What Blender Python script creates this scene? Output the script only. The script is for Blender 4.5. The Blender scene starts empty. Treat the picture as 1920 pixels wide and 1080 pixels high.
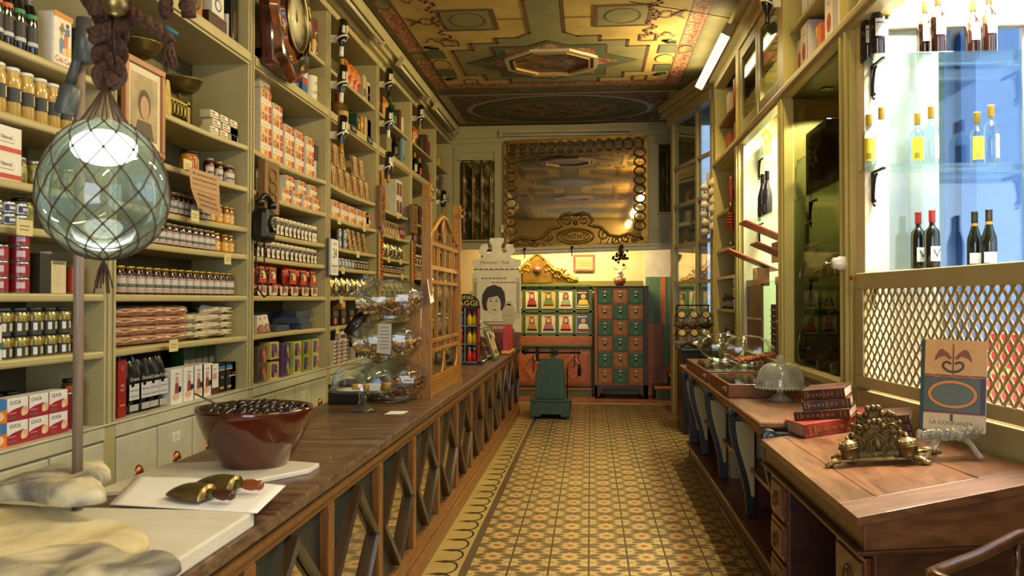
import bpy, bmesh, math, random
from mathutils import Matrix, Vector, Euler, noise
random.seed(7)
S = bpy.context.scene
COL = S.collection
PI = math.pi

# ------------------------------------------------------------------ camera
H = 1.5                                   # eye height
FPX = 1600.0                              # focal length in pixels of the 1920 frame
YAW = math.atan(147 / 1600.0 * math.cos(math.atan(22 / 1600.0)))
PIT = math.atan(22 / math.hypot(1600, 147))
cd = bpy.data.cameras.new('camera')
cd.sensor_width = 36.0
cd.lens = 36.0 * FPX / 1920.0
cd.clip_start = 0.05
cam = bpy.data.objects.new('camera', cd)
cam.location = (0, 0, H)
cam.rotation_euler = (PI / 2 + PIT, 0, YAW)
COL.objects.link(cam)
S.camera = cam
cd.dof.use_dof = True
cd.dof.focus_distance = 6.5
cd.dof.aperture_fstop = 6.3

# ------------------------------------------------------------------ view, world, lights
vs = S.view_settings
vs.view_transform = 'Standard'
vs.look = 'None'
vs.gamma = 1.0
vs.use_curve_mapping = False
vs.exposure = 0.10
S.cycles.use_denoising = True
S.cycles.max_bounces = 10
S.cycles.transparent_max_bounces = 16
S.cycles.diffuse_bounces = 4
S.cycles.glossy_bounces = 4
S.cycles.transmission_bounces = 6
S.cycles.sample_clamp_indirect = 6.0
S.cycles.caustics_reflective = False
S.cycles.caustics_refractive = False

w = bpy.data.worlds.new('sky')
S.world = w
w.use_nodes = True
bg = w.node_tree.nodes['Background']
bg.inputs[0].default_value = (0.46, 0.68, 1.0, 1)
bg.inputs[1].default_value = 1.5

WARM = (1.0, 0.765, 0.37)
def area(name, loc, rot, sx, sy, power, col, spread=180):
    l = bpy.data.lights.new(name, 'AREA')
    l.shape = 'RECTANGLE'; l.size = sx; l.size_y = sy
    l.energy = power; l.color = col; l.spread = math.radians(spread)
    o = bpy.data.objects.new(name, l)
    o.location = loc; o.rotation_euler = rot
    COL.objects.link(o)
    return o
# fluorescent tubes along the right-hand cornice (light of the tubes themselves)
for k, (y0, pw) in enumerate(((8.80, 75), (5.3, 75), (1.9, 55), (-1.6, 40))):
    area('tube_light', (1.18, y0, 3.86), (0, math.radians(58), 0), 0.10, 1.5, pw, WARM)
area('tube_light', (1.20, 8.80, 3.97), (0, math.radians(160), 0), 0.08, 1.9, 12, WARM)
# lamp strip behind the cornice over the alcove
area('alcove_light', (-0.35, 12.90, 2.52), (math.radians(28), 0, 0), 1.9, 0.12, 60, (1.0, 0.76, 0.42))
# show window and bright window lights
area('show_window_light', (1.93, 4.05, 3.62), (0, 0, 0), 0.55, 0.9, 420, (1.0, 0.93, 0.80))
area('second_window_light', (1.78, 7.05, 3.25), (0, 0, 0), 0.45, 1.1, 260, (1.0, 0.90, 0.66))
# daylight through the street door behind the camera and through the show window
area('door_daylight', (-0.25, -2.42, 1.75), (math.radians(90), 0, 0), 2.1, 2.6, 82, (0.90, 0.95, 1.0))
area('street_daylight', (2.46, 3.1, 2.1), (0, math.radians(90), 0), 1.6, 2.4, 40, (0.55, 0.75, 1.0))

# ------------------------------------------------------------------ pixel -> point on a known plane
def _ray(px, py):
    cy, sy, cp, sp = math.cos(YAW), math.sin(YAW), math.cos(PIT), math.sin(PIT)
    R = (cy, sy, 0); Fw = (-sy * cp, cy * cp, sp); U = (sy * sp, -cy * sp, cp)
    a = (px - 960) / FPX; b = (540 - py) / FPX
    return [Fw[i] + a * R[i] + b * U[i] for i in range(3)]
def P(px, py, X=None, Y=None, Z=None):
    d = _ray(px, py)
    t = X / d[0] if X is not None else (Y / d[1] if Y is not None else (Z - H) / d[2])
    return Vector((t * d[0], t * d[1], H + t * d[2]))

# ------------------------------------------------------------------ materials
def lin(c):
    if isinstance(c, str):
        c = c.lstrip('#')
        c = [int(c[i:i + 2], 16) / 255 for i in (0, 2, 4)]
    return tuple((v / 12.92 if v <= 0.04045 else ((v + 0.055) / 1.055) ** 2.4) for v in c[:3]) + (1,)
_M = {}
def mat(name, col, rough=0.55, metal=0.0, var=0.10, scale=9.0, bump=0.0, coat=0.0, stretch=None, spec=0.5):
    """principled material whose base colour drifts with a procedural noise"""
    if name in _M: return _M[name]
    m = bpy.data.materials.new(name); m.use_nodes = True
    nt = m.node_tree; N = nt.nodes; L = nt.links
    b = N['Principled BSDF']
    b.inputs['Roughness'].default_value = rough
    b.inputs['Metallic'].default_value = metal
    b.inputs['Coat Weight'].default_value = coat
    b.inputs['Specular IOR Level'].default_value = spec
    c = lin(col)
    tc = N.new('ShaderNodeTexCoord'); mp = N.new('ShaderNodeMapping')
    L.new(tc.outputs['Object'], mp.inputs[0])
    if stretch: mp.inputs['Scale'].default_value = stretch
    nz = N.new('ShaderNodeTexNoise'); nz.inputs['Scale'].default_value = scale; nz.inputs['Detail'].default_value = 4
    L.new(mp.outputs[0], nz.inputs['Vector'])
    rp = N.new('ShaderNodeValToRGB')
    rp.color_ramp.elements[0].position = 0.3; rp.color_ramp.elements[1].position = 0.7
    rp.color_ramp.elements[0].color = tuple(v * (1 - var) for v in c[:3]) + (1,)
    rp.color_ramp.elements[1].color = tuple(min(1, v * (1 + var)) for v in c[:3]) + (1,)
    L.new(nz.outputs['Fac'], rp.inputs[0]); L.new(rp.outputs[0], b.inputs['Base Color'])
    if bump:
        bp = N.new('ShaderNodeBump'); bp.inputs['Strength'].default_value = bump; bp.inputs['Distance'].default_value = 0.01
        L.new(nz.outputs['Fac'], bp.inputs['Height']); L.new(bp.outputs[0], b.inputs['Normal'])
    _M[name] = m
    return m
def two(name, c1, c2, scale=6.0, lo=0.4, hi=0.6, rough=0.5, metal=0.0, detail=6, stretch=None, bump=0.0, distort=0.0, coat=0.0, kind='noise'):
    """two colours mixed by a noise / voronoi field"""
    if name in _M: return _M[name]
    m = bpy.data.materials.new(name); m.use_nodes = True
    nt = m.node_tree; N = nt.nodes; L = nt.links; b = N['Principled BSDF']
    b.inputs['Roughness'].default_value = rough; b.inputs['Metallic'].default_value = metal; b.inputs['Coat Weight'].default_value = coat
    tc = N.new('ShaderNodeTexCoord'); mp = N.new('ShaderNodeMapping'); L.new(tc.outputs['Object'], mp.inputs[0])
    if stretch: mp.inputs['Scale'].default_value = stretch
    if kind == 'noise':
        nz = N.new('ShaderNodeTexNoise'); nz.inputs['Detail'].default_value = detail; nz.inputs['Distortion'].default_value = distort; out = nz.outputs['Fac']
    else:
        nz = N.new('ShaderNodeTexVoronoi'); out = nz.outputs['Distance']
    nz.inputs['Scale'].default_value = scale
    L.new(mp.outputs[0], nz.inputs['Vector'])
    rp = N.new('ShaderNodeValToRGB')
    rp.color_ramp.elements[0].position = lo; rp.color_ramp.elements[1].position = hi
    rp.color_ramp.elements[0].color = lin(c1); rp.color_ramp.elements[1].color = lin(c2)
    L.new(out, rp.inputs[0]); L.new(rp.outputs[0], b.inputs['Base Color'])
    if bump:
        bp = N.new('ShaderNodeBump'); bp.inputs['Strength'].default_value = bump; bp.inputs['Distance'].default_value = 0.01
        L.new(out, bp.inputs['Height']); L.new(bp.outputs[0], b.inputs['Normal'])
    _M[name] = m
    return m
def glass(name, tint=(0.93, 0.97, 0.95), gloss=1.0, rough=0.02, milk=0.0, milkcol='#cfd8cc'):
    """thin glass: tinted see-through with a fresnel reflection"""
    if name in _M: return _M[name]
    m = bpy.data.materials.new(name); m.use_nodes = True
    nt = m.node_tree; N = nt.nodes; L = nt.links
    N.remove(N['Principled BSDF']); out = N['Material Output']
    tr = N.new('ShaderNodeBsdfTransparent'); tr.inputs[0].default_value = tint + (1,)
    gl = N.new('ShaderNodeBsdfGlossy'); gl.inputs['Roughness'].default_value = rough; gl.inputs[0].default_value = (gloss, gloss, gloss, 1)
    lw = N.new('ShaderNodeLayerWeight'); lw.inputs[0].default_value = 0.24
    mx = N.new('ShaderNodeMixShader')
    mr = N.new('ShaderNodeMapRange'); mr.inputs['To Min'].default_value = 0.05; mr.inputs['To Max'].default_value = 0.6
    L.new(lw.outputs['Fresnel'], mr.inputs[0]); L.new(mr.outputs[0], mx.inputs[0])
    src = tr
    if milk:
        df = N.new('ShaderNodeBsdfDiffuse'); df.inputs[0].default_value = lin(milkcol)
        tl = N.new('ShaderNodeBsdfTranslucent'); tl.inputs[0].default_value = lin(milkcol)
        m1 = N.new('ShaderNodeMixShader'); m1.inputs[0].default_value = 0.5
        L.new(df.outputs[0], m1.inputs[1]); L.new(tl.outputs[0], m1.inputs[2])
        nz = N.new('ShaderNodeTexNoise'); nz.inputs['Scale'].default_value = 9; nz.inputs['Detail'].default_value = 5
        tc = N.new('ShaderNodeTexCoord'); L.new(tc.outputs['Object'], nz.inputs['Vector'])
        m3 = N.new('ShaderNodeMapRange'); m3.inputs['From Min'].default_value = 0.35; m3.inputs['From Max'].default_value = 0.65
        m3.inputs['To Min'].default_value = milk * 0.5; m3.inputs['To Max'].default_value = min(1, milk * 1.4)
        L.new(nz.outputs['Fac'], m3.inputs[0])
        m2 = N.new('ShaderNodeMixShader'); L.new(m3.outputs[0], m2.inputs[0])
        L.new(tr.outputs[0], m2.inputs[1]); L.new(m1.outputs[0], m2.inputs[2]); src = m2
    L.new(src.outputs[0], mx.inputs[1]); L.new(gl.outputs[0], mx.inputs[2]); L.new(mx.outputs[0], out.inputs[0])
    _M[name] = m
    return m
def emit(name, col, strength):
    if name in _M: return _M[name]
    m = bpy.data.materials.new(name); m.use_nodes = True
    b = m.node_tree.nodes['Principled BSDF']
    b.inputs['Base Color'].default_value = (0.8, 0.8, 0.8, 1)
    b.inputs['Emission Color'].default_value = tuple(col) + (1,); b.inputs['Emission Strength'].default_value = strength
    _M[name] = m
    return m
def C(hexcol, rough=0.5, metal=0.0, coat=0.0):
    return mat('print_' + hexcol.lstrip('#') + ('_%d_%d' % (rough * 10, metal * 10)), hexcol, rough, metal, 0.06, 30.0, coat=coat)
def wood(name, c1, c2, rough=0.42, scale=3.0, stretch=(9, 9, 1.0), coat=0.0, bump=0.08):
    return two(name, c1, c2, scale, 0.32, 0.68, rough, 0, 8, stretch, bump, 1.2, coat)

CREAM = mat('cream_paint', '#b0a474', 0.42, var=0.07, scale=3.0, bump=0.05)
CREAMD = mat('cream_paint_shaded', '#574e30', 0.55, var=0.10, scale=4.0)  # cream darkened so the shade behind the goods sits in the colour
CREAMW = mat('ivory_paint', '#d8cfb0', 0.45, var=0.06, scale=3.0)
PALE = two('worn_cream_drawers', '#b9b59a', '#c9c4a8', 7, 0.35, 0.6, 0.5, bump=0.05)
OAKY = wood('orange_oak_y', '#69401a', '#8e5d2a', 0.4, 3.0, (9, 1.0, 9), 0.1)
OAKZ = wood('orange_oak_z', '#69401a', '#90602c', 0.4, 3.0, (9, 9, 1.0), 0.1)
DARKY = wood('worn_counter_top', '#3c281b', '#80634a', 0.36, 3.2, (6, 0.9, 9), 0.15)
DESKY = wood('desk_wood_y', '#4c2e17', '#7a5030', 0.36, 2.6, (7, 1.1, 7), 0.15)
DESKX = wood('desk_wood_x', '#4a2c16', '#724a2c', 0.48, 2.6, (1.1, 7, 7), 0.15)
DESKD = wood('desk_wood_dark', '#2e170d', '#4a2614', 0.4, 2.6, (1.4, 8, 8), 0.1)
REDW = wood('reddish_wood', '#53270f', '#7b4320', 0.35, 3.0, (2, 8, 8), 0.2)
MAHO = wood('mahogany', '#3a170d', '#5e2717', 0.25, 3.0, (8, 8, 1.5), 0.4)
SCRW = wood('screen_pine', '#85581a', '#a87628', 0.38, 3.0, (9, 9, 1.2), 0.2)
GREENP = mat('bottle_green_panel', '#1f2a26', 0.4, var=0.15, scale=2)
BLACKP = mat('black_paint', '#0e1210', 0.35, var=0.2)
GOLD = mat('gilding', '#8d6a24', 0.38, 0.75, 0.3, 12, bump=0.2)
BRASS = mat('brass', '#87774a', 0.33, 0.9, 0.25, 10)
OLDBRASS = mat('old_bronze', '#66542e', 0.42, 0.6, 0.35, 40, bump=0.3)
COPPER = mat('copper', '#a8623c', 0.3, 0.85, 0.2, 20)
IRON = mat('dark_iron', '#1a1512', 0.5, 0.6, 0.3, 30)
STEEL = mat('steel', '#b9bab8', 0.25, 0.9, 0.1)
WHITE = mat('white_paper', '#e4e2da', 0.6, var=0.04)
MIRROR = mat('mirror_silver', '#b9a685', 0.03, 1.0, 0.05, 3)
MIRRORC = mat('counter_mirror', '#c9c2a8', 0.05, 1.0, 0.05, 3)
GL = glass('clear_glass')
GLB = glass('pane_glass', (0.92, 0.96, 0.96))
GLG = glass('glass_shelf', (0.86, 0.95, 0.91), rough=0.03)
DKB = mat('dark_bottle_glass', '#0c0f0a', 0.12, 0.0, 0.2, coat=0.6)
# ------------------------------------------------------------------ mesh builder
_FONT = {}
def _text_mesh(s):
    if s in _FONT: return _FONT[s]
    cu = bpy.data.curves.new('lettering', 'FONT'); cu.body = s; cu.size = 1.0; cu.align_x = 'CENTER'; cu.align_y = 'CENTER'; cu.resolution_u = 2
    o = bpy.data.objects.new('lettering', cu); COL.objects.link(o)
    dg = bpy.context.evaluated_depsgraph_get(); dg.update()
    me = bpy.data.meshes.new_from_object(o.evaluated_get(dg))
    r = ([tuple(v.co) for v in me.vertices], [tuple(p.vertices) for p in me.polygons])
    bpy.data.objects.remove(o); bpy.data.curves.remove(cu); bpy.data.meshes.remove(me)
    _FONT[s] = r
    return r
T = Matrix.Translation
def RX(a): return Matrix.Rotation(math.radians(a), 4, 'X')
def RY(a): return Matrix.Rotation(math.radians(a), 4, 'Y')
def RZ(a): return Matrix.Rotation(math.radians(a), 4, 'Z')
class MB:
    def __init__(s):
        s.v = []; s.f = []; s.mi = []; s.sm = []; s.mats = []; s.M = Matrix(); s.warp = None
    def slot(s, m):
        if m not in s.mats: s.mats.append(m)
        return s.mats.index(m)
    def add(s, vs_, fs, m, smooth=False):
        k = len(s.v); i = s.slot(m)
        for p in vs_: s.v.append(tuple(s.M @ Vector(s.warp(p) if s.warp else p)))
        for f in fs:
            s.f.append(tuple(k + a for a in f)); s.mi.append(i); s.sm.append(smooth)
    def box(s, x0, y0, z0, x1, y1, z1, m):
        s.add([(x0,y0,z0),(x1,y0,z0),(x1,y1,z0),(x0,y1,z0),(x0,y0,z1),(x1,y0,z1),(x1,y1,z1),(x0,y1,z1)],
              [(3,2,1,0),(4,5,6,7),(0,1,5,4),(1,2,6,5),(2,3,7,6),(3,0,4,7)], m)
    def cbox(s, cx, cy, cz, sx, sy, sz, m):
        s.box(cx-sx/2, cy-sy/2, cz-sz/2, cx+sx/2, cy+sy/2, cz+sz/2, m)
    def quad(s, a, b, c, d, m): s.add([a, b, c, d], [(0, 1, 2, 3)], m)
    def lathe(s, prof, m, n=16, M=None, smooth=True, squash=1.0):
        M = M or Matrix(); vs_ = []; fs = []
        for r, z in prof:
            for k in range(n):
                a = 2 * PI * k / n
                vs_.append(M @ Vector((r * math.cos(a), r * math.sin(a) * squash, z)))
        for j in range(len(prof) - 1):
            for k in range(n):
                fs.append((j*n+k, j*n+(k+1) % n, (j+1)*n+(k+1) % n, (j+1)*n+k))
        if prof[0][0] > 1e-6: fs.append(tuple(reversed(range(n))))
        if prof[-1][0] > 1e-6: fs.append(tuple((len(prof)-1)*n+k for k in range(n)))
        s.add(vs_, fs, m, smooth)
    def shell(s, prof, m, n=24, M=None, squash=1.0):
        M = M or Matrix(); vs_ = []; fs = []
        for r, z in prof:
            for k in range(n):
                a = 2 * PI * k / n
                vs_.append(M @ Vector((r * math.cos(a), r * math.sin(a) * squash, z)))
        for j in range(len(prof) - 1):
            for k in range(n):
                fs.append((j*n+k, j*n+(k+1) % n, (j+1)*n+(k+1) % n, (j+1)*n+k))
        s.add(vs_, fs, m, True)
    def tube(s, pts, r, m, n=8, closed=False, radii=None):
        pts = [Vector(p) for p in pts]; vs_ = []; fs = []; N = len(pts); prev = None
        for i, p in enumerate(pts):
            a = pts[i-1] if (i > 0 or closed) else p
            b = pts[(i+1) % N] if (i < N-1 or closed) else p
            t = (b - a).normalized() if (b - a).length > 1e-9 else Vector((0, 0, 1))
            if prev is None:
                prev = t.orthogonal().normalized()
            u = (prev - t * prev.dot(t))
            u = u.normalized() if u.length > 1e-6 else t.orthogonal().normalized()
            prev = u; w_ = t.cross(u); rr = radii[i] if radii else r
            for k in range(n):
                q = 2 * PI * k / n
                vs_.append(p + (u * math.cos(q) + w_ * math.sin(q)) * rr)
        for i in range(N if closed else N - 1):
            for k in range(n):
                j = (i + 1) % N
                fs.append((i*n+k, i*n+(k+1) % n, j*n+(k+1) % n, j*n+k))
        if not closed:
            fs.append(tuple(reversed(range(n)))); fs.append(tuple((N-1)*n+k for k in range(n)))
        s.add(vs_, fs, m, True)
    def ball(s, c, r, m, n=12, sc=(1, 1, 1)):
        c = Vector(c); k = max(4, n // 2)
        prof = [(max(1e-7, r * math.sin(PI * i / k)) , -r * math.cos(PI * i / k)) for i in range(k + 1)]
        s.lathe(prof, m, n, T(c) @ Matrix.Diagonal((sc[0], sc[1], sc[2], 1)))
    def prism(s, poly, d0, d1, m, M=None, smooth=False):
        """polygon in local XZ extruded along Y from d0 to d1"""
        M = M or Matrix(); n = len(poly)
        vs_ = [M @ Vector((x, d0, z)) for x, z in poly] + [M @ Vector((x, d1, z)) for x, z in poly]
        fs = [tuple(range(n)), tuple(reversed(range(n, 2*n)))] + [(k, n+k, n+(k+1) % n, (k+1) % n) for k in range(n)]
        s.add(vs_, fs, m, smooth)
    def decal(s, x0, z0, x1, z1, y, m):
        s.add([(x0, y, z0), (x1, y, z0), (x1, y, z1), (x0, y, z1)], [(0, 1, 2, 3)], m)
    def poly(s, pts, m): s.add(pts, [tuple(range(len(pts)))], m)
    def text(s, t, x, y, z, size, m, M=None, sx=1.0):
        """lettering standing in the XZ plane, read from -Y"""
        v, f = _text_mesh(t); M = M or Matrix()
        s.add([M @ Vector((x + a * size * sx, y, z + b * size)) for a, b, c in v], f, m)
    def build(s, name, parent=None, loc=(0, 0, 0), rz=0.0, bevel=0, sub=0, rot=None):
        me = bpy.data.meshes.new(name); me.from_pydata(s.v, [], s.f); me.validate(clean_customdata=False)
        for m in s.mats: me.materials.append(m)
        if len(me.polygons) == len(s.mi):
            me.polygons.foreach_set('material_index', s.mi); me.polygons.foreach_set('use_smooth', s.sm)
        me.update()
        bm = bmesh.new(); bm.from_mesh(me); bmesh.ops.recalc_face_normals(bm, faces=bm.faces) if not s.__dict__.get('keep') else None
        bm.to_mesh(me); bm.free()
        o = bpy.data.objects.new(name, me); COL.objects.link(o)
        o.location = loc; o.rotation_euler = rot or (0, 0, math.radians(rz))
        if parent: o.parent = parent
        if bevel:
            b = o.modifiers.new('edge', 'BEVEL'); b.width = bevel; b.segments = 2; b.limit_method = 'ANGLE'; b.angle_limit = math.radians(50)
        if sub:
            b = o.modifiers.new('smooth', 'SUBSURF'); b.levels = sub; b.render_levels = sub
        return o
def thing(name, loc=(0, 0, 0), rz=0.0, rot=None):
    o = bpy.data.objects.new(name, None); COL.objects.link(o)
    o.location = loc; o.rotation_euler = rot or (0, 0, math.radians(rz)); o.empty_display_size = 0.05
    return o
def tag(o, label, cat, group=None, kind=None):
    o['label'] = label; o['category'] = cat
    if group: o['group'] = group
    if kind: o['kind'] = kind
    return o
def struct(o):
    o['kind'] = 'structure'; return o
_KIDS = {}
def kids(o):
    return [c for c in COL.objects if c.parent == o]
def dup(root, loc, rz=0.0, label=None, group=None, rot=None, scale=None):
    """copy of a thing with copies of its parts and sub-parts"""
    if root.name not in _KIDS:
        _KIDS[root.name] = [(c, kids(c)) for c in kids(root)]
    r = root.copy(); COL.objects.link(r); r.location = loc; r.rotation_euler = rot or (0, 0, math.radians(rz))
    if scale: r.scale = scale
    if label: r['label'] = label
    if group: r['group'] = group
    for c, gs in _KIDS[root.name]:
        a = c.copy(); COL.objects.link(a); a.parent = r
        for g in gs:
            b = g.copy(); COL.objects.link(b); b.parent = a
    return r
ORD = ['first', 'second', 'third', 'fourth', 'fifth', 'sixth', 'seventh', 'eighth', 'ninth', 'tenth', 'eleventh', 'twelfth',
       'thirteenth', 'fourteenth', 'fifteenth', 'sixteenth', 'seventeenth', 'eighteenth', 'nineteenth', 'twentieth']
class Kind:
    """first call places the prototype, later calls place copies of it"""
    def __init__(s, maker, cat): s.maker = maker; s.cat = cat; s.o = None
    def put(s, loc, rz, label, group=None, rot=None, scale=None):
        if s.o is None:
            s.o = s.maker(); s.o.location = loc; s.o.rotation_euler = rot or (0, 0, math.radians(rz))
            if scale: s.o.scale = scale
            tag(s.o, label, s.cat, group)
            return s.o
        o = dup(s.o, loc, rz, label, group, rot, scale)
        if not scale: o.scale = (1, 1, 1)
        if not group and 'group' in o: del o['group']
        return o
# ------------------------------------------------------------------ floor
class X_:
    """tiny expression helper over math nodes"""
    def __init__(s, nt, v): s.nt = nt; s.v = v
    def _op(s, op, o=None, o2=None):
        n = s.nt.nodes.new('ShaderNodeMath'); n.operation = op
        for i, q in enumerate((s, o, o2)):
            if q is None: continue
            if isinstance(q, X_):
                if isinstance(q.v, (int, float)): n.inputs[i].default_value = q.v
                else: s.nt.links.new(q.v, n.inputs[i])
            else: n.inputs[i].default_value = q
        return X_(s.nt, n.outputs[0])
    def __add__(s, o): return s._op('ADD', o)
    def __sub__(s, o): return s._op('SUBTRACT', o)
    def __mul__(s, o): return s._op('MULTIPLY', o)
    def __truediv__(s, o): return s._op('DIVIDE', o)
    def fract(s): return s._op('FRACT')
    def abs(s): return s._op('ABSOLUTE')
    def sqrt(s): return s._op('SQRT')
    def cos(s): return s._op('COSINE')
    def max(s, o): return s._op('MAXIMUM', o)
    def min(s, o): return s._op('MINIMUM', o)
    def atan2(s, o): return s._op('ARCTAN2', o)
    def lt(s, o): return s._op('LESS_THAN', o)
    def gt(s, o): return s._op('GREATER_THAN', o)
def floor_material():
    m = bpy.data.materials.new('cement_tile_floor'); m.use_nodes = True
    nt = m.node_tree; N = nt.nodes; L = nt.links; b = N['Principled BSDF']
    tc = N.new('ShaderNodeTexCoord'); sp = N.new('ShaderNodeSeparateXYZ'); L.new(tc.outputs['Object'], sp.inputs[0])
    x = X_(nt, sp.outputs[0]); y = X_(nt, sp.outputs[1])
    t = 0.2235
    y2 = y - x * 0.066
    u = ((x + 0.682) / t + 20.0).fract(); v = ((y2 - 4.798 + t / 2) / t + 60.0).fract()
    du = u - 0.5; dv = v - 0.5
    def flower(cx, cy, sx, sy):
        a = (u - cx) * sx; c = (v - cy) * sy
        r = (a * a + c * c).sqrt(); th = a.atan2(c)
        return r.lt(((th * 2.0 + PI / 2).cos().abs()) * 0.20 + 0.095)
    def petals(*cs):
        o = None
        for cx, cy in cs:
            f = flower(cx, cy, 0.75, 1.0)
            o = f if o is None else o.max(f)
        return o
    pet = petals((0.5, 0.0), (0.5, 1.0), (0.0, 0.5), (1.0, 0.5))
    red = ((du * du) / 0.0085 + (dv * dv) / 0.0085).lt(1.0)
    bars = (u.min(u * -1.0 + 1.0).lt(0.13)) * (v.min(v * -1.0 + 1.0).lt(0.028))
    lineu = u.min(u * -1.0 + 1.0).lt(0.026); linev = v.min(v * -1.0 + 1.0).lt(0.010)
    def mix(fac, a, c):
        n = N.new('ShaderNodeMix'); n.data_type = 'RGBA'
        if isinstance(fac, X_): L.new(fac.v, n.inputs[0])
        else: n.inputs[0].default_value = fac
        for k, q in ((6, a), (7, c)):
            if isinstance(q, str): n.inputs[k].default_value = lin(q)
            else: L.new(q, n.inputs[k])
        return n.outputs[2]
    c = mix(pet, '#b3985c', '#6a5638')
    c = mix(red, c, '#a04a26')
    c = mix(bars.max(linev), c, '#5f4d33')
    c = mix(lineu, c, '#4c3c26')
    # border along the counter: scalloped line with little spades
    bx = (x + 0.90) / 0.18                      # 0 at the counter, 1 at the dark band
    bv = ((y2 - 4.798 + t / 2) / t + 60.0).fract()
    bv2 = bv - 0.5
    arc = ((bx - 0.55) * (bx - 0.55) * 2.4 + bv2 * bv2).sqrt()
    ring = (arc - 0.46).abs().lt(0.055) * bx.gt(0.52)
    bw = bv.min(bv * -1.0 + 1.0)
    blob = (((bx - 0.40) * (bx - 0.40)) * 1.1 + (bw * bw) * 2.0).sqrt().lt(0.17).max((((bx - 0.24) * (bx - 0.24)) + (bw * bw) * 4.0).sqrt().lt(0.13))
    stem_ = bw.lt(0.03) * bx.gt(0.04) * bx.lt(0.60)
    bord = mix(ring.max(blob).max(stem_), '#ae9658', '#35281c')
    isb = x.lt(-0.722)
    band = (x + 0.702).abs().lt(0.021)
    c = mix(isb, c, bord)
    c = mix(band, c, '#5a4a33')
    nz = N.new('ShaderNodeTexNoise'); nz.inputs['Scale'].default_value = 2.2; nz.inputs['Detail'].default_value = 6; L.new(tc.outputs['Object'], nz.inputs['Vector'])
    mr = N.new('ShaderNodeMapRange'); mr.inputs['From Min'].default_value = 0.3; mr.inputs['From Max'].default_value = 0.7; mr.inputs['To Min'].default_value = 0.78; mr.inputs['To Max'].default_value = 1.08
    L.new(nz.outputs['Fac'], mr.inputs[0])
    mu = N.new('ShaderNodeMix'); mu.data_type = 'RGBA'; mu.blend_type = 'MULTIPLY'; mu.inputs[0].default_value = 1
    L.new(c, mu.inputs[6]); L.new(mr.outputs[0], mu.inputs[7]); L.new(mu.outputs[2], b.inputs['Base Color'])
    b.inputs['Roughness'].default_value = 0.33
    return m
mb = MB(); mb.box(-2.6, -2.6, -0.1, 3.2, 12.38, 0.0, floor_material()); struct(mb.build('floor'))
mb = MB()
TERRA = two('terracotta_tile', '#6b3a22', '#8a5030', 5, 0.35, 0.65, 0.35); GROUT = mat('grout', '#7d6a50', 0.8)
mb.box(-2.6, 12.38, -0.1, 1.9, 14.4, -0.006, GROUT)
for i in range(16):
    for j in range(7):
        mb.box(-2.6 + i*0.28 + .006, 12.44 + j*0.28 + .006, -0.006, -2.6 + (i+1)*0.28, 12.44 + (j+1)*0.28, 0.0, TERRA)
mb.box(-1.2, 12.38, -0.006, 1.9, 12.44, 0.006, mat('threshold_stone', '#a89a80', 0.5))
struct(mb.build('floor_2'))

# ------------------------------------------------------------------ walls
WALLP = mat('old_plaster', '#bcae82', 0.7, var=0.08, scale=2)
def wallbox(name, a, b, m):
    q = MB(); q.box(*a, *b, m); return struct(q.build(name))
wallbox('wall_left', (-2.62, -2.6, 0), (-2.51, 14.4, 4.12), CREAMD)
wallbox('wall_front', (-2.6, -2.62, 0), (-1.35, -2.5, 4.12), WALLP)
wallbox('wall_front_side', (0.85, -2.62, 0), (1.95, -2.5, 4.12), WALLP)
wallbox('wall_front_top', (-1.35, -2.62, 3.1), (0.85, -2.5, 4.12), WALLP)

# ------------------------------------------------------------------ ceiling with painted panels (paint lies on the ceiling)
ZC = 4.12
CE_G = two('ceiling_olive', '#55522f', '#69633a', 4, 0.35, 0.65, 0.75)
CE_Y = two('ceiling_ochre', '#a8924e', '#bfa65e', 3, 0.35, 0.65, 0.75)
CE_R = two('ceiling_red_scroll', '#8a3a28', '#b09a70', 15, 0.50, 0.545, 0.7, detail=1, distort=2.5)
CE_L = mat('ceiling_brown_line', '#5f4026', 0.7)
CE_B = two('ceiling_grey_green', '#747349', '#868052', 4, 0.35, 0.65, 0.75)
CE_D = mat('ceiling_dark_green', '#565f44', 0.7)
CE_P = mat('ceiling_pink_ribbon', '#96644a', 0.7)
CE_PICT = two('ceiling_painting', '#2b1c12', '#8a6636', 5, 0.40, 0.72, 0.6, detail=8, distort=1.0)
CE_GILT = mat('ceiling_gilt', '#a07a35', 0.4, 0.4)
mb = MB(); mb.box(-2.6, -2.6, ZC, 3.0, 13.0, ZC + 0.12, CE_G)
CXM = -0.42
def crect(x0, y0, x1, y1, z, m): mb.add([(x0, y0, z), (x0, y1, z), (x1, y1, z), (x1, y0, z)], [(0, 1, 2, 3)], m)
def cframe(x0, y0, x1, y1, w_, z, m):
    crect(x0, y0, x1, y0 + w_, z, m); crect(x0, y1 - w_, x1, y1, z, m); crect(x0, y0 + w_, x0 + w_, y1 - w_, z, m); crect(x1 - w_, y0 + w_, x1, y1 - w_, z, m)
def cell(cx, cy, rx, ry, z, m, n=28, rot=0.0):
    mb.add([(cx + rx * math.cos(2*PI*k/n + rot), cy + ry * math.sin(2*PI*k/n + rot), z) for k in range(n)], [tuple(reversed(range(n)))], m)
def cring(cx, cy, rx, ry, w_, z, m, n=32, rot=0.0):
    vs_ = []
    for k in range(n):
        a = 2*PI*k/n + rot
        vs_ += [(cx + rx*math.cos(a), cy + ry*math.sin(a), z), (cx + (rx-w_)*math.cos(a), cy + (ry-w_)*math.sin(a), z)]
    mb.add(vs_, [(2*k, 2*((k+1) % n), 2*((k+1) % n)+1, 2*k+1) for k in range(n)], m)
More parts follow.
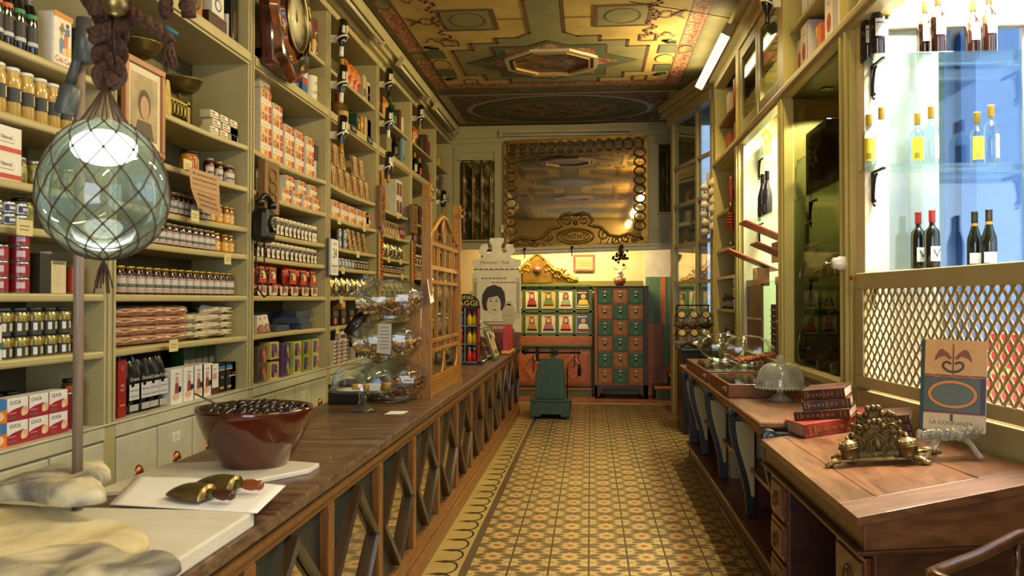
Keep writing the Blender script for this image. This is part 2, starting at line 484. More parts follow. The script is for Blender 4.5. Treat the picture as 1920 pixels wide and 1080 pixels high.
def cline(pts, w_, z, m):
    for a, b in zip(pts, pts[1:]):
        a = Vector(a); b = Vector(b); d = (b - a).normalized() * w_ / 2; q = Vector((-d.y, d.x)); a = a - d; b = b + d
        mb.add([(*(a+q), z), (*(a-q), z), (*(b-q), z), (*(b+q), z)], [(0, 1, 2, 3)], m)
e = 0.002
L0, R0, Y0, Y1 = -1.93, 1.09, 2.45, 10.45
crect(L0, Y0, R0, Y1, ZC - e, CE_R)
for q in (L0, R0 - 0.02, L0 + .17, R0 - .19): crect(q, Y0, q + 0.02, Y1, ZC - 2*e, CE_L)
crect(L0 + 0.19, Y0 + 0.22, R0 - 0.19, Y1 - 0.22, ZC - 2*e, CE_Y)
for k in range(5):
    yy = 9.0 - 1.62 * k
    for q in (L0 + .095, R0 - .095): cell(q, yy, 0.09, 0.14, ZC - 3*e, CE_B); cring(q, yy, 0.085, 0.14, 0.02, ZC - 4*e, CE_L)
def stepped(yc, sgn, hw=1.02):
    """grey-green cross field with a stepped outline; sgn points to the open arm"""
    st = [(-hw, -.50), (-.80, -.50), (-.80, -.72), (-.52, -.72), (-.52, -.88), (-.30, -.88), (-.17, -1.02), (-.17, -1.95)]
    top = [(CXM + a, yc - sgn * b * -1) for a, b in st]
    top = [(CXM + a, yc + sgn * -b) for a, b in st]
    loop = top + [(2 * CXM - a, b) for a, b in reversed(top)] + [(CXM + a, yc + sgn * b) for a, b in ((hw, -.50), (.80, -.50), (.80, -.72), (.52, -.72), (.52, -.88), (-.52, -.88), (-.52, -.72), (-.80, -.72), (-.80, -.50), (-hw, -.50))]
    mb.add([(a, b, ZC - 3*e) for a, b in loop], [tuple(range(len(loop)))], CE_B)
    cline(loop + [loop[0]], 0.032, ZC - 4*e, CE_L)
    for sx in (-1, 1):
        for sy in (-1, 1):
            cframe(CXM + sx*1.0 - .09, yc + sy*.77 - .11, CXM + sx*1.0 + .09, yc + sy*.77 + .11, .022, ZC - 5*e, CE_L)
        q = CXM + sx * 1.22                       # green tablets and cameo by the border
        for sy in (-1, 1):
            crect(q - .095, yc + sy*.36 - .15, q + .095, yc + sy*.36 + .15, ZC - 4*e, CE_L); crect(q - .08, yc + sy*.36 - .14, q + .08, yc + sy*.36 + .14, ZC - 5*e, CE_D)
            for k in range(7):
                a = k * .9
                cell(q + .055*math.sin(a*2.3), yc + sy*(.62 + .05*math.cos(a*3)), .035, .04, ZC - 5*e, CE_D, 6)
        cell(q, yc, .10, .17, ZC - 4*e, CE_L); cell(q, yc, .088, .155, ZC - 5*e, CE_Y)
def squares(ys):
    for sx in (-1, 1):
        cx = CXM + sx * .72
        cframe(cx - .27, ys - .30, cx + .27, ys + .30, .04, ZC - 5*e, CE_L); crect(cx - .23, ys - .26, cx + .23, ys + .26, ZC - 4*e, CE_B)
        cring(cx, ys, .17, .21, .015, ZC - 5*e, CE_L)
        cline([(CXM + sx*.19, ys), (CXM + sx*.43, ys)], .02, ZC - 5*e, CE_L)
        for sy in (-1, 1):
            rb = [(CXM + sx*(1.0 + .05*math.sin(k*1.3)), ys + sy*(k*.055)) for k in range(11)]
            cline(rb, .03, ZC - 6*e, CE_P)
            rb = [(CXM + sx*(.92 + k*.035), ys + sy*(.58 + .07*math.sin(k*1.5))) for k in range(11)]
            cline(rb, .022, ZC - 6*e, CE_P)
        cring(CXM + sx*1.12, ys, .07, .10, .02, ZC - 5*e, CE_L)
        mb.add([(CXM + sx*1.16, ys, ZC - 5*e), (CXM + sx*1.31, ys + .14, ZC - 5*e), (CXM + sx*1.25, ys, ZC - 5*e), (CXM + sx*1.31, ys - .14, ZC - 5*e)], [(0, 1, 2, 3)], CE_L)
def octagon(yc):
    P8 = [(.95, 0), (.60, .27), (.60, .60), (.22, .60), (0, .78), (-.22, .60), (-.60, .60), (-.60, .27), (-.95, 0), (-.60, -.27), (-.60, -.60), (-.22, -.60), (0, -.78), (.22, -.60), (.60, -.60), (.60, -.27)]
    mb.add([(CXM + a, yc + b, ZC - 5*e) for a, b in P8], [tuple(reversed(range(16)))], CE_L)
    mb.add([(CXM + a*.96, yc + b*.96, ZC - 6*e) for a, b in P8], [tuple(reversed(range(16)))], CE_D)
    crect(CXM - .47, yc - .50, CXM + .47, yc + .50, ZC - 7*e, CE_R)
    for sx in (-1, 1):
        mb.add([(CXM + sx*.47, yc - .17, ZC - 7*e), (CXM + sx*.74, yc, ZC - 7*e), (CXM + sx*.47, yc + .17, ZC - 7*e)], [(0, 1, 2)], CE_R)
        mb.add([(CXM - .2, yc + sx*.50, ZC - 7*e), (CXM, yc + sx*.68, ZC - 7*e), (CXM + .2, yc + sx*.50, ZC - 7*e)], [(0, 1, 2)], CE_R)
    for rx, ry, z0, z1, w_, m_ in ((.54, .54, ZC - 7*e, ZC - .04, .045, CE_PALE), (.50, .50, ZC, ZC - .030, .05, CE_L), (.455, .455, ZC, ZC - .045, .02, CE_GILT)):
        v8 = []; f8 = []
        for k in range(8):
            a = PI/8 + PI/4*k; c_, s_ = math.cos(a), math.sin(a)
            v8 += [(CXM + rx*c_, yc + ry*s_, z0), (CXM + rx*c_, yc + ry*s_, z1), (CXM + (rx-w_)*c_, yc + (ry-w_)*s_, z1), (CXM + (rx-w_)*c_, yc + (ry-w_)*s_, z0)]
        for k in range(8):
            a = 4*k; b = 4*((k+1) % 8)
            for i in range(3): f8.append((a+i, b+i, b+i+1, a+i+1))
        mb.add(v8, f8, m_)
    cell(CXM, yc, .45, .45, ZC - 9*e, CE_PICT, 8, PI/8)
CE_PALE = mat('ceiling_pale_moulding', '#a89f80', 0.7)
stepped(9.33, -1); squares(7.88); octagon(9.33)
stepped(3.57, 1); squares(5.02); octagon(3.57)
cell(CXM, 6.45, .88, .80, ZC - 5*e, CE_L); cell(CXM, 6.45, .85, .77, ZC - 6*e, CE_PALE); cell(CXM, 6.45, .78, .70, ZC - 7*e, CE_D)
cell(CXM, 6.45, .58, .56, ZC - 8*e, CE_L); cell(CXM, 6.45, .52, .50, ZC - 9*e, CE_PICT)
crect(L0, -2.0, R0, 2.2, ZC - e, CE_R); crect(L0 + .19, -1.8, R0 - .19, 2.0, ZC - 2*e, CE_Y); cell(CXM, .2, .9, .9, ZC - 3*e, CE_B); cell(CXM, .2, .6, .6, ZC - 4*e, CE_PICT)
# last field: a large oval between brick-like grounds
y0, y1 = 10.72, 12.6; yc = (y0 + y1) / 2 + .05
crect(-1.98, y0, 1.2, y1, ZC - e, CE_L); crect(-1.94, y0 + .04, 1.16, y1 - .04, ZC - 2*e, CE_PALE)
BRK = two('ceiling_brick_ground', '#3a2018', '#8a7350', 22, 0.46, 0.54, 0.7, stretch=(.6, 2.4, 1))
crect(-1.82, y0 + .1, 1.0, y1 - .1, ZC - 3*e, BRK)
cell(CXM, yc, 1.28, .86, ZC - 4*e, CE_PALE); cell(CXM, yc, 1.20, .80, ZC - 5*e, CE_L); cell(CXM, yc, 1.17, .77, ZC - 6*e, CE_G)
cell(CXM, yc, .95, .60, ZC - 7*e, CE_D)
cell(CXM, yc, .80, .48, ZC - 8*e, two('ceiling_oval_painting', '#3a2c1a', '#96783f', 4, 0.4, 0.65, 0.6, detail=8, distort=2.0))
cring(CXM, yc, .9, .55, .03, ZC - 9*e, CE_B); cring(CXM, yc, 1.05, .70, .02, ZC - 9*e, CE_B)
o = struct(mb.build('ceiling'))
# ceiling wire
mb = MB(); mb.tube([P(1180, 3, Z=4.10), P(1300, 22, Z=4.10), P(1380, 36, Z=4.10)], .004, IRON, 5); tag(mb.build('ceiling_wire'), 'thin dark wire stretched under the painted ceiling', 'wire')

# ------------------------------------------------------------------ far wall above the alcove, tilted a touch as in the old building
YB = 12.75
SK = 0.030                                             # the far woodwork rises towards the street side
def bz(x, z): return z + SK * (x + 0.3)
def bbox_(q, x0, y0, z0, x1, y1, z1, m):
    q.add([(x0,y0,bz(x0,z0)),(x1,y0,bz(x1,z0)),(x1,y1,bz(x1,z0)),(x0,y1,bz(x0,z0)),(x0,y0,bz(x0,z1)),(x1,y0,bz(x1,z1)),(x1,y1,bz(x1,z1)),(x0,y1,bz(x0,z1))],
          [(3,2,1,0),(4,5,6,7),(0,1,5,4),(1,2,6,5),(2,3,7,6),(3,0,4,7)], m)
mb = MB()
mb.box(-2.5, YB, 2.26, 1.6, YB + .1, 4.12, CREAM)
struct(mb.build('wall_back_upper'))
mb = MB()
bbox_(mb, -2.12, YB - .06, 3.97, 1.2, YB, 4.10, CREAM); bbox_(mb, -2.12, YB - .03, 3.90, 1.2, YB, 3.97, CREAM)
struct(mb.build('trim_1'))
mb = MB()
bbox_(mb, -1.35, YB - .10, 2.20, 1.25, YB + .10, 2.30, CREAMW); bbox_(mb, -1.35, YB - .13, 2.255, 1.25, YB - .1, 2.285, CREAMW)
struct(mb.build('trim_2', bevel=.008))
mb = MB()                                              # frame mouldings either side of the mirror
def panelframe(q, x0, z0, x1, z1, y, w_, m):
    bbox_(q, x0, y-.02, z0, x1, y, z0+w_, m); bbox_(q, x0, y-.02, z1-w_, x1, y, z1, m); bbox_(q, x0, y-.019, z0+w_, x0+w_, y, z1-w_, m); bbox_(q, x1-w_, y-.019, z0+w_, x1, y, z1-w_, m)
panelframe(mb, -2.05, 2.30, -1.34, 3.86, YB, .09, CREAM); panelframe(mb, -1.96, 3.62, -1.43, 3.77, YB - .005, .012, CREAM)
panelframe(mb, .86, 2.30, 1.3, 3.86, YB, .06, CREAM); panelframe(mb, .93, 2.36, 1.25, 2.48, YB - .005, .012, CREAM)
struct(mb.build('trim_3'))
# alcove walls
YELW = mat('yellow_plaster', '#d6c08a', 0.7, var=0.06, scale=2)
mb = MB(); mb.box(-2.5, 13.72, 0, 1.75, 13.85, 2.6, YELW); mb.box(-1.3, 13.70, 1.66, .83, 13.72, 1.80, mat('moss_green_band', '#6d6a26', 0.6)); struct(mb.build('wall_back'))
wallbox('ceiling_2', (-2.5, YB + .1, 2.62), (1.75, 13.85, 2.7), YELW)
# ------------------------------------------------------------------ left shelving, one unit per bay
XL, XBK = -2.12, -2.50
UPR = [2.03 + 0.0, 3.61, 5.175, 6.76, 8.375, 9.955, 11.55, 12.70]
SH = [0.95, 1.275, 1.525, 1.78, 1.95, 2.20, 2.46]
BAYN = ['behind netted float', 'under brass scale', 'under wall clock', 'past wall calendar', 'beside first bottle column', 'behind wooden screen', 'at alcove corner']
BAYD = ['cream shelf bay of tins and asparagus jars behind the hanging netted float',
        'cream shelf bay of jam jars with a brass scale near its top',
        'cream shelf bay of red nougat boxes under the wall clock',
        'cream shelf bay of nougat packs just past the tear-off wall calendar',
        'cream shelf bay holding the tall white carton with four brown squares',
        'cream shelf bay partly hidden behind the carved wooden screen',
        'narrow last shelf bay meeting the far wall at the alcove']
COPH = None
def handle_bm():
    q = MB()
    pts = [(.034*math.cos(a), 0, .042*math.sin(a)) for a in [PI*k/10 for k in range(11)]]
    v = []; f = []
    for j in range(5):
        a = j/4 * PI/2; s_ = math.cos(a); d = -.024*math.sin(a)
        for x, y, z in pts: v.append((x*s_, d, z*s_))
    for j in range(4):
        for k in range(10): f.append((j*11+k, j*11+k+1, (j+1)*11+k+1, (j+1)*11+k))
    q.add(v, f, COPPER, True)
    return q
for i in range(7):
    y0, y1 = UPR[i] + (.045 if i else 0), UPR[i+1] - .045
    r = thing('shelf_bay', (XL, (y0 + y1) / 2, 0), 90); tag(r, BAYD[i], 'shelving', 'cream wall shelving bays')
    W = (y1 - y0) / 2
    def bx(q, a0, d0, z0, a1, d1, z1, m): q.box(a0, d0, z0, a1, d1, z1, m)   # a along the wall, d into it
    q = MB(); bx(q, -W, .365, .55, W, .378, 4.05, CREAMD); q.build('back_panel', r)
    q = MB()
    bx(q, W, 0, 0, W + .09, .37, 3.98, CREAM)
    for s_ in (.018, .062): bx(q, W + s_ - .004, -.012, .95, W + s_ + .006, 0, 3.86, CREAM)
    if i == 0: bx(q, -W - .09, 0, 0, -W, .37, 3.98, CREAM)
    q.build('upright', r, bevel=.004)
    q = MB(); bx(q, -W, .0, 2.97, W, .37, 3.055, CREAM); bx(q, -W, -.014, 2.985, W, 0, 3.04, CREAM); q.build('rail', r, bevel=.004)
    q = MB()
    bx(q, -W, -.02, 3.84, W + .09, .37, 4.02, CREAM); bx(q, -W, -.07, 3.90, W + .09, 0, 3.94, CREAM)
    bx(q, -W, -.11, 3.94, W + .09, 0, 3.99, CREAM); bx(q, -W, -.15, 3.99, W + .09, .37, 4.11, CREAM)
    q.build('cornice', r, bevel=.008)
    for z in SH[1:] + [3.42]:
        q = MB()
        n = 12; v = []
        for k in range(n + 1):
            a = -W + 2 * W * k / n; bow = .045 * (2 * k / n - 1) ** 2 if z < 3 else .03   # the shelf fronts are bowed inwards at mid bay
            d = .045 - bow
            v.append((a, d))
        m_ = CREAM
        vs_ = [(a, d, zz) for zz in (z - .034, z) for a, d in v] + [(a, .368, zz) for zz in (z - .034, z) for a, d in v]
        k = n + 1; fs = []
        for j in range(n):
            fs += [(j, j+1, k+j+1, k+j), (k+j, k+j+1, 3*k+j+1, 3*k+j), (2*k+j, 3*k+j, 3*k+j+1, 2*k+j+1), (j, 2*k+j, 2*k+j+1, j+1)]
        fs += [(0, k, 3*k, 2*k), (n, 2*k+n, 3*k+n, k+n)]
        q.add(vs_, fs, m_)
        q.build('shelf', r, bevel=.01)
    q = MB(); bx(q, -W, -.004, .885, W, .37, .95, PALE); bx(q, -W, -.012, .945, W + .09, .0, .955, PALE); q.build('bottom_board', r, bevel=.004)
    q = MB(); bx(q, -W, .02, 0.0, W, .05, .885, PALE); q.build("base_front", r)
    nd = 4; dw = 2 * W / nd
    for k in range(nd):
        a = -W + dw * (k + .5)
        q = MB(); q.cbox(0, .008, 0, dw - .012, .024, .30, PALE)
        d = q.build('drawer', r, loc=(a, 0, .725), bevel=.005)
        h_ = handle_bm().build('handle', d, loc=(0, -.004, -.04))
        if k % 2 == (i % 2):
            q = MB(); q.cbox(0, -.0055, .075, .075, .003, .045, WHITE)
            for s_ in range(3): q.decal(-.028, .063 + s_*.009, .028, .066 + s_*.009, -.0075, C('#8a8a86'))
            q.build('name_card', d)

# tube fixtures (unlit) along the left cornice
def fixture():
    r = thing('tube_fixture')
    q = MB(); q.box(-.03, -.78, .0, .03, .78, .05, CREAM); q.build('housing', r, bevel=.004)
    q = MB(); q.tube([(.005, -.74, -.03), (.005, .74, -.03)], .016, mat('unlit_tube', '#c9c4a6', 0.3), 10); q.build('tube', r)
    for s_ in (-1, 1):
        q = MB(); q.box(-.02, s_*.76 - .02, -.055, .03, s_*.76 + .02, 0, CREAM); q.build('socket', r)
    return r
FX = Kind(fixture, 'tube light')
for (a, b), nm in (((4.9, 3.93), 'unlit fluorescent tube along the cornice above the wall clock'), ((7.05, 3.93), 'unlit fluorescent tube along the cornice past the wall clock'), ((9.3, 3.93), 'unlit fluorescent tube on the cornice above the upside-down bottles'), ((11.3, 3.93), 'unlit fluorescent tube on the cornice nearest the far wall')):
    FX.put((XL + .19, a, b), 0, nm, rot=(0, math.radians(35), 0))
# far wall one
o = FX.put((-.36, YB - .09, bz(-.36, 3.985)), 0, 'unlit fluorescent tube mounted above the large gilt mirror', rot=(0, 0, PI/2), scale=(1, 1.28, 1))

# ------------------------------------------------------------------ long counter
CF, CB, CT = -0.945, -1.565, 0.89
r = thing('shop_counter', (CF, 6.0, 0), 90); tag(r, 'long wooden shop counter with diamond mirrors in dark green panels', 'counter')
q = MB(); q.box(1.0 - 6.0, -.055, CT - .04, 11.1 - 6.0, .62, CT, DARKY); q.build('countertop', r, bevel=.008)
q = MB()
q.box(-5, .03, 0.0, 5.08, .56, CT - .04, GREENP); q.build('carcass', r)
q = MB(); q.box(-5, -.03, 0, 5.09, .03, .10, OAKY); q.box(-5, -.015, .10, 5.09, .03, .125, OAKY); q.build('plinth', r, bevel=.006)
q = MB(); q.box(-5, -.012, .125, 5.09, .03, .185, OAKY); q.build('lower_rail', r, bevel=.004)
q = MB(); q.box(-5, -.012, .765, 5.09, .03, CT - .04, OAKY); q.box(-5, -.032, .80, 5.09, 0, CT - .06, OAKY); q.build('upper_rail', r, bevel=.006)
posts = [3.02 + .735 * k - 6 for k in range(-3, 12)]
for p in posts:
    q = MB(); q.box(p - .036, -.014, .185, p + .036, .03, .765, OAKZ); q.build('post', r, bevel=.004)
for a, b in zip(posts, posts[1:]):
    c = (a + b) / 2; hw = (b - a) / 2 - .045; hh = .275; zc = .475
    q = MB(); q.box(a + .036, .018, .185, b - .036, .03, .765, GREENP); p_ = q.build('front_panel', r)
    q = MB(); q.add([(c - hw + .05, .006, zc), (c, .006, zc - hh + .05), (c + hw - .05, .006, zc), (c, .006, zc + hh - .05)], [(0, 1, 2, 3)], MIRRORC); q.build('diamond_mirror', p_)
    q = MB()
    co = [(c - hw, zc), (c, zc - hh), (c + hw, zc), (c, zc + hh)]; ci = [(c - hw + .043, zc), (c, zc - hh + .041), (c + hw - .043, zc), (c, zc + hh - .041)]
    cm = [((co[k][0] + ci[k][0]) / 2, (co[k][1] + ci[k][1]) / 2) for k in range(4)]
    vs_ = [(x, .018, z) for x, z in co] + [(x, -.020, z) for x, z in co] + [(x, -.028, z) for x, z in cm] + [(x, -.014, z) for x, z in ci] + [(x, .018, z) for x, z in ci]
    fs = []
    for j in range(4):
        for k in range(4): fs.append((4*j+k, 4*j+(k+1) % 4, 4*(j+1)+(k+1) % 4, 4*(j+1)+k))
    q.add(vs_, fs, mat('diamond_frame', '#40301e', .28, 0, .12, 6, coat=.6)); q.build('mirror_frame', p_)
# ------------------------------------------------------------------ street side: wall pieces, windows
XR = 1.42
def R_(name, parts, m=None, bevel=0):
    q = MB()
    for a in parts: q.box(*a[:6], a[6] if len(a) > 6 else m)
    return struct(q.build(name, bevel=bevel))
# wall pieces below, between and above the openings
R_('wall_right', [(1.79, -2.6, 0, 1.95, 1.15, 4.12), (XR, 4.70, 0, 1.6, 12.9, 1.02),
                  (XR + .02, 1.2, 3.02, 1.6, 4.74, 4.12)], CREAM)
def vprism(q, pts, z0, z1, m):
    n = len(pts); q.add([(x, y, z) for z in (z0, z1) for x, y in pts], [tuple(reversed(range(n))), tuple(range(n, 2*n))] + [(k, (k+1) % n, n + (k+1) % n, n + k) for k in range(n)], m)
q = MB(); vprism(q, [(1.79, 1.1), (1.95, 1.1), (1.60, 4.72), (XR, 4.72)], 0, 1.02, CREAM); struct(q.build('wall_right_base'))
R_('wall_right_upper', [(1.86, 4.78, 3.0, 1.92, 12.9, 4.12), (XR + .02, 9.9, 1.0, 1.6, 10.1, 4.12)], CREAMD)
R_('trim_4', [(XR - .02, 1.2, 2.97, XR + .06, 9.9, 3.06, CREAM), (XR - .035, 1.2, 3.0, XR, 9.9, 3.04, CREAM)], CREAM, .005)
R_('trim_5', [(XR - .02, 1.2, 3.88, XR + .1, 9.9, 3.98, CREAM), (XR - .08, 1.2, 3.96, XR + .1, 9.9, 4.02, CREAM), (XR - .13, 1.2, 4.02, XR + .1, 9.9, 4.11, CREAM)], CREAM, .008)
YEL = mat('yellowed_cream_paint', '#b8a95f', 0.42, var=0.08, scale=3.0)
def pilaster(n, y0, y1, m):
    R_('trim_%d' % n, [(XR - .015, y0, 1.02, XR + .40, y1, 3.9, m), (XR - .032, y0 + .03, 1.02, XR, y0 + .05, 2.97, m), (XR - .032, y1 - .05, 1.02, XR, y1 - .03, 2.97, m)], m, .004)
pilaster(6, 4.78, 4.95, YEL); pilaster(7, 6.36, 6.52, YEL); pilaster(8, 8.27, 8.42, YEL); pilaster(9, 9.78, 9.92, YEL)
# sill board on top of the wall base
R_('trim_10', [(XR - .03, 4.95, 1.0, XR + .5, 9.8, 1.04, CREAM)], CREAM, .004)
# --- show window: deep bay towards the street
IV = mat('show_window_ivory', '#e3d3b0', 0.45, var=0.04)
R_('wall_right_window_bay', [(XR + .02, 4.64, 1.04, 1.50, 4.78, 3.0, IV), (1.50, 4.70, 1.04, 1.585, 4.78, 3.0, IV), (2.30, 4.66, 1.04, 2.40, 4.78, 3.75, IV),
                             (1.585, 4.70, 2.95, 2.3, 4.78, 3.75, IV), (XR + .1, 1.1, 3.72, 2.45, 4.78, 3.78, IV), (1.82, 1.1, 1.0, 2.4, 1.16, 3.75, IV), (2.34, 1.1, 1.0, 2.42, 4.7, 1.5, IV), (1.585, 4.745, 1.04, 1.86, 4.779, 2.95, IV)], IV, .004)  # ivory panel above the pane is added, standing in for overexposed reflections
q = MB(); vprism(q, [(1.82, 1.1), (2.45, 1.1), (2.45, 4.78), (1.45, 4.78)], 1.0, 1.04, IV); struct(q.build('trim_15'))
q = MB(); q.box(1.585, 4.725, 1.04, 2.30, 4.735, 2.95, glass('window_mirror_glass', (0.86, 0.93, 1.0), 0.9)); struct(q.build('window_1'))
q = MB(); q.box(2.375, 1.16, 1.5, 2.385, 4.66, 3.72, GLB); struct(q.build('window_2'))
R_('trim_11', [(2.34, 2.9, 1.5, 2.42, 2.97, 3.72, mat('pale_blue_frame', '#8fa0b4', 0.5))])
# building fronts across the street: a backdrop with blue daylight put into its plaster colour
FAC = two('street_facade_daylit', '#a3c2ea', '#bdd6f6', 1.2, 0.35, 0.65, 0.8)
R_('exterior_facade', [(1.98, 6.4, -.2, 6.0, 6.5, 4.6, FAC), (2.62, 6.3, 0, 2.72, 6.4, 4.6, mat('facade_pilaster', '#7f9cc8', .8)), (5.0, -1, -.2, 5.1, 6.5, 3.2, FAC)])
# --- dark vitrine and bright window recesses
DKG = mat('vitrine_dark_green', '#37411f', 0.12, var=0.4, scale=1.5)
R_('wall_right_vitrine', [(1.92, 4.95, 1.0, 1.97, 6.36, 3.9, DKG), (XR + .04, 4.95, 2.96, 1.95, 6.36, 3.0, mat('vitrine_ceiling', '#4a4a22', .4)), (1.80, 5.55, 1.04, 1.86, 5.68, 2.96, YEL)], DKG)
BRW = mat('bright_window_white', '#e6dcc0', 0.5, var=0.03)
R_('wall_right_second_window', [(1.96, 6.52, 1.0, 2.02, 8.27, 3.9, BRW), (XR + .04, 6.52, 3.38, 1.96, 8.27, 3.42, BRW), (XR + .02, 8.20, 1.04, 1.96, 8.28, 3.0, BRW), (XR + .02, 6.5, 1.04, 1.96, 6.53, 3.0, BRW)], BRW)
R_('wall_right_narrow_niche', [(1.80, 8.42, 1.0, 1.86, 9.8, 3.9, mat('niche_olive', '#8f8a52', .6)), (XR + .03, 8.42, 2.95, 1.8, 9.8, 3.0, CREAM)], CREAM)
q = MB()
for a in ((4.97, 1.66), (4.97, 2.23), (4.97, 2.82)): pass
# vitrine front pane and second window pane
q = MB(); q.box(XR + .05, 4.96, 1.05, XR + .056, 6.35, 2.96, glass('vitrine_pane', (0.86, 0.90, 0.76), .14)); struct(q.build('window_3'))
# glazed transom doors over the second window
r = thing('transom_cabinet_doors', (XR - .0, 7.4, 3.06), 90)
tag(r, 'pair of glazed cream cabinet doors high over the bright window', 'cabinet door')
for s_ in (0, 1):
    a0 = -.86 + s_ * .87; a1 = a0 + .85
    q = MB()
    for b in ((a0, 0, a0 + .09, .80), (a1 - .09, 0, a1, .80), (a0 + .09, 0, a1 - .09, .10), (a0 + .09, .70, a1 - .09, .80)): q.box(b[0], -.0, b[1] + .01, b[2], .035, b[3] + .01, CREAM)
    f_ = q.build('door_frame', r, bevel=.004)
    q = MB(); q.box(a0 + .09, .014, .11, a1 - .09, .02, .71, glass('dull_pane', (.62, .62, .50), .8)); q.build('glass_pane', f_)
# MARK mirror image: our local x runs along +Y, -y points to the street side, so this cabinet faces the aisle by rotation
r.rotation_euler = (0, 0, -PI/2)

# glass shelves with iron brackets (things)
def bracket(q, M, m=IRON):
    q2 = q.M; q.M = q2 @ M
    q.box(-.008, -.18, -.012, .008, .0, 0, m); q.box(-.008, -.012, -.16, .008, 0, 0, m)
    q.tube([(0, -.015 - .10*(1 - math.cos(a))*.55, -.15 + .13*math.sin(a)) for a in [PI/2*k/6 for k in range(7)]], .007, m, 6)
    q.tube([(0, -.03 - .018*math.cos(a), -.165 + .018*math.sin(a)) for a in [2*PI*k/8 for k in range(8)]], .005, m, 5)
    q.M = q2
def gshelf(name, x0, y0, x1, y1, z, label, brs):
    r = thing(name, ((x0 + x1)/2, (y0 + y1)/2, z)); tag(r, label, 'glass shelf')
    q = MB(); q.cbox(0, 0, -.006, x1 - x0, y1 - y0, .012, GLG); q.build('glass_plate', r, bevel=.002)
    for (bx_, by_, a) in brs:
        q = MB(); bracket(q, RZ(a)); q.build('bracket', r, loc=(bx_ - (x0 + x1)/2, by_ - (y0 + y1)/2, -.013))
for z, nm in ((2.745, 'topmost'), (2.185, 'middle'), (1.655, 'lowest')):
    gshelf('glass_shelf', XR + .005, 4.44, 2.32, 4.69, z, nm + ' glass shelf on scrolled iron brackets in the show window', [(XR + .06, 4.64, 0), (2.29, 4.66, 0)])
for z, nm in ((2.22, 'upper'), (1.655, 'lower')):
    gshelf('glass_shelf', XR + .065, 4.97, 1.75, 6.34, z, nm + ' glass shelf behind the pane of the dark vitrine', [(XR + .16, 6.33, 0), (XR + .16, 4.98, 180)])
for z, nm in ((2.82, 'uppermost'), (2.22, 'second'), (1.655, 'lowest')):
    gshelf('glass_shelf', XR + .05, 6.54, 1.85, 8.19, z, nm + ' glass shelf in the bright window beyond the dark vitrine', [(XR + .16, 8.19, 0)])
# shelf over the rail: open bays with tins
for z in (3.46,):
    q = MB(); q.box(XR + .03, 4.95, z - .03, 1.86, 6.36, z, CREAM); struct(q.build('trim_12'))
q = MB(); q.box(XR + .03, 4.95, 3.02, 1.86, 6.36, 3.06, CREAM); q.box(XR + .03, 8.42, 3.46 - .03, 1.86, 9.8, 3.46, REDW); q.box(XR + .03, 8.42, 3.0, 1.86, 9.8, 3.05, CREAM)
for z in (1.40, 1.75, 2.05, 2.45): q.box(XR + .0, 8.42, z - .03, 1.82, 9.8, z, CREAM)
struct(q.build('trim_13'))

# lattice screen under the show window
r = thing('lattice_screen', (XR + .14, 3.31, 1.04), -84.3)
tag(r, 'cream wooden lattice screen below the show window', 'lattice')
LW, LH = 1.41, .60
q = MB()
for b in ((-LW, .0, LW, .06), (-LW, LH - .085, LW, LH), (-LW, .06, -LW + .10, LH - .085), (LW - .06, .06, LW, LH - .085)): q.box(b[0], -.012, b[1], b[2], .022, b[3], CREAM)
q.build('lattice_frame', r, bevel=.004)
q = MB(); PY, PZ = .034, .037
x0, x1, z0, z1 = -LW + .09, LW - .05, .055, LH - .08
def clip(p, d):
    t0, t1 = -1e9, 1e9
    for a, da, lo, hi in ((p[0], d[0], x0, x1), (p[1], d[1], z0, z1)):
        ta, tb = (lo - a)/da, (hi - a)/da
        if ta > tb: ta, tb = tb, ta
        t0 = max(t0, ta); t1 = min(t1, tb)
    return (t0, t1) if t1 > t0 else None
for lay, sg in ((0, 1), (1, -1)):
    k = 0; a = x0 - 1.2
    while a < x1 + 1.2:
        c = clip((a, z0), (PY * sg, PZ))
        if c:
            p0 = Vector((a + PY*sg*c[0], 0, z0 + PZ*c[0])); p1 = Vector((a + PY*sg*c[1], 0, z0 + PZ*c[1]))
            if (p1 - p0).length > .01:
                d = (p1 - p0).normalized(); n = Vector((d.z, 0, -d.x)) * .0085; y_ = -.002 + lay*.004
                A = [p0 + n, p0 - n, p1 - n, p1 + n]
                q.add([(v.x, y_ - .002, v.z) for v in A] + [(v.x, y_ + .002, v.z) for v in A], [(0,1,2,3),(7,6,5,4),(0,4,5,1),(1,5,6,2),(2,6,7,3),(3,7,4,0)], CREAM)
                if lay == 0:                     # scalloped edge: a small disc at each crossing
                    t = math.ceil(c[0])
                    while t < c[1]:
                        cx, cz = a + PY*t, z0 + PZ*t
                        q.add([(cx + .0135*math.cos(j*PI/4), -.005, cz + .0135*math.sin(j*PI/4)) for j in range(8)] + [(cx + .0135*math.cos(j*PI/4), .005, cz + .0135*math.sin(j*PI/4)) for j in range(8)],
                              [tuple(range(8)), tuple(reversed(range(8, 16)))] + [(j, 8+j, 8+(j+1) % 8, (j+1) % 8) for j in range(8)], CREAM)
                        t += 1
        a += 2 * PY
q.build('lattice_panel', r)
q = MB(); q.box(-LW - .03, -.03, LH - .035, -LW + .02, -.012, LH - .015, COPPER); q.build('hinge', r)

# porcelain switch on the pilaster
r = thing('porcelain_switch', (XR - .03, 4.83, 1.70)); tag(r, 'round white porcelain switch on the pilaster beside the lattice', 'switch')
q = MB(); q.lathe([(.04, 0), (.04, .03), (.032, .045), (.032, .06), (.02, .07)], mat('porcelain', '#e6e2d4', .15, coat=.5), 20, RY(-90)); q.build('switch_body', r)
q = MB(); q.lathe([(.006, .06), (.006, .09), (.011, .1), (0.0001, .11)], STEEL, 10, RY(-90)); q.build('toggle', r)

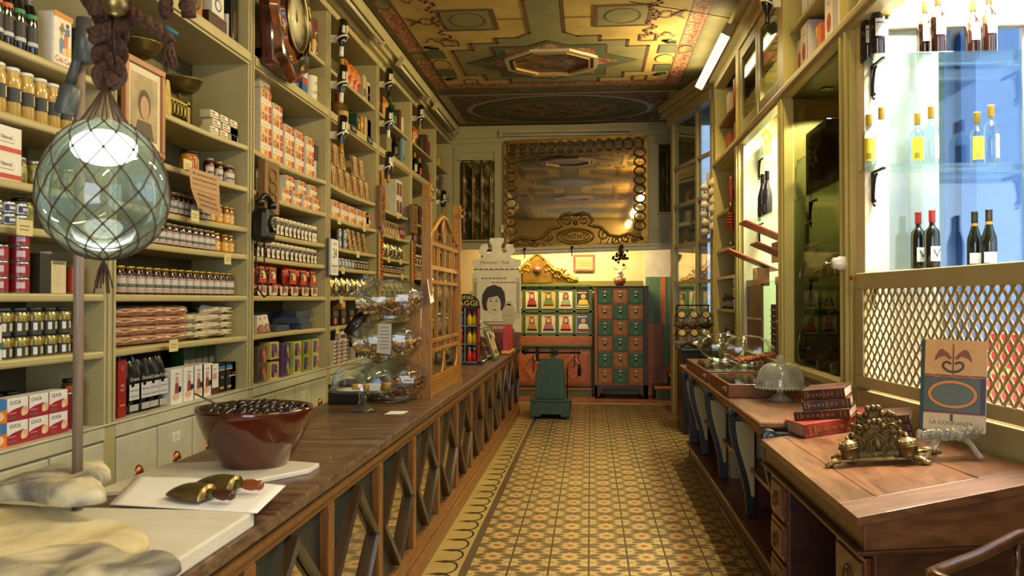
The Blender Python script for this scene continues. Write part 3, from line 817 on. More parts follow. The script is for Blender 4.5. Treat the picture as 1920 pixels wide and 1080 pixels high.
# ------------------------------------------------------------------ side table with scroll brackets
TZ = .885
r = thing('side_counter', (1.13, 6.33, 0)); tag(r, 'long wooden side counter on black scroll brackets along the street wall', 'counter')
W2M = T((-1.13, -6.33, 0))
q = MB(); q.M = W2M; q.box(.84, 4.42, TZ - .04, XR, 8.25, TZ, DESKY); q.build('tabletop', r, bevel=.012)
q = MB(); q.M = W2M; q.box(.93, 4.46, .62, XR, 4.50, TZ - .04, BLACKP); q.box(.93, 8.17, 0, XR, 8.22, TZ - .04, BLACKP); q.box(.905, 4.46, .77, .945, 8.22, TZ - .04, REDW); q.build('apron', r)
q = MB(); q.M = W2M; q.box(.93, 4.36, 0, XR, 8.25, .13, DESKD); q.box(.90, 4.36, .13, XR, 8.25, .155, DESKY); q.box(.915, 4.36, 0, .94, 8.25, .02, DESKD); q.build('plinth', r, bevel=.008)
q = MB(); q.M = W2M; q.box(.98, 4.46, .44, XR, 8.22, .465, DESKY); q.build('lower_shelf', r)
q = MB(); q.M = W2M; q.box(XR - .03, 4.46, .1, XR - .005, 8.22, TZ - .04, GREENP); q.build('back_board', r)
def scroll_side(q, y, t_=.045):
    """S-shaped bracket seen from the side: black edge, pale panel"""
    outer = []; n = 22
    for k in range(n + 1):
        u = k / n; z = .84 - u * .68
        x = .86 + .035 * math.sin(u * PI * 1.0) * 0 + (.10 * u ** 1.2) - .015 * math.sin(u * 2 * PI)
        outer.append((x, z))
    pl = outer + [(1.02, .16), (1.02, .84)]
    q.prism(pl, y - t_/2, y + t_/2, BLACKP)
    inner = [(x + .035, z) for x, z in outer[3:-4]]
    pl2 = inner + [(1.008, outer[-5][1]), (1.008, outer[3][1])]
    q.prism(pl2, y - t_/2 - .004, y + t_/2 + .004, CREAM)
    q.M = q.M @ T((.885, y, .815)); q.lathe([(.042, -.034), (.042, .034)], BLACKP, 14, RX(90)); q.lathe([(.02, -.042), (.02, .042)], GREENP, 12, RX(90)); q.M = q.M @ T((-.885, -y, -.815))
for y in (5.42, 6.53, 7.55, 8.12):
    q = MB(); q.M = W2M.copy(); scroll_side(q, y); q.build('scroll_bracket', r, bevel=.004)

# ------------------------------------------------------------------ sloping writing desk
DSL = .15
DX0, DX1, DY0, DY1 = .84, XR - .02, 2.80, 4.33
def dz(x): return .81 + (x - DX0) * DSL
r = thing('writing_desk', (1.12, 3.56, 0)); tag(r, 'sloping dark wood writing desk in front of the lattice', 'desk')
W2M = T((-1.12, -3.56, 0))
def DWARP(p):
    x, y, z = p; u = (x - DX0) / (DX1 - DX0); v = min(1, max(0, (y - DY0) / (DY1 - DY0)))
    X = DX0 + u * (.72 - .13 * v)
    return (X, y + .17 * u * (1 - v), z + (DSL * (X - x) if z > .705 else 0))
def DMB(): q = MB(); q.M = W2M.copy(); q.warp = DWARP; return q
def slab(q, x0, y0, x1, y1, t_, m, up=0.0):
    q.add([(x0,y0,dz(x0)-t_+up),(x1,y0,dz(x1)-t_+up),(x1,y1,dz(x1)-t_+up),(x0,y1,dz(x0)-t_+up),(x0,y0,dz(x0)+up),(x1,y0,dz(x1)+up),(x1,y1,dz(x1)+up),(x0,y1,dz(x0)+up)],
          [(3,2,1,0),(4,5,6,7),(0,1,5,4),(1,2,6,5),(2,3,7,6),(3,0,4,7)], m)
q = DMB()
slab(q, DX0, DY0 + .19, DX0 + .10, DY1, .03, DESKY); slab(q, DX0, DY0, DX1, DY0 + .187, .03, DESKX)
slab(q, DX0 + .102, DY0 + .19, DX1 - .17, DY1 - .15, .03, DESKY); slab(q, DX1 - .166, DY0 + .19, DX1, DY1, .03, DESKY); slab(q, DX0 + .102, DY1 - .147, DX1 - .17, DY1, .03, DESKX)
q.build('desk_lid', r, bevel=.0015)
q = DMB()
q.add([(DX0+.02,y,dz(DX0)-.03) for y in (DY0+.01, DY1)] + [(DX1,y,dz(DX1)-.03) for y in (DY1, DY0+.01)] + [(DX0+.02,y,.70) for y in (DY0+.01, DY1)] + [(DX1,y,.70) for y in (DY1, DY0+.01)],
      [(0,1,2,3),(7,6,5,4),(0,4,5,1),(1,5,6,2),(2,6,7,3),(3,7,4,0)], DESKX)
q.box(DX0, DY0, .685, DX1, DY1, .70, DESKD); q.build('desk_box', r, bevel=.004)
for (a, b) in ((DY0 + .02, DY0 + .42), (DY1 - .36, DY1 - .02)):
    q = DMB(); q.box(DX0 + .05, a, .06, DX1, b, .70, DESKD); q.box(DX0 + .04, a - .01, 0, DX1, b + .01, .07, DESKD); q.build('pedestal', r, bevel=.005)
    for z0, z1 in ((.48, .66), (.30, .46), (.10, .28)):
        q = DMB(); q.box(DX0 + .035, a + .04, z0, DX0 + .055, b - .04, z1, REDW); q.box(DX0 + .028, a + .06, z0 + .02, DX0 + .037, b - .06, z1 - .02, DESKX); d_ = q.build('drawer', r, bevel=.003)
        q = DMB(); c = (a + b)/2; zc = (z0 + z1)/2
        q.tube([(DX0 + .02, c + .022*math.cos(t_), zc - .012 + .028*math.sin(t_)) for t_ in [2*PI*k/12 for k in range(12)]], .004, OLDBRASS, 6, True); q.lathe([(.012, 0), (.008, .012)], OLDBRASS, 10, T((DX0 + .03, c, zc + .018)) @ RY(-90)); q.build('ring_handle', d_)
q = DMB(); q.box(DX1 - .04, DY0 + .4, .06, DX1 - .01, DY1 - .36, .70, DESKD); q.build('back_panel', r)
q = MB(); q.M = W2M.copy(); scroll_side(q, DY1 + .03, .05); q.build('scroll_bracket', r, bevel=.004)

# ------------------------------------------------------------------ bentwood chair at the desk, its back to us
r = thing('bentwood_armchair', (1.2, 2.17, 0), -48); tag(r, 'polished bentwood armchair drawn up near the end of the writing desk', 'chair')
BW = wood('bentwood', '#26110a', '#4a2614', .2, 4, (3, 3, 3), .5)
q = MB(); q.lathe([(.20, .44), (.215, .45), (.215, .47), (.19, .478)], BW, 28); q.build('seat', r)
U = [(-.25, .28, .84), (-.27, .24, .835), (-.27, 0, .82), (-.27, -.20, .82)] + [(-.27*math.cos(a), -.22 - .14*math.sin(a), .82 + .02*math.sin(a)) for a in [PI*k/12 for k in range(1, 12)]] + [(.27, -.20, .82), (.27, 0, .82), (.27, .24, .835), (.25, .28, .84)]
q = MB(); q.tube(U, .018, BW, 12); q.build('arm_rail', r)
for k in range(7):
    a = PI*(k + .5)/7; q = MB(); q.tube([(-.18*math.cos(a), -.12 - .06*math.sin(a), .47), (-.26*math.cos(a), -.22 - .13*math.sin(a), .82)], .008, BW, 8); q.build('spindle', r)
for s_ in (-1, 1):
    q = MB(); q.tube([(s_*.19, .12, .46), (s_*.26, .20, .70), (s_*.265, .22, .82)], .012, BW, 8); q.build('arm_support', r)
    for t_ in (-1, 1): q = MB(); q.tube([(s_*.14, t_*.13, .45), (s_*.17, t_*.16, .2), (s_*.19, t_*.19, 0)], .016, BW, 8); q.build('leg', r)
q = MB(); q.tube([(.15*math.cos(a), .15*math.sin(a), .24) for a in [2*PI*k/24 for k in range(24)]], .008, BW, 6, True); q.build('stretcher', r)

# ------------------------------------------------------------------ glazed vestibule screen near the door
A = Vector((1.09, 11.50, 0)); B = Vector((1.43, 10.02, 0)); d = (B - A); Wv = d.length; ang = math.degrees(math.atan2(d.y, d.x))
r = thing('vestibule_screen', (A + B) / 2, ang); tag(r, 'tall cream glazed screen with small panes beside the hanging garlic', 'glazed screen')
w2 = Wv / 2
q = MB(); q.box(-w2, -.03, 0, -w2 + .10, .05, 3.95, CREAM); q.box(w2 - .07, -.03, 0, w2, .05, 3.95, CREAM); q.box(-.04 + .2, -.02, 1.25, .03 + .2, .04, 3.8, CREAM); q.build('frame', r, bevel=.006)
q = MB(); q.box(-w2 - .05, -.06, 3.82, w2, .06, 3.95, CREAM); q.box(-w2 - .1, -.10, 3.95, w2, .08, 4.02, CREAM); q.box(-w2 - .15, -.15, 4.02, w2, .1, 4.11, CREAM); q.build('cornice', r, bevel=.01)
q = MB()
for z in (1.25, 1.72, 2.20, 2.72, 3.22): q.box(-w2 + .1, -.015, z - .02, w2 - .07, .03, z + .02, CREAM)
q.build('glazing_bar', r)
q = MB(); q.box(-w2 + .1, .005, 1.25, w2 - .07, .012, 3.82, GLB); q.build('glass_pane', r)
q = MB(); q.box(-w2 + .1, -.01, 0, w2 - .07, .03, 1.23, CREAM); q.build('lower_panel', r)
# street door beyond it, blue frame
r = thing('street_door', (1.70, 10.9, 0), 82); tag(r, 'blue framed glass street door seen through the cream glazed screen', 'door')
BLU = mat('blue_door_paint', '#2b5a74', .4)
q = MB()
for x in (-.55, -.02, .5): q.box(x, 0, .0, x + .06, .05, 3.2, BLU)
for z in (0.0, .9, 1.6, 2.15, 2.7, 3.2): q.box(-.55, 0, z, .56, .05, z + .06, BLU)
q.build('door_frame', r); q = MB(); q.box(-.5, .02, .05, .5, .03, 3.2, GLB); q.build('glass_pane', r)
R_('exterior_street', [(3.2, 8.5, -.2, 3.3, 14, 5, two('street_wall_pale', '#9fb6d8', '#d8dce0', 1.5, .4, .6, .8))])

# wall at the far right of the alcove, with painted boards and the stair
R_('wall_back_corner', [(1.62, YB + .2, 0, 1.74, 13.8, 2.6, mat('bluish_plaster', '#c9c6b4', .7)), (.86, 13.64, 0, 1.7, 13.72, 2.6, mat('bluish_plaster', '#c9c6b4', .7))])
GRB = wood('faded_green_board', '#4d6a50', '#5f7a5a', .5); PKB = wood('faded_pink_board', '#9a5a3c', '#b06c4a', .5); ORB = wood('orange_board', '#a85f28', '#c0753a', .45)
R_('trim_14', [(.87, 13.60, 1.13, 1.10, 13.64, 1.86, GRB), (.87, 13.60, 0, 1.13, 13.64, 1.12, PKB), (1.10, 13.59, 1.1, 1.18, 13.64, 1.86, ORB), (1.14, 13.60, .3, 1.6, 13.64, 1.12, GRB), (1.18, 13.60, 1.12, 1.6, 13.64, 1.86, GRB)])
r = thing('wooden_stair', (1.2, 13.2, 0)); tag(r, 'small orange and green wooden stair behind the cream screen', 'stair')
GST = wood('green_riser', '#3f5a24', '#52702f', .5)
for k in range(3):
    q = MB(); x0 = -.22 + k*.22
    q.box(x0, -.28, 0, .4, .35, .16 + k*.19, GST); q.box(x0 - .02, -.30, .16 + k*.19, .4, .35, .19 + k*.19, ORB); q.build('step', r, bevel=.004)
q = MB(); q.prism([(-.32, 0), (-.25, 0), (.4, .82), (.4, .95), (-.32, .06)], .36, .40, ORB); q.build('side_board', r)
# ------------------------------------------------------------------ big gilt mirror on the far wall
MY = YB - .045
x0, x1, zb, zt = -1.27, .82, 2.31, 3.885
r = thing('gilt_mirror', (-.22, YB - .02, zb)); tag(r, 'large gilt mirror framed with gold rings on the far wall', 'mirror')
W2M = T((.22, -(YB - .02), -zb))
def skq(q, pts): return [(x, y, bz(x, z)) for x, y, z in pts]
q = MB(); q.M = W2M; q.add(skq(q, [(x0, MY, zb), (x1, MY, zb), (x1, MY, zt), (x0, MY, zt)]), [(0, 1, 2, 3)], MIRROR); q.build('mirror_glass', r)
q = MB(); q.M = W2M
for a in ((x0 - .02, zb, x0 + .02, zt), (x1 - .02, zb, x1 + .02, zt), (x0, zt - .02, x1, zt + .03), (x0, zb - .02, x1, zb + .02)):
    q.add(skq(q, [(a[0],MY-.02,a[1]),(a[2],MY-.02,a[1]),(a[2],YB,a[1]),(a[0],YB,a[1]),(a[0],MY-.02,a[3]),(a[2],MY-.02,a[3]),(a[2],YB,a[3]),(a[0],YB,a[3])]), [(3,2,1,0),(4,5,6,7),(0,1,5,4),(1,2,6,5),(2,3,7,6),(3,0,4,7)], GOLD)
q.build('backing_frame', r)
ring = MB(); ring.tube([(.062*math.cos(2*PI*k/18), .012*math.sin(2*PI*k/9), .082*math.sin(2*PI*k/18)) for k in range(18)], .011, GOLD, 6, True)
spots = [(x0 + .11 + (x1 - x0 - .22)*k/13, zt - .10) for k in range(14)] + [(x0 + .09, zt - .24 - .135*k) for k in range(9)] + [(x1 - .09, zt - .24 - .135*k) for k in range(9)]
first = None
for k, (x, z) in enumerate(spots):
    if first is None: first = ring.build('ring', r); o = first
    else: o = first.copy(); COL.objects.link(o); o.parent = r
    l = W2M @ Vector((x, MY - .03, bz(x, z))); o.location = l; o.rotation_euler = (0, (PI/2 if k > 13 else 0), 0)
# gilded crest along the foot of the mirror
q = MB(); q.M = W2M
cx = -.22
def scr(q, cx_, cz_, r0, turns, a0, sg, w_=.012, y=MY - .05):
    pts = []
    for k in range(26):
        u = k / 25; rr = r0 * (1 - .8*u); a = a0 + sg * u * turns * 2 * PI
        x = cx_ + rr*math.cos(a); z = cz_ + rr*math.sin(a); pts.append((x, y, bz(x, z)))
    q.tube(pts, w_, GOLD, 5)
for s_ in (-1, 1):
    top = [(cx + s_*a, zb + b) for a, b in ((.0, .44), (.10, .47), (.20, .44), (.25, .36), (.20, .29), (.27, .27), (.38, .25), (.50, .13), (.64, .10), (.78, .14), (.92, .10), (1.0, .05))]
    q.tube([(x, MY - .05, bz(x, z)) for x, z in top], .022, GOLD, 6)
    for a, b, rr in ((.13, .37, .075), (.42, .14, .09), (.60, .04, .07), (.74, .07, .065), (.88, .05, .055)): scr(q, cx + s_*a, zb + b, rr, 1.3, PI/2, s_)
    for a in (.36, .46, .56, .66, .76, .86): q.tube([(cx + s_*a, MY - .05, bz(cx + s_*a, zb + .0)), (cx + s_*(a + .05), MY - .05, bz(cx + s_*a, zb + .12))], .007, GOLD, 5)
q.tube([(cx + .27*math.cos(a), MY - .055, bz(cx, zb + .13 + .11*math.sin(a))) for a in [2*PI*k/28 for k in range(28)]], .013, GOLD, 6, True)
q.tube([(cx + .21*math.cos(a), MY - .055, bz(cx, zb + .13 + .075*math.sin(a))) for a in [2*PI*k/28 for k in range(28)]], .006, GOLD, 5, True)
for k in range(9): q.ball((cx - .16 + .04*k, MY - .05, bz(cx, zb + .145 + .012*math.sin(k*2))), .013, GOLD, 6); q.ball((cx - .14 + .035*k, MY - .05, bz(cx, zb + .11)), .009, GOLD, 6)
q.ball((cx, MY - .05, bz(cx, zb + .33)), .035, GOLD, 8)
q.build('crest', r)

# ------------------------------------------------------------------ baluster windows either side
TURN = wood('turned_walnut', '#5a3013', '#8a5222', .3, 4, (8, 8, 2), .3)
def baluster(q, x, y, z0, h, m=TURN):
    pr = [(.016, 0), (.016, .08), (.026, .10), (.016, .12), (.022, .2), (.03, .26), (.018, .30), (.028, .34), (.014, .37), (.024, .42), (.03, .50), (.02, .60), (.014, .64), (.028, .67), (.018, .70), (.03, .75), (.02, .82), (.014, .90), (.014, 1.0)]
    q.lathe([(a, z0 + b*h) for a, b in pr], m, 10, T((x, y, 0)))
def balwin(loc, w_, h, n, label):
    r = thing('baluster_window', loc); tag(r, label, 'window')
    q = MB(); q.box(-w_/2, .012, 0, w_/2, .02, h, mat('dusky_pane', '#6f7048', .05, .85, .3, 2)); q.build('pane', r)
    for k in range(n):
        q = MB(); baluster(q, -w_/2 + w_*(k + .55)/n, -.02, 0, h); q.build('baluster', r)
    q = MB(); q.box(-w_/2 - .02, -.03, -.02, w_/2 + .02, .02, 0, CREAM); q.box(-w_/2 - .02, -.03, h, w_/2 + .02, .02, h + .02, CREAM); q.build('sill', r)
balwin((-1.70, YB - .03, bz(-1.7, 2.44)), .54, 1.20, 4, 'small window with four turned wooden balusters left of the gilt mirror')
balwin((1.12, YB - .03, bz(1.1, 2.75)), .22, 1.0, 1, 'narrow window with one turned baluster right of the gilt mirror')
r = thing('motion_sensor', (-1.31, YB - .03, 2.56)); tag(r, 'small white motion sensor on the frame beside the gilt mirror', 'sensor')
q = MB(); q.box(-.03, -.03, -.06, .03, .02, .06, WHITE); q.build('housing', r, bevel=.012); q = MB(); q.ball((0, -.03, .01), .008, BLACKP, 8); q.build('lens', r)

# ------------------------------------------------------------------ alcove: poster cabinet
GRC = wood('moss_green_paint', '#41501c', '#566626', .42, 3, (3, 3, 3)); ORC = wood('orange_panel_wood', '#94491a', '#b5652a', .4, 3, (2, 2, 8))
YC = 13.30
r = thing('poster_cabinet', (-.55, YC, 0)); tag(r, 'green and orange cabinet with poster cards in its upper doors', 'cabinet')
W2M = T((.55, -YC, 0))
q = MB(); q.M = W2M; q.box(-1.75, YC + .02, 0, .03, 13.69, 1.70, GRC); q.box(-1.78, YC - .04, 1.70, .035, 13.69, 1.74, GRC); q.box(-1.75, YC - .03, .80, .03, YC + .02, .93, ORC)
q.box(-1.75, YC - .05, .765, .03, YC + .02, .80, GRC); q.box(-1.75, YC - .03, 0, .03, YC + .02, .10, GRC); q.box(-1.75, YC - .035, .10, .03, YC, .13, ORC); q.build('body', r, bevel=.005)
cols = [-1.62, -1.40, -1.17, -.91, -.64, -.38, -.13]
fr = MB(); fr.M = W2M
for x in [-1.53, -1.285, -1.03, -.785, -.515, -.25, .005]: fr.box(x - .025, YC - .02, .93, x + .025, YC + .03, 1.70, GRC)
for z in (.945, 1.315, 1.685): fr.box(-1.75, YC - .02, z - .02, .05, YC + .03, z + .02, GRC)
fr.build('upper_frame', r, bevel=.004)
PO = [('#b58a5a', '#8a3a22', '#5a4a2a'), ('#d8c69a', '#9a3220', '#3a2a1c'), ('#b9a24a', '#5d7a3a', '#c98a4a'), ('#d5cfae', '#8a9a6a', '#b86a5a'), ('#1d2a3a', '#c9b23a', '#d8d0a0')]
PO2 = [('#b07a34', '#94602a', '#7d4a20'), ('#cbb27a', '#a8783a', '#5a4526'), ('#d8c98a', '#a85a6a', '#3d5a6a'), ('#e0d2b0', '#c9603a', '#7a3a4a'), ('#2a5a86', '#d8d4b0', '#b04a6a')]
for row, (pal, z0, z1) in enumerate(((PO, 1.36, 1.65), (PO2, .985, 1.275))):
    for k in range(5):
        xa, xb = [(-1.26, -1.06), (-1.01, -.81), (-.76, -.54), (-.49, -.275), (-.225, .005)][k]
        c1, c2, c3 = pal[k]; w_ = xb - xa; h_ = z1 - z0
        q = MB(); q.M = W2M; y = YC - .004
        q.box(xa, y, z0, xb, y + .008, z1, C('#d8cda8')); q.decal(xa + .012, z0 + .012, xb - .012, z1 - .012, y - .001, C(c1))
        cxp = (xa + xb)/2
        q.add([(cxp + w_*a, y - .002, z0 + h_*b) for a, b in ((-.36, .16), (.36, .16), (.30, .42), (.12, .54), (-.12, .54), (-.30, .42))], [tuple(range(6))], C(c2)); q.add([(cxp + w_*a, y - .0025, z0 + h_*b) for a, b in ((-.21, .50), (-.22, .72), (-.10, .84), (.10, .84), (.22, .72), (.21, .50))], [tuple(range(6))], C('#3a281c'))
        q.add([(cxp + .17*w_*math.cos(a), y - .003, z0 + h_*.66 + .13*h_*math.sin(a)) for a in [2*PI*j/14 for j in range(14)]], [tuple(range(14))], C(c3 if row == 0 and k in (3,) else '#c99a6a'))
        q.decal(xa + .025, z0 + .025, xb - .025, z0 + .06, y - .002, C(c3)); q.decal(xa + .03, z1 - .05, xb - .06, z1 - .03, y - .002, C(c2))
        q.build('poster_card', r)
for xa, xb in ((-1.70, -1.27), (-1.20, -.60), (-.57, .03)):
    q = MB(); q.M = W2M; z0, z1 = .145, .755; y = YC
    q.box(xa, y - .02, z0, xb, y + .02, z1, GRC); q.box(xa + .03, y - .035, z0 + .03, xb - .03, y - .02, z1 - .03, ORC); q.box(xa + .07, y - .045, z0 + .07, xb - .07, y - .03, z1 - .07, ORC)
    d_ = q.build('door', r, bevel=.008)
    c = (xa + xb)/2; q = MB(); q.M = W2M
    q.tube([(c - .13, y - .05, .45), (c, y - .05, .26), (c + .13, y - .05, .45), (c, y - .05, .64)], .010, wood('gold_oak', '#a5722a', '#c08c3c', .4), 6, True); q.build('diamond_moulding', d_)
# gilded crest hung above it
r = thing('gilded_crest', (-.83, YC + .08, 1.756)); tag(r, 'carved gilded crest with a rosette standing on the poster cabinet', 'carving')
q = MB(); q.prism([(-.23, .0), (-.25, .2), (-.15, .38), (0, .44), (.15, .38), (.25, .2), (.23, 0)], -.03, .03, GOLD); q.lathe([(.075, 0), (.07, .03), (.05, .04), (.03, .06), (0.0001, .065)], mat('crest_red_rosette', '#5f3a1a', .45), 14, T((0, -.03, .21)) @ RX(90)); q.build('shield', r, bevel=.02)
q = MB(); q.M = Matrix.Diagonal((.66, 1, 1, 1))
rnd = random.Random(3)
for s_ in (-1, 1):
    for k in range(9):
        a = .25 + .085*k; z = .30 - .026*k + .05*math.sin(k*1.4)
        pts = []
        for j in range(12):
            u = j/11; rr = .075*(1 - .75*u); t_ = PI/2 + s_*u*4.6
            pts.append((s_*a*.9 + rr*math.cos(t_), -.02, max(.03, z*.75 + rr*math.sin(t_))))
        q.tube(pts, .026, GOLD, 5)
    q.tube([(s_*(.2 + .07*j), -.01, max(.05, .30 - .028*j + .03*math.sin(j*1.7))) for j in range(12)], .04, GOLD, 6)
    q.prism([(s_*.18, .0), (s_*.95, .0), (s_*.80, .09), (s_*.55, .14), (s_*.40, .24), (s_*.2, .30)], .0, .03, GOLD)
for k in range(7): q.ball((-.15 + .05*k, -.03, .40 + .05*math.cos((k-3)*.6)), .028, GOLD, 7)
q.ball((0, -.02, .47), .045, GOLD, 8, (1, .6, 1.3)); q.build('leaf_scrolls', r)
# hooks and hanging things under the cornice
def hook(x, label):
    r = thing('iron_hook', (x, YB - .15, bz(x, 2.27))); tag(r, label, 'hook')
    q = MB(); q.tube([(0, .0, .0), (0, -.02, -.02), (0, -.03, -.09), (0, -.0, -.13), (0, .02, -.11)], .008, IRON, 6); q.build('prong', r); q = MB(); q.lathe([(.022, 0), (.012, .02)], IRON, 8, RX(90)); q.build('boss', r)
hook(-.97, 'small iron hook on the cornice over the gilded crest'); hook(-.27, 'small iron hook on the cornice over the framed notice'); hook(.46, 'small iron hook on the cornice over the dried flower bunch')
r = thing('framed_notice', (-.10, 13.69, 1.95)); tag(r, 'small framed notice on the yellow alcove wall', 'picture frame')
q = MB(); q.box(-.17, -.025, 0, .17, .0, .27, TURN); q.build('frame', r, bevel=.008); q = MB(); q.decal(-.135, .035, .135, .235, -.027, C('#b98f5a')); q.text('TABERNA', 0, -.029, .13, .055, C('#5a6a4a')); q.decal(-.10, .085, .10, .095, -.028, C('#5a6a4a')); q.decal(-.10, .165, .10, .175, -.028, C('#5a6a4a')); q.build('notice', r)
r = thing('dried_flower_bunch', (.44, YB - .17, 1.97)); tag(r, 'dried bunch hanging from the far hook of the cornice', 'dried flowers')
q = MB(); rnd = random.Random(5)
for k in range(34): q.ball((rnd.gauss(0, .045), rnd.gauss(0, .03), .16 + rnd.gauss(0, .055)), .018 + .012*rnd.random(), (OLDBRASS, GOLD, IRON)[k % 3], 5)
q.build('flower_heads', r); q = MB(); q.tube([(0, 0, .28), (0, 0, .15)], .005, IRON, 5); q.build('stalk', r)
r = thing('ceramic_bull_bowl', (.45, 13.26, 1.712)); tag(r, 'carved bowl with a small white horned figure on the drawer cabinet', 'ornament')
q = MB(); q.lathe([(.05, 0), (.09, .05), (.10, .12), (.09, .12), (.06, .04)], TURN, 14); q.build('bowl', r)
q = MB(); q.ball((0, -.01, .17), .06, mat('figure_white', '#d8c9a8', .4), 10, (1, .8, 1.2)); q.ball((0, -.05, .22), .04, mat('figure_white', '#d8c9a8', .4), 8)
for s_ in (-1, 1): q.tube([(s_*.03, -.03, .25), (s_*.08, -.03, .27), (s_*.10, -.03, .32)], .01, mat('figure_pink', '#c07a5a', .5), 5)
q.build('figure', r)
r = thing('small_picture', (1.45, 13.62, 2.02)); tag(r, 'small dark framed picture above the painted boards by the stair', 'picture frame')
q = MB(); q.box(-.17, -.02, 0, .17, .01, .34, TURN); q.decal(-.13, .04, .13, .30, -.022, two('dim_picture', '#6a5a3a', '#a58a5a', 9)); q.build('frame', r)

# ------------------------------------------------------------------ drawer cabinet
YD = 13.10
r = thing('drawer_cabinet', (.465, YD - .09, 0)); tag(r, 'tall cabinet of eighteen small green and brown chequered drawers', 'cabinet')
DRG = wood('drawer_green', '#155220', '#1f6a30', .4, 3, (2, 8, 8)); DRB = wood('drawer_brown', '#94560e', '#b0701e', .4, 3, (2, 8, 8)); CABD = wood('cabinet_dark', '#2a160c', '#4a2814', .4)
q = MB(); q.box(-.40, .02, .20, .40, .60, 1.69, CABD); q.box(-.42, -.01, 1.69, .42, .62, 1.71, CABD); q.box(-.40, .0, .20, -.36, .02, 1.69, DRB); q.box(.33, -.0, .0, .40, .6, 1.69, CABD); q.box(-.40, 0, 0, -.36, .6, .2, DRB)
for k in range(4): q.box(-.37 + k*.2325, .0, .22, -.355 + k*.2325, .03, 1.69, DRB)
for k in range(7): q.box(-.36, .0, .215 + k*.24, .34, .03, .232 + k*.24, DRB)
q.prism([(-.40, 0), (-.36, 0), (-.26, .15), (.24, .15), (.34, 0), (.40, 0), (.40, .215), (-.40, .215)], 0, .03, CABD)
q.build('carcass', r, bevel=.003)
for a in range(3):
    for b in range(6):
        q = MB(); m_ = DRG if (a + b) % 2 == 1 else DRB
        q.cbox(0, .01, 0, .205, .03, .215, m_)
        d_ = q.build('drawer', r, loc=(-.245 + a*.2325, 0, .345 + b*.24), bevel=.004)
        q = MB(); q.lathe([(.010, 0), (.010, .012), (.024, .02), (.024, .03), (.012, .042), (0.0001, .045)], BRASS, 12, T((0, -.006, .01)) @ RX(90)); q.build('knob', d_)
        q = MB(); q.box(-.024, -.012, .065, .024, -.004, .085, BRASS); q.decal(-.018, .069, .018, .081, -.0125, WHITE); q.build('label_holder', d_)
        q = MB()
        for j in range(5): q.decal(-.02 + .009*j, -.07 - .008*(j % 2), -.014 + .009*j, -.05 - .006*((j+1) % 2), -.0058, C('#b8a85a'))
        q.build('monogram', d_)

# ------------------------------------------------------------------ green platform scale
SG = wood('scale_green', '#162c18', '#274628', .42, 4, (6, 6, 2))
r = thing('platform_scale', (-.50, 10.72, 0)); tag(r, 'old green wooden platform scale with iron beam standing on the tiles', 'weighing scale')
q = MB(); q.prism([(-.25, .03), (-.25, .22), (.25, .22), (.25, .03), (.13, .03), (.12, .06), (-.12, .06), (-.13, .03)], -.02, .02, SG); q.box(-.25, 0.0, .06, .25, .62, .22, SG); q.box(-.26, -.03, .22, .26, .64, .25, SG); q.box(-.24, .0, .0, -.2, .05, .06, SG); q.box(.2, 0, 0, .24, .05, .06, SG); q.box(-.24, .55, 0, .24, .6, .06, SG); q.build('platform', r, bevel=.006)
q = MB(); q.prism([(-.19, .25), (.18, .25), (.18, .58), (.155, .63), (.155, .72), (.13, .76), (-.12, .76), (-.155, .72), (-.155, .62), (-.19, .58)], .03, .20, SG); q.build('column', r, bevel=.006)
q = MB(); q.tube([(-.30, .08, .83), (.38, .08, .83)], .012, IRON, 8); q.ball((-.325, .08, .84), .035, IRON, 10, (1.4, 1, 1)); q.box(-.19, .05, .72, -.15, .12, .90, IRON); q.box(-.22, .05, .89, -.12, .09, .91, IRON); q.box(.05, .06, .80, .09, .10, .86, IRON)
q.box(.29, .07, .83, .30, .09, .90, IRON); q.box(.34, .07, .83, .35, .09, .90, IRON); q.build('beam', r)
q = MB(); q.tube([(.35, .08, .82), (.35, .08, .72), (.37, .08, .70), (.35, .08, .68)], .006, IRON, 6); q.lathe([(.014, 0), (.025, .03), (.02, .12), (.01, .15)], IRON, 10, T((.36, .08, .54))); q.build('counterweight', r)
q = MB(); q.tube([(.21, .05, .25), (.21, .05, .64), (.30, .05, .66), (.30, .08, .80)], .008, IRON, 6); q.tube([(-.22, .05, .58), (-.22, .05, .80)], .007, IRON, 6); q.build('linkage', r)

# ------------------------------------------------------------------ far end of the long counter
ZT = CT
# wrought-iron arm
r = thing('wrought_iron_arm', (-1.60, 12.70, 1.95)); tag(r, 'black wrought-iron scrolled wall arm behind the white advertising board', 'bracket')
q = MB(); q.box(-.03, -.02, -.12, .0, .02, .33, IRON); q.box(-.03, -.012, .27, .42, .012, .30, IRON); q.build('bar', r)
q = MB()
for cx_, cz_, r0, sg in ((.10, .16, .09, 1), (.25, .20, .07, -1), (.06, .03, .07, -1), (.2, .33, .04, 1), (.34, .33, .035, -1), (.06, .34, .04, 1)):
    q.tube([(cx_ + r0*(1 - .75*k/18)*math.cos(sg*k*.45), 0, cz_ + r0*(1 - .75*k/18)*math.sin(sg*k*.45)) for k in range(19)], .008, IRON, 5)
q.tube([(.0, 0, -.05), (.15, 0, .12), (.38, 0, .28)], .008, IRON, 5); q.build('scrolls', r)
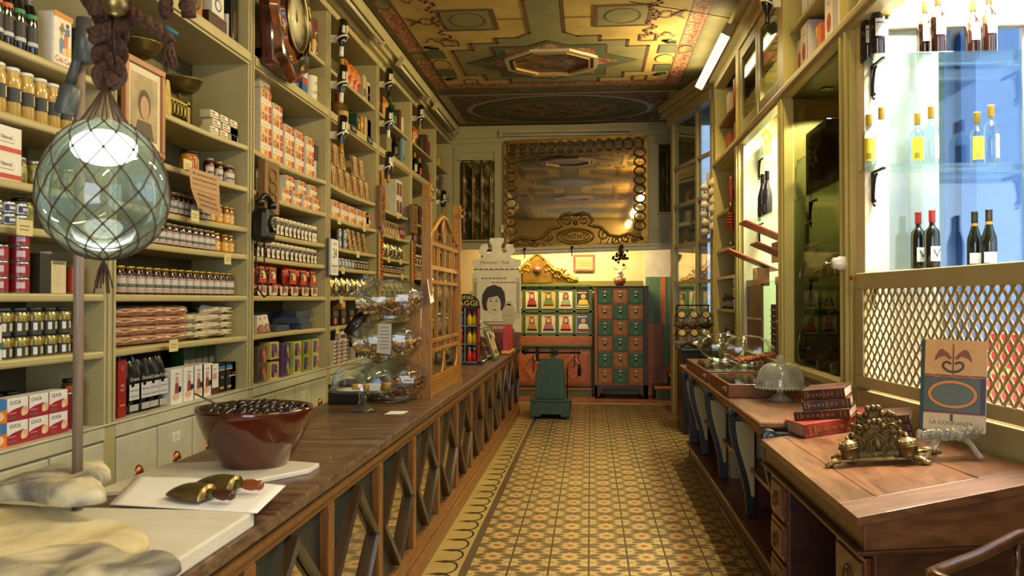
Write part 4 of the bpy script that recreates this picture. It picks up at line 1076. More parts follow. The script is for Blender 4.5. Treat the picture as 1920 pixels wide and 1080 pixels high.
# advertising board with a woman's portrait
r = thing('advertising_board', (-1.15, 10.45, 1.10)); tag(r, 'white fretted advertising board with a drawn woman and a jug', 'sign')
BOARD = mat('white_board', '#d8d3bf', .55); GR = C('#6a655a'); 
q = MB(); half = [(.30, 0), (.30, .72), (.27, .74), (.27, .80), (.30, .83), (.30, .89), (.22, .90), (.17, .93), (.23, 1.0), (.19, 1.08), (.12, 1.09), (.10, 1.04), (.13, 1.0), (.10, .97), (.065, .99), (.055, 1.06), (.09, 1.12), (.085, 1.16)]
q.prism(half + [(-a, b) for a, b in reversed(half)], 0, .02, BOARD); q.build('board', r, bevel=.003)
q = MB(); y = -.002
q.add([(x, y, z) for x, z in ((-.175, .47), (-.185, .38), (-.165, .28), (-.12, .26), (-.10, .30), (-.02, .34), (.04, .30), (.06, .26), (.095, .29), (.11, .38), (.10, .48), (.06, .55), (-.03, .585), (-.12, .555))], [tuple(range(14))], C('#2e2622'))
q.add([(-.035 + .088*math.cos(a), y - .0003, .335 + .13*math.sin(a)) for a in [2*PI*k/20 for k in range(20)]], [tuple(range(20))], C('#cdc6b2'))
q.add([(x, y - .0006, z) for x, z in ((-.135, .41), (-.09, .425), (-.02, .44), (.03, .455), (.065, .40), (.06, .50), (-.03, .53), (-.12, .50))], [tuple(range(7))], C('#2e2622'))
for s_ in (-1, 1):
    q.decal(-.035 + s_*.035 - .018, .375, -.035 + s_*.035 + .018, .388, y - .001, C('#3a332c')); q.decal(-.035 + s_*.035 - .02, .405, -.035 + s_*.035 + .02, .411, y - .001, C('#4a423a'))
q.decal(-.045, .265, -.005, .28, y - .001, C('#7a4a42')); q.decal(-.035, .31, -.025, .36, y - .001, C('#a8a08c'))
q.add([(.15 + .085*math.cos(a), y - .0006, .22 + .13*math.sin(a)) for a in [2*PI*k/18 for k in range(18)]], [tuple(range(18))], C('#b9b096')); q.decal(.12, .33, .18, .38, y - .0006, C('#b9b096')); q.decal(.10, .20, .19, .206, y - .001, C('#7a7260'))
for x0_, x1_ in ((.245, .285), (-.285, -.245)):
    for z0_, z1_ in ((.18, .66),): q.decal(x0_, z0_, x1_, z1_, y, GR); q.decal(x0_ + .006, z0_ + .006, x1_ - .006, z1_ - .006, y - .0005, BOARD); q.decal(x0_ + .014, z0_ + .04, x1_ - .014, z1_ - .04, y - .001, GR)
for k in range(7): q.decal(-.19 + .045*k, .655, -.155 + .045*k, .672, y, C('#8a6a5a') if k % 3 else GR)
for k in range(6): q.decal(-.06 + .05*k, .605, -.02 + .05*k, .62, y, C('#8a6a5a'))
for k in range(9): q.add([(-.26 + .065*k + .03*math.cos(a), y, .765 + .02*math.sin(a)) for a in [PI*j/8 for j in range(9)]], [tuple(range(9))], GR)
q.text('Manantial', -.10, y, .86, .055, C('#a0605a')); q.text('Real', .11, y, .86, .055, C('#a0605a'))
q.decal(-.22, .12, .22, .13, y, GR); q.decal(-.10, 0.0, .20, .10, y, C('#9a5a50')); 
for k in range(10): q.decal(-.08 + .028*k, .04, -.064 + .028*k, .075, y - .0006, C('#d8c8b8'))
q.build('portrait_print', r)
r = thing('wooden_box', (-1.15, 10.52, ZT)); tag(r, 'reddish wooden box carrying the white advertising board', 'box')
q = MB(); q.box(-.32, -.14, 0, .28, .15, .21, REDW); q.box(-.34, -.15, .0, .30, .16, .02, REDW); q.build('box_body', r, bevel=.005)
# glass case with slanting front
r = thing('glass_counter_case', (-1.23, 9.05, ZT + .009)); tag(r, 'sloping glass counter case of sweets behind the soup stand', 'display case')
q = MB()
for y in (-.95, .60):
    pts = [(.20, y, 0), (.10, y, .30), (-.25, y, .46), (-.25, y, 0)]
    for a, b in zip(pts, pts[1:] + pts[:1]): q.tube([a, b], .008, STEEL, 6)
for p in ((.20, .008), (.10, .30), (-.25, .46)): q.tube([(p[0], -.95, p[1]), (p[0], .60, p[1])], .008, STEEL, 6)
q.build('metal_edge', r)
q = MB(); q.quad((.2, -.95, 0), (.2, .6, 0), (.10, .6, .30), (.10, -.95, .30), GLB); q.quad((.10, -.95, .3), (.1, .6, .3), (-.25, .6, .46), (-.25, -.95, .46), GLB); q.poly([(.2, -.95, 0), (.10, -.95, .3), (-.25, -.95, .46), (-.25, -.95, 0)], GLB); q.build('glass', r)
q = MB(); q.box(-.25, -.93, .005, .18, .58, .02, STEEL); q.build('tray', r)
rnd = random.Random(11)
q = MB()
for k in range(120): q.ball((rnd.uniform(-.2, .08), rnd.uniform(-.88, .5), .04 + rnd.random()*.10), rnd.uniform(.018, .035), (C('#b08a3a', .2, .8), C('#c9b27a', .3, .6), C('#8a4a26', .3), C('#d8d4c4', .2, .7))[k % 4], 5)
o = q.build('wrapped_sweets', loc=(-1.23, 9.05, ZT + .022)); tag(o, 'heap of shiny wrapped sweets inside the sloping glass case', 'sweets', kind='stuff')
# framed picture and red boxes leaning on the case
r = thing('framed_advert', (-.955, 8.72, ZT + .004), 90, rot=(math.radians(-20), 0, PI/2)); tag(r, 'green framed vintage advert of a face leaning on the glass case', 'picture frame')
q = MB(); q.box(-.23, -.012, 0, .23, .012, .32, GRC); q.build('frame', r, bevel=.004)
q = MB(); q.decal(-.19, .035, .19, .29, -.014, C('#cdb98a')); q.add([(-.02 + .09*math.cos(a), -.016, .19 + .085*math.sin(a)) for a in [2*PI*k/16 for k in range(16)]], [tuple(range(16))], C('#b57a52')); q.add([(-.02 + .10*math.cos(a), -.0165, .215 + .07*math.sin(a)) for a in [PI*k/10 for k in range(11)]], [tuple(range(11))], C('#3a261a')); q.decal(-.15, .05, .15, .10, -.016, C('#6a4a2a')); q.build('advert', r)
for k, (y, h_, c) in enumerate(((9.42, .30, '#b01f1a'), (9.62, .33, '#c0261c'), (9.80, .28, '#7a3b20'), (9.95, .26, '#5d3a22'))):
    q = MB(); q.box(-.035, -.08, 0, .035, .08, h_, C(c, .3)); q.decal(-.05, .02, .05, .05, -.081, C('#d8b45a')); o = q.build('book', loc=(-.925, y, ZT), bevel=.003)
    tag(o, ['bright red box file standing nearest the framed advert', 'taller red box file standing behind the first red one', 'brown leather album standing beyond the two red files', 'dark brown album standing last before the wooden box'][k], 'book')
# soup stand
r = thing('soup_stand', (-1.17, 7.98, ZT)); tag(r, 'black and red metal soup bottle stand with yellow arched lettering', 'display stand')
q = MB(); q.box(-.17, -.07, 0, .17, .09, .02, BLACKP); RED = C('#7a1616', .3)
for x in (-.125, .115): q.box(x, -.06, .02, x + .012, .07, .56, RED)
q.box(-.005, -.06, .02, .005, .07, .53, STEEL)
for z in (.02, .19, .36, .53): q.box(-.125, -.06, z, .127, .07, z + .01, STEEL if z < .5 else RED)
q.box(-.125, .06, .02, .127, .07, .56, BLACKP); q.build('rack', r)
q = MB(); q.prism([(-.135, 0), (.137, 0)] + [(.001 + .136*math.cos(a), .09*math.sin(a) + .035) for a in [PI*k/12 for k in range(13)]], -.066, -.058, BLACKP, T((0, 0, .54)))
q.text('SOPAS', 0, -.068, .628, .05, C('#e8d21a'), sx=1.1); q.text('MAGGI', 0, -.068, .575, .07, C('#e8d21a'), sx=1.1); q.build('header_sign', r)
SB = None
def small_bottle(body, cap):
    def mk():
        r = thing('sauce_bottle'); q = MB(); q.lathe([(.024, 0), (.028, .01), (.028, .07), (.014, .095), (.012, .105)], C(body, .25), 12); q.build('bottle', r)
        q = MB(); q.lathe([(.013, .104), (.013, .13), (.006, .135)], C(cap, .35), 10); q.build('cap', r); return r
    return mk
SK_ = {c: Kind(small_bottle(*c), 'bottle') for c in (('#d8b81a', '#c8401a'), ('#5a86b8', '#d8d8d8'), ('#c8281a', '#d8d0b0'))}
for z, row, nm in ((.37, (('#5a86b8', '#d8d8d8'), ('#d8b81a', '#c8401a')), 'top'), (.20, (('#c8281a', '#d8d0b0'), ('#d8b81a', '#c8401a')), 'middle'), (.03, (('#5a86b8', '#d8d8d8'), ('#c8281a', '#d8d0b0')), 'bottom')):
    for k, c in enumerate(row):
        nmc = {'#d8b81a': 'yellow', '#5a86b8': 'blue', '#c8281a': 'red'}[c[0]]
        for j in range(2):
            SK_[c].put((-1.17 + (-.095, -.04, .035, .085)[k*2 + j], 7.98, ZT + z), 0, '%s sauce bottle on the %s tier of the soup stand, %s one' % (nmc, nm, ('outer', 'inner')[j if k == 0 else 1 - j]), 'bottles in the soup stand')
# tall candy jars of glass beyond the screen
def candyjar():
    r = thing('candy_jar'); q = MB(); q.shell([(.085, 0), (.09, .02), (.09, .20), (.06, .235), (.058, .25)], GL, 18); q.build('glass_body', r)
    q = MB(); q.lathe([(.062, .245), (.066, .25), (.06, .27), (.02, .285), (.018, .30), (.022, .31), (0.0001, .32)], GL, 16); q.build('stopper', r)
    q = MB(); q.lathe([(.082, .01), (.084, .10), (.07, .13), (0.0001, .12)], two('jar_candy', '#8a6a3a', '#c9bba0', 40, .45, .55, .4), 16); q.build('sweets', r)
    q = MB(); q.decal(-.035, .09, .035, .15, -.092, WHITE); q.build('paper_tag', r); return r
CJ = Kind(candyjar, 'jar')
k = 0
for z in (0, .33):
    for x, y in ((-1.62, 8.5), (-1.62, 8.75), (-1.62, 9.0), (-1.62, 9.25), (-1.62, 9.5)):
        CJ.put((x, y, ZT + .26 + z), 0, '%s stoppered glass candy jar from the wooden screen, %s tier' % (ORD[k % 5], 'upper' if z else 'lower'), 'glass candy jars on the tiered rack'); k += 1
r = thing('jar_rack', (-1.62, 9.0, ZT)); tag(r, 'tiered rack holding stoppered candy jars at the counter back', 'rack')
for z in (.24, .585): q = MB(); q.box(-.10, -.62, z, .10, .62, z + .015, GLG if z > .3 else REDW); q.build('tier', r)
q = MB()
for y in (-.6, .6): q.box(-.10, y - .01, 0, -.08, y + .01, .6, IRON); q.box(.08, y - .01, 0, .10, y + .01, .6, IRON)
q.build('rack_frame', r)
# ------------------------------------------------------------------ near end of the counter
MARB = two('white_marble', '#eae7dc', '#d6d2c4', 2.0, 0.45, 0.75, 0.25, detail=8, distort=1.5)
r = thing('marble_slab', (-1.19, 1.7, CT)); tag(r, 'white marble slab on the counter under the salt cod', 'slab')
q = MB(); q.box(-.33, -.75, 0, .29, .53, .042, MARB); q.build('slab', r, bevel=.006)
r = thing('marble_board', (-1.24, 2.87, CT)); tag(r, 'thin white marble board under the brown bowl of olives', 'board')
q = MB(); q.add([(x, y, z) for z in (0, .018) for x, y in ((-.29, -.36), (.10, -.20), (.26, .05), (.26, .16), (.02, .22), (-.29, .10))], [(5,4,3,2,1,0), (6,7,8,9,10,11)] + [(k, (k+1) % 6, 6+(k+1) % 6, 6+k) for k in range(6)], MARB); q.build('board', r, bevel=.004)
# sheet of paper
q = MB(); n = 14; v = []
c00, c10, c11, c01 = P(205, 946, Z=CT + .044), P(482, 962, Z=CT + .044), P(536, 921, Z=CT + .03), P(256, 903, Z=CT + .03)
for j in range(n + 1):
    for i in range(n + 1):
        u, t_ = i/n, j/n
        p = (c00*(1-u) + c10*u)*(1-t_) + (c01*(1-u) + c11*u)*t_
        v.append((p.x, p.y, CT + .0445 + .010*math.sin(u*3)*t_ + .02*max(0, u - .9)*t_ + .03 * max(0, .15 - u) * t_))
q.add(v, [(j*(n+1)+i, j*(n+1)+i+1, (j+1)*(n+1)+i+1, (j+1)*(n+1)+i) for j in range(n) for i in range(n)], mat('fresh_paper', '#f6f5f8', .6, var=.02), True)
o = q.build('paper_sheet'); tag(o, 'sheet of white paper under the two brass scoops', 'paper')
b_ = o.modifiers.new('t', 'SOLIDIFY'); b_.thickness = .0012
# salt cod
COD = two('salt_cod', '#e9dfba', '#cdbb8c', 9, .35, .68, .7, detail=8, distort=.6, bump=.3)
CODS = two('cod_skin', '#77746f', '#ddd3b2', 5, .40, .60, .6, detail=8, distort=.8, bump=.25)
def fillet(name, px, z, thick, m, lift, label, seed):
    pts = [P(a, b, Z=z) for a, b in px]
    # smooth the outline
    N = len(pts); sm = []
    for k in range(N):
        p0, p1, p2, p3 = pts[k-1], pts[k], pts[(k+1) % N], pts[(k+2) % N]
        for t_ in (0, .25, .5, .75):
            sm.append(.5*((2*p1) + (p2 - p0)*t_ + (2*p0 - 5*p1 + 4*p2 - p3)*t_**2 + (3*p1 - p0 - 3*p2 + p3)*t_**3))
    c = sum(sm, Vector())/len(sm); K = len(sm); v = []; f = []
    rings = [(1.0, 0), (.985, .45), (.93, .75), (.8, .95), (.6, 1.0), (.4, 1.0), (.2, 1.0)]
    for s_, h_ in rings:
        for p in sm:
            a = c + (p - c)*s_
            nz = noise.noise(Vector((a.x*11 + seed, a.y*11, seed)))
            v.append((a.x - c.x, a.y - c.y, thick*h_*(1 + .35*nz) + lift(a) + .006*nz*h_))
    v.append((0, 0, thick + lift(c))); 
    for j in range(len(rings) - 1):
        for k in range(K): f.append((j*K+k, j*K+(k+1) % K, (j+1)*K+(k+1) % K, (j+1)*K+k))
    for k in range(K): f.append(((len(rings)-1)*K+k, (len(rings)-1)*K+(k+1) % K, len(v)-1))
    f.append(tuple(reversed(range(K))))
    q = MB(); q.add(v, f, m, True); o = q.build(name, loc=(c.x, c.y, z)); tag(o, label, 'fish', 'salt cod pieces on the marble'); return o
zc_ = CT + .043
fillet('salt_cod', [(-170, 985), (-60, 958), (60, 958), (170, 985), (225, 998), (278, 1018), (262, 1040), (150, 1060), (20, 1080), (-170, 1100)], zc_, .03, COD, lambda p: 0, 'pale flat salt cod fillet lying on the marble under the grey-skinned piece', 1.3)
fillet('salt_cod', [(-120, 1110), (20, 1062), (120, 1045), (195, 1040), (250, 1058), (335, 1062), (320, 1085), (200, 1120), (20, 1150)], zc_, .035, CODS, lambda p: .0, 'salt cod piece with a grey streak, lowest one along the marble edge', 4.1)
fillet('salt_cod', [(-140, 985), (-60, 966), (40, 966), (110, 992), (192, 992), (196, 972), (178, 955), (205, 935), (206, 922), (186, 912), (100, 922), (10, 945), (-120, 960)], CT + .062, .05, CODS, lambda p: .02 + .09*max(0, p.x + 1.62), 'grey-skinned salt cod tail curling up at the pole', 7.7)
# brass scoops
def scoop(label, loc, rz, hm):
    r = thing('brass_scoop', loc, rz); tag(r, label, 'scoop', 'brass scoops')
    q = MB(); v = []; f = []; nu, nv = 16, 10
    for i in range(nu + 1):
        u = i/nu; x = -.095 + .15*u
        w_ = .043 * (math.sin(min(1, u*1.15 + .02)*PI*.62))**.7; h_ = .042 * (math.sin(min(1, u*1.1 + .02)*PI*.60))**.8
        for j in range(nv + 1):
            a = PI*j/nv; v.append((x, w_*math.cos(a), .004 + h_*math.sin(a)))
    for i in range(nu):
        for j in range(nv): f.append((i*(nv+1)+j, (i+1)*(nv+1)+j, (i+1)*(nv+1)+j+1, i*(nv+1)+j+1))
    f.append(tuple((nu*(nv+1)+j) for j in range(nv + 1)))
    q.add(v, f, BRASS, True); q.build('scoop_bowl', r)
    q = MB(); q.lathe([(.012, 0), (.014, .01), (.010, .022), (.010, .024)], BRASS, 14, T((.052, 0, .02)) @ RY(90)); q.build('ferrule', r)
    q = MB(); q.lathe([(.009, 0), (.015, .015), (.017, .035), (.013, .05), (.015, .06), (.010, .068), (0.0001, .07)], hm, 14, T((.072, 0, .02)) @ RY(90)); q.build('handle', r)
p = P(362, 936, Z=CT + .05); scoop('nearer brass scoop with a dark wooden handle lying upturned on paper', (p.x, p.y, CT + .052), -16, wood('scoop_handle_dark', '#33180c', '#4d2814', .3))
p = P(412, 922, Z=CT + .05); scoop('brass scoop with reddish wooden handle lying behind the nearer scoop', (p.x, p.y, CT + .056), -10, wood('scoop_handle_red', '#6e3316', '#8f4a22', .3))
# bowl of olives
bp = P(478, 876, Z=CT + .018); bx, by = -1.205, 2.985
CLAY = two('brown_glaze', '#3a140b', '#57200f', 5, .35, .65, .12, coat=.6, bump=.02)
r = thing('clay_bowl', (bx, by, CT + .0185)); tag(r, 'large glazed brown clay bowl heaped with black olives', 'bowl')
q = MB(); q.lathe([(.115, 0), (.118, .012), (.125, .02), (.165, .085), (.193, .15), (.203, .185), (.206, .20), (.203, .208), (.195, .207), (.192, .20), (.185, .17), (.10, .06), (0.0001, .055)], CLAY, 48); q.lathe([(.114, .001), (.117, .010), (.112, .012)], mat('raw_terracotta', '#7a3320', .8), 32); q.build('bowl_body', r)
OLV = mat('black_olive', '#150b12', .24, var=.4, coat=.3); rnd = random.Random(2); ol = None; pts = []
q = MB(); q.lathe([(.0001, .176), (.10, .174), (.184, .160)], OLV, 24); q.build('brine', r)
tries = 0
while len(pts) < 150 and tries < 6000:
    tries += 1; a = rnd.random()*2*PI; d = .18*math.sqrt(rnd.random()); x, y = d*math.cos(a), d*math.sin(a); z = .192 + .016*(1 - (d/.18)**2) + rnd.uniform(-.004, .006)
    if all((x-u)**2 + (y-w_)**2 + (z-s_)**2 > .0205**2 for u, w_, s_ in pts): pts.append((x, y, z))
for x, y, z in pts:
    if ol is None:
        q = MB(); q.ball((0, 0, 0), .0140, OLV, 12, (1.0, 1.0, 1.2)); ol = q.build('olive'); o = ol
    else: o = ol.copy(); COL.objects.link(o)
    o.location = (bx + x, by + y, CT + .0185 + z); o.rotation_euler = (rnd.random()*3, rnd.random()*3, 0)
    tag(o, 'shiny black olive heaped in the brown clay bowl', 'olive', 'black olives in the bowl')
r = thing('metal_ladle', (bx - .14, by, CT + .21)); tag(r, 'thin metal ladle handle sticking out of the olives', 'ladle')
q = MB(); q.tube([(.09, -.03, -.005), (0, 0, .02), (-.10, .03, .055)], .004, STEEL, 8); q.build('handle', r); q = MB(); q.lathe([(.0001, -.02), (.025, -.012), (.03, 0)], STEEL, 14, T((.10, -.035, 0))); q.build('ladle_bowl', r)

# ------------------------------------------------------------------ cake stands under glass domes
def cakestand(pr, pz, foot, dome_h, knob, fluted, gm=GL):
    """pr plate radius, pz plate height"""
    r = thing('cake_stand')
    q = MB(); q.lathe([(foot, 0), (foot, .006), (foot*.75, .022), (.022, .05), (.018, .07), (.026, pz*.62), (.018, pz*.72), (.03, pz - .012), (pr*.8, pz - .006), (pr, pz), (pr, pz + .008), (pr*.8, pz + .004), (0.0001, pz + .004)], gm, 36); q.build('stand', r)
    if fluted:
        q = MB()
        for k in range(40): a = 2*PI*k/40; q.ball((pr*math.cos(a), pr*math.sin(a), pz), .009, gm, 6)
        q.build('scalloped_rim', r)
    dr = pr*.92; q = MB(); pro = [(dr, pz + .009), (dr*1.0, pz + .02)] + ([(dr*math.cos(a)**.55 if math.cos(a) > 0 else 0.02, pz + .02 + dome_h*math.sin(a)) for a in [PI/2*k/10*.97 for k in range(1, 11)]])
    q.shell(pro, gm, 40); d_ = q.build('glass_dome', r)
    if fluted:
        q = MB()
        for k in range(36):
            a = 2*PI*k/36; q.tube([(dr*1.005*math.cos(b)**.55*math.cos(a), dr*1.005*math.cos(b)**.55*math.sin(a), pz + .02 + dome_h*math.sin(b)) for b in [PI/2*j/8*.9 for j in range(9)]], .0035, gm, 4)
        q.build('flutes', d_)
    q = MB(); zt_ = pz + .02 + dome_h; q.lathe([(.012, 0), (.010, .012), (.024, .03), (.026, .042), (.016, .055), (0.0001, .058)] if knob == 0 else [(.020, 0), (.012, .01), (.014, .025), (.03, .045), (.03, .05), (0.0001, .052)], gm, 16, T((0, 0, zt_ - .006))); q.build('knob', d_)
    return r
p = P(680, 772, Z=CT)
r = cakestand(.185, .115, .072, .13, 1, False); r.location = (p.x, p.y, CT); tag(r, 'clear glass cake stand with domed cover beside the stacked nut jars', 'cake stand')
CK = two('sponge_cake', '#a8702a', '#d8b05a', 14, .4, .6, .7)
for k, (a, b) in enumerate(((-.02, -.06), (.03, -.03), (.085, -.04), (.125, .03))):
    r2 = thing('cupcake', (p.x + a, p.y + b, CT + .1215)); tag(r2, ['small yellow cake first from the napkin under the dome', 'small yellow cake in second place under the dome', 'small yellow cake in third place under the dome', 'small yellow cake alone at the far rim under the dome'][k], 'cake')
    q = MB(); q.lathe([(.020, 0), (.026, .028), (.024, .034), (0.0001, .036)], CK, 14); q.build('cake_body', r2)
    if k == 2: q = MB(); q.box(-.028, -.03, .0, .028, -.026, .04, WHITE); q.build('paper_wrapper', r2)
o = MB(); o.lathe([(.09, 0), (.09, .004), (0.0001, .005)], WHITE, 9); o = o.build('paper_napkin', loc=(p.x - .06, p.y - .01, CT + .1205)); tag(o, 'white paper doily on the clear glass cake stand', 'napkin')
p2 = P(1463, 752, Z=TZ)
r = cakestand(.148, .085, .075, .125, 0, True, glass('pressed_glass', (.92, .95, .93), 1.0, .05, .32, '#dfe2da')); r.location = (p2.x, p2.y, TZ); tag(r, 'fluted glass cake stand with ribbed dome on the side counter', 'cake stand')
# business card
q = MB(); q.add([(x, y, z) for z in (0, .002) for x, y in ((-.05, -.07), (.045, -.05), (.05, .06), (-.045, .05))], [(3,2,1,0), (4,5,6,7), (0,1,5,4), (1,2,6,5), (2,3,7,6), (3,0,4,7)], WHITE)
c = P(744, 774, Z=CT); o = q.build('leaflet', loc=(c.x, c.y, CT + .0005)); tag(o, 'small white leaflet lying on the counter edge near the cake stand', 'leaflet')

# ------------------------------------------------------------------ stacked glass nut jars on a rack
NUT = [two('peanuts', '#a8784a', '#d8b080', 30, .42, .58, .6, bump=.4), two('hazelnuts', '#a8743a', '#d0a868', 34, .42, .58, .55, bump=.4), two('almonds', '#7a4524', '#a8683e', 30, .42, .58, .55, bump=.4)]
def nutjar(loc, label, rzn, card=0, lid=False):
    r = thing('nut_jar', loc, rzn); tag(r, label, 'glass jar', 'stacked glass nut jars')
    q = MB(); pr = [(.001, -.15), (.10, -.15), (.118, -.135), (.122, -.10), (.12, 0), (.122, .10), (.118, .135), (.10, .15), (.001, .15)]
    q.shell([(a*1.0, b) for a, b in pr], GL, 28, RX(90) @ Matrix.Diagonal((1.58, 1.0, 1, 1)))
    q.build('glass_body', r)
    nM = T((-.14, 0, .045)) @ RY(-52)
    q = MB(); q.shell([(.088, 0), (.080, .03), (.074, .05), (.082, .06), (.086, .07), (.080, .08)], GL, 24, nM); q.build('mouth', r)
    if lid: q = MB(); q.lathe([(.078, .07), (.082, .075), (.082, .095), (0.0001, .10)], IRON, 20, nM); q.build('lid', r)
    if card == 1: q = MB(); q.add([(-.03, -.155, -.07), (.055, -.155, -.08), (.06, -.155, .10), (-.02, -.155, .10)], [(0,1,2,3)], C('#bdb9aa')); [q.decal(-.01, .075 - .02*k, .045, .08 - .02*k, -.156, C('#7a766c')) for k in range(7)]; q.build('handwritten_card', r)
    if card == 2: q = MB(); q.decal(.10, .0, .165, .03, -.153, WHITE); q.decal(.108, .012, .157, .018, -.154, C('#8a8a86')); q.build('price_label', r)
    return r
def nutheap(loc, rz, m, fill, seed, label):
    rnd = random.Random(seed); q = MB()
    zb_ = -.112
    for k in range(260):
        x = rnd.uniform(-.175, .175); y = rnd.uniform(-.14, .14)
        zt_ = zb_ + fill + .05*(x/.17)*.7 + .01*rnd.random()
        lo = -.118*math.sqrt(max(0, 1 - (x/.19)**2)) + .008
        z = max(lo, zt_) if rnd.random() < .7 else rnd.uniform(lo, max(lo, zt_))
        if abs(z) > .108*math.sqrt(max(0, 1 - (x/.188)**2)): continue
        q.M = T((x, y, z)) @ Euler((rnd.random()*6, rnd.random()*6, rnd.random()*6)).to_matrix().to_4x4()
        q.ball((0, 0, 0), .0115, m, 6, (1, .75, 1.35))
    q.M = Matrix()
    o = q.build('loose_nuts', loc=loc, rz=rz); tag(o, label, 'nuts', kind='stuff')
for row, (dy, nm) in enumerate(((0, ''), (.40, ' behind'))):
    for k, (px_, py_, lb, card) in enumerate(((735, 724, 'lowest', 2), (727, 651, 'middle', 1), (733, 584, 'topmost', 0))):
        c = P(px_, py_, Y=5.05)
        c = Vector((c.x - .075*row, c.y + dy, CT + .124 + k*.246))
        nutjar(c, '%s glass nut jar in the %s stack on the counter, mouth tilted up' % (lb, ('nearer', 'rear')[row]), 0, card if row == 0 else 2, k == 1)
        nutheap(c, 0, NUT[2 - k], (.095, .07, .085)[k], 7*k + row, '%s in the %s jar of the %s stack' % (('brown almonds', 'blanched hazelnuts', 'shelled peanuts')[k], lb, ('nearer', 'rear')[row]))
o = MB(); o.add([(-.02, 0, 0), (.14, .0, -.075), (.145, -.03, -.07), (-.02, -.04, .02)], [(0,1,2,3)], mat('scoop_ivory', '#cfc6a8', .4)); o = o.build('paper_scoop', loc=(P(693, 575, Y=4.98)[0], 5.0, CT + .124 + .488 + .0)); tag(o, 'ivory paper scoop stuck into the topmost nut jar', 'scoop')
o.modifiers.new('t', 'SOLIDIFY').thickness = .003
r = thing('black_box', (-1.43, 5.04, CT)); tag(r, 'low black box tucked behind the nut jars against the drawers', 'box')
q = MB(); q.box(-.10, -.16, 0, .12, .2, .115, BLACKP); q.build('box_body', r, bevel=.006)

# ------------------------------------------------------------------ carved wooden screen standing on the counter
SX = -1.01; sy0, sy1 = 5.20, 6.45; sw = sy1 - sy0
r = thing('wooden_screen', (SX, sy0, CT), 90); tag(r, 'carved orange-brown wooden lattice screen standing on the counter', 'screen')
def hb(z0, z1, t_=.02, a=.05, b=sw - .05): q.box(a, -t_/2, z0, b, t_/2, z1, SCRW)
for a, hgt in ((0, 1.33), (sw - .05, 1.33)):
    q = MB(); q.box(a, -.03, 0, a + .055, .03, 1.12, SCRW)
    q.prism([(a, 1.12), (a + .055, 1.12), (a + .05, 1.22), (a + .058, 1.26), (a + .045, 1.32), (a + .028, hgt), (a + .01, 1.32), (a - .003, 1.26), (a + .006, 1.22)], -.028, .028, SCRW)
    q.ball((a + .03, -.03, 1.24), .018, SCRW, 8); q.ball((a + .03, -.03, 1.29), .014, SCRW, 8)
    for k in range(6): q.box(a - .002, -.033, .30 + .02*k, a + .057, -.03, .31 + .02*k, SCRW)
    q.build('post', r, bevel=.003)
q = MB(); hb(0, .10, .03)
for k in range(4): hb(.015 + .022*k, .03 + .022*k, .04)
q.build('bottom_panel', r)
q = MB()
for z0, z1 in ((.10, .12), (.27, .295), (.335, .36), (.71, .735), (.80, .83), (.955, .985)): hb(z0, z1, .03)
q.build('rail', r, bevel=.003)
q = MB()
for k in range(1, 4):
    x = .05 + (sw - .1)*k/4
    for z0, z1 in ((.295, .335), (.36, .71), (.735, .80), (.83, .955)): q.box(x - .013, -.012, z0, x + .013, .012, z1, SCRW)
for k in (.15, .31, .69, .85):
    x = .05 + (sw - .1)*k
    q.box(x - .010, -.010, .83, x + .010, .010, .955, SCRW); q.box(x - .010, -.010, .295, x + .010, .010, .335, SCRW)
x = sw/2; q.box(x - .013, -.012, .12, x + .013, .012, .27, SCRW)
q.build('lattice_bar', r)
q = MB(); arch = [(.05 + (sw - .1)*k/24, 1.03 + .145*(math.sin(PI*k/24))**2) for k in range(25)]
q.tube([(a, 0, b) for a, b in arch], .018, SCRW, 8)
for k in (3, 6, 18, 21): a, b = arch[k]; q.box(a - .008, -.01, .98, a + .008, .01, b, SCRW)
for s_ in (-1, 0, 1): q.tube([(sw/2 + s_*.06*math.sin(PI*k/10), 0, .98 + .19*k/10) for k in range(11)], .008, SCRW, 6)
q.build('arched_top', r)
q = MB()
for a0, s_ in ((.05, 1), (sw/2 - .013, -1), (sw/2 + .013, 1), (sw - .05, -1)):
    q = MB(); q.tube([(a0 + s_*.10*(1 - math.cos(t_)), 0, .26 - .14*math.sin(t_)) for t_ in [PI/2*k/8 for k in range(9)]], .010, SCRW, 6); q.build('curved_brace', r)
q = MB(); q.box(-.03, .03, .0, .02, .10, .62, SCRW); q.box(-.035, .03, .0, .025, .10, .03, SCRW); q.build('side_wing', r, bevel=.004)
r = thing('pinned_note', (SX + .036, sy0 - .005, 1.55)); tag(r, 'white slip of paper pinned to the near post of the wooden screen', 'note')
q = MB(); q.add([(0, -.045, -.075), (-.02, -.05, .07), (-.03, .06, .09), (.005, .06, -.06)], [(0,1,2,3)], WHITE); q.build('slip', r)
r = thing('pinned_note', (SX - .04, sy0 - .012, 1.42)); tag(r, 'long white folded paper hanging beside the top nut jar', 'note')
q = MB(); q.add([(-.035, 0, .13), (.02, 0, .13), (.012, 0, -.10), (-.01, -.01, -.02)], [(0,1,2,3)], WHITE); q.build('slip', r)

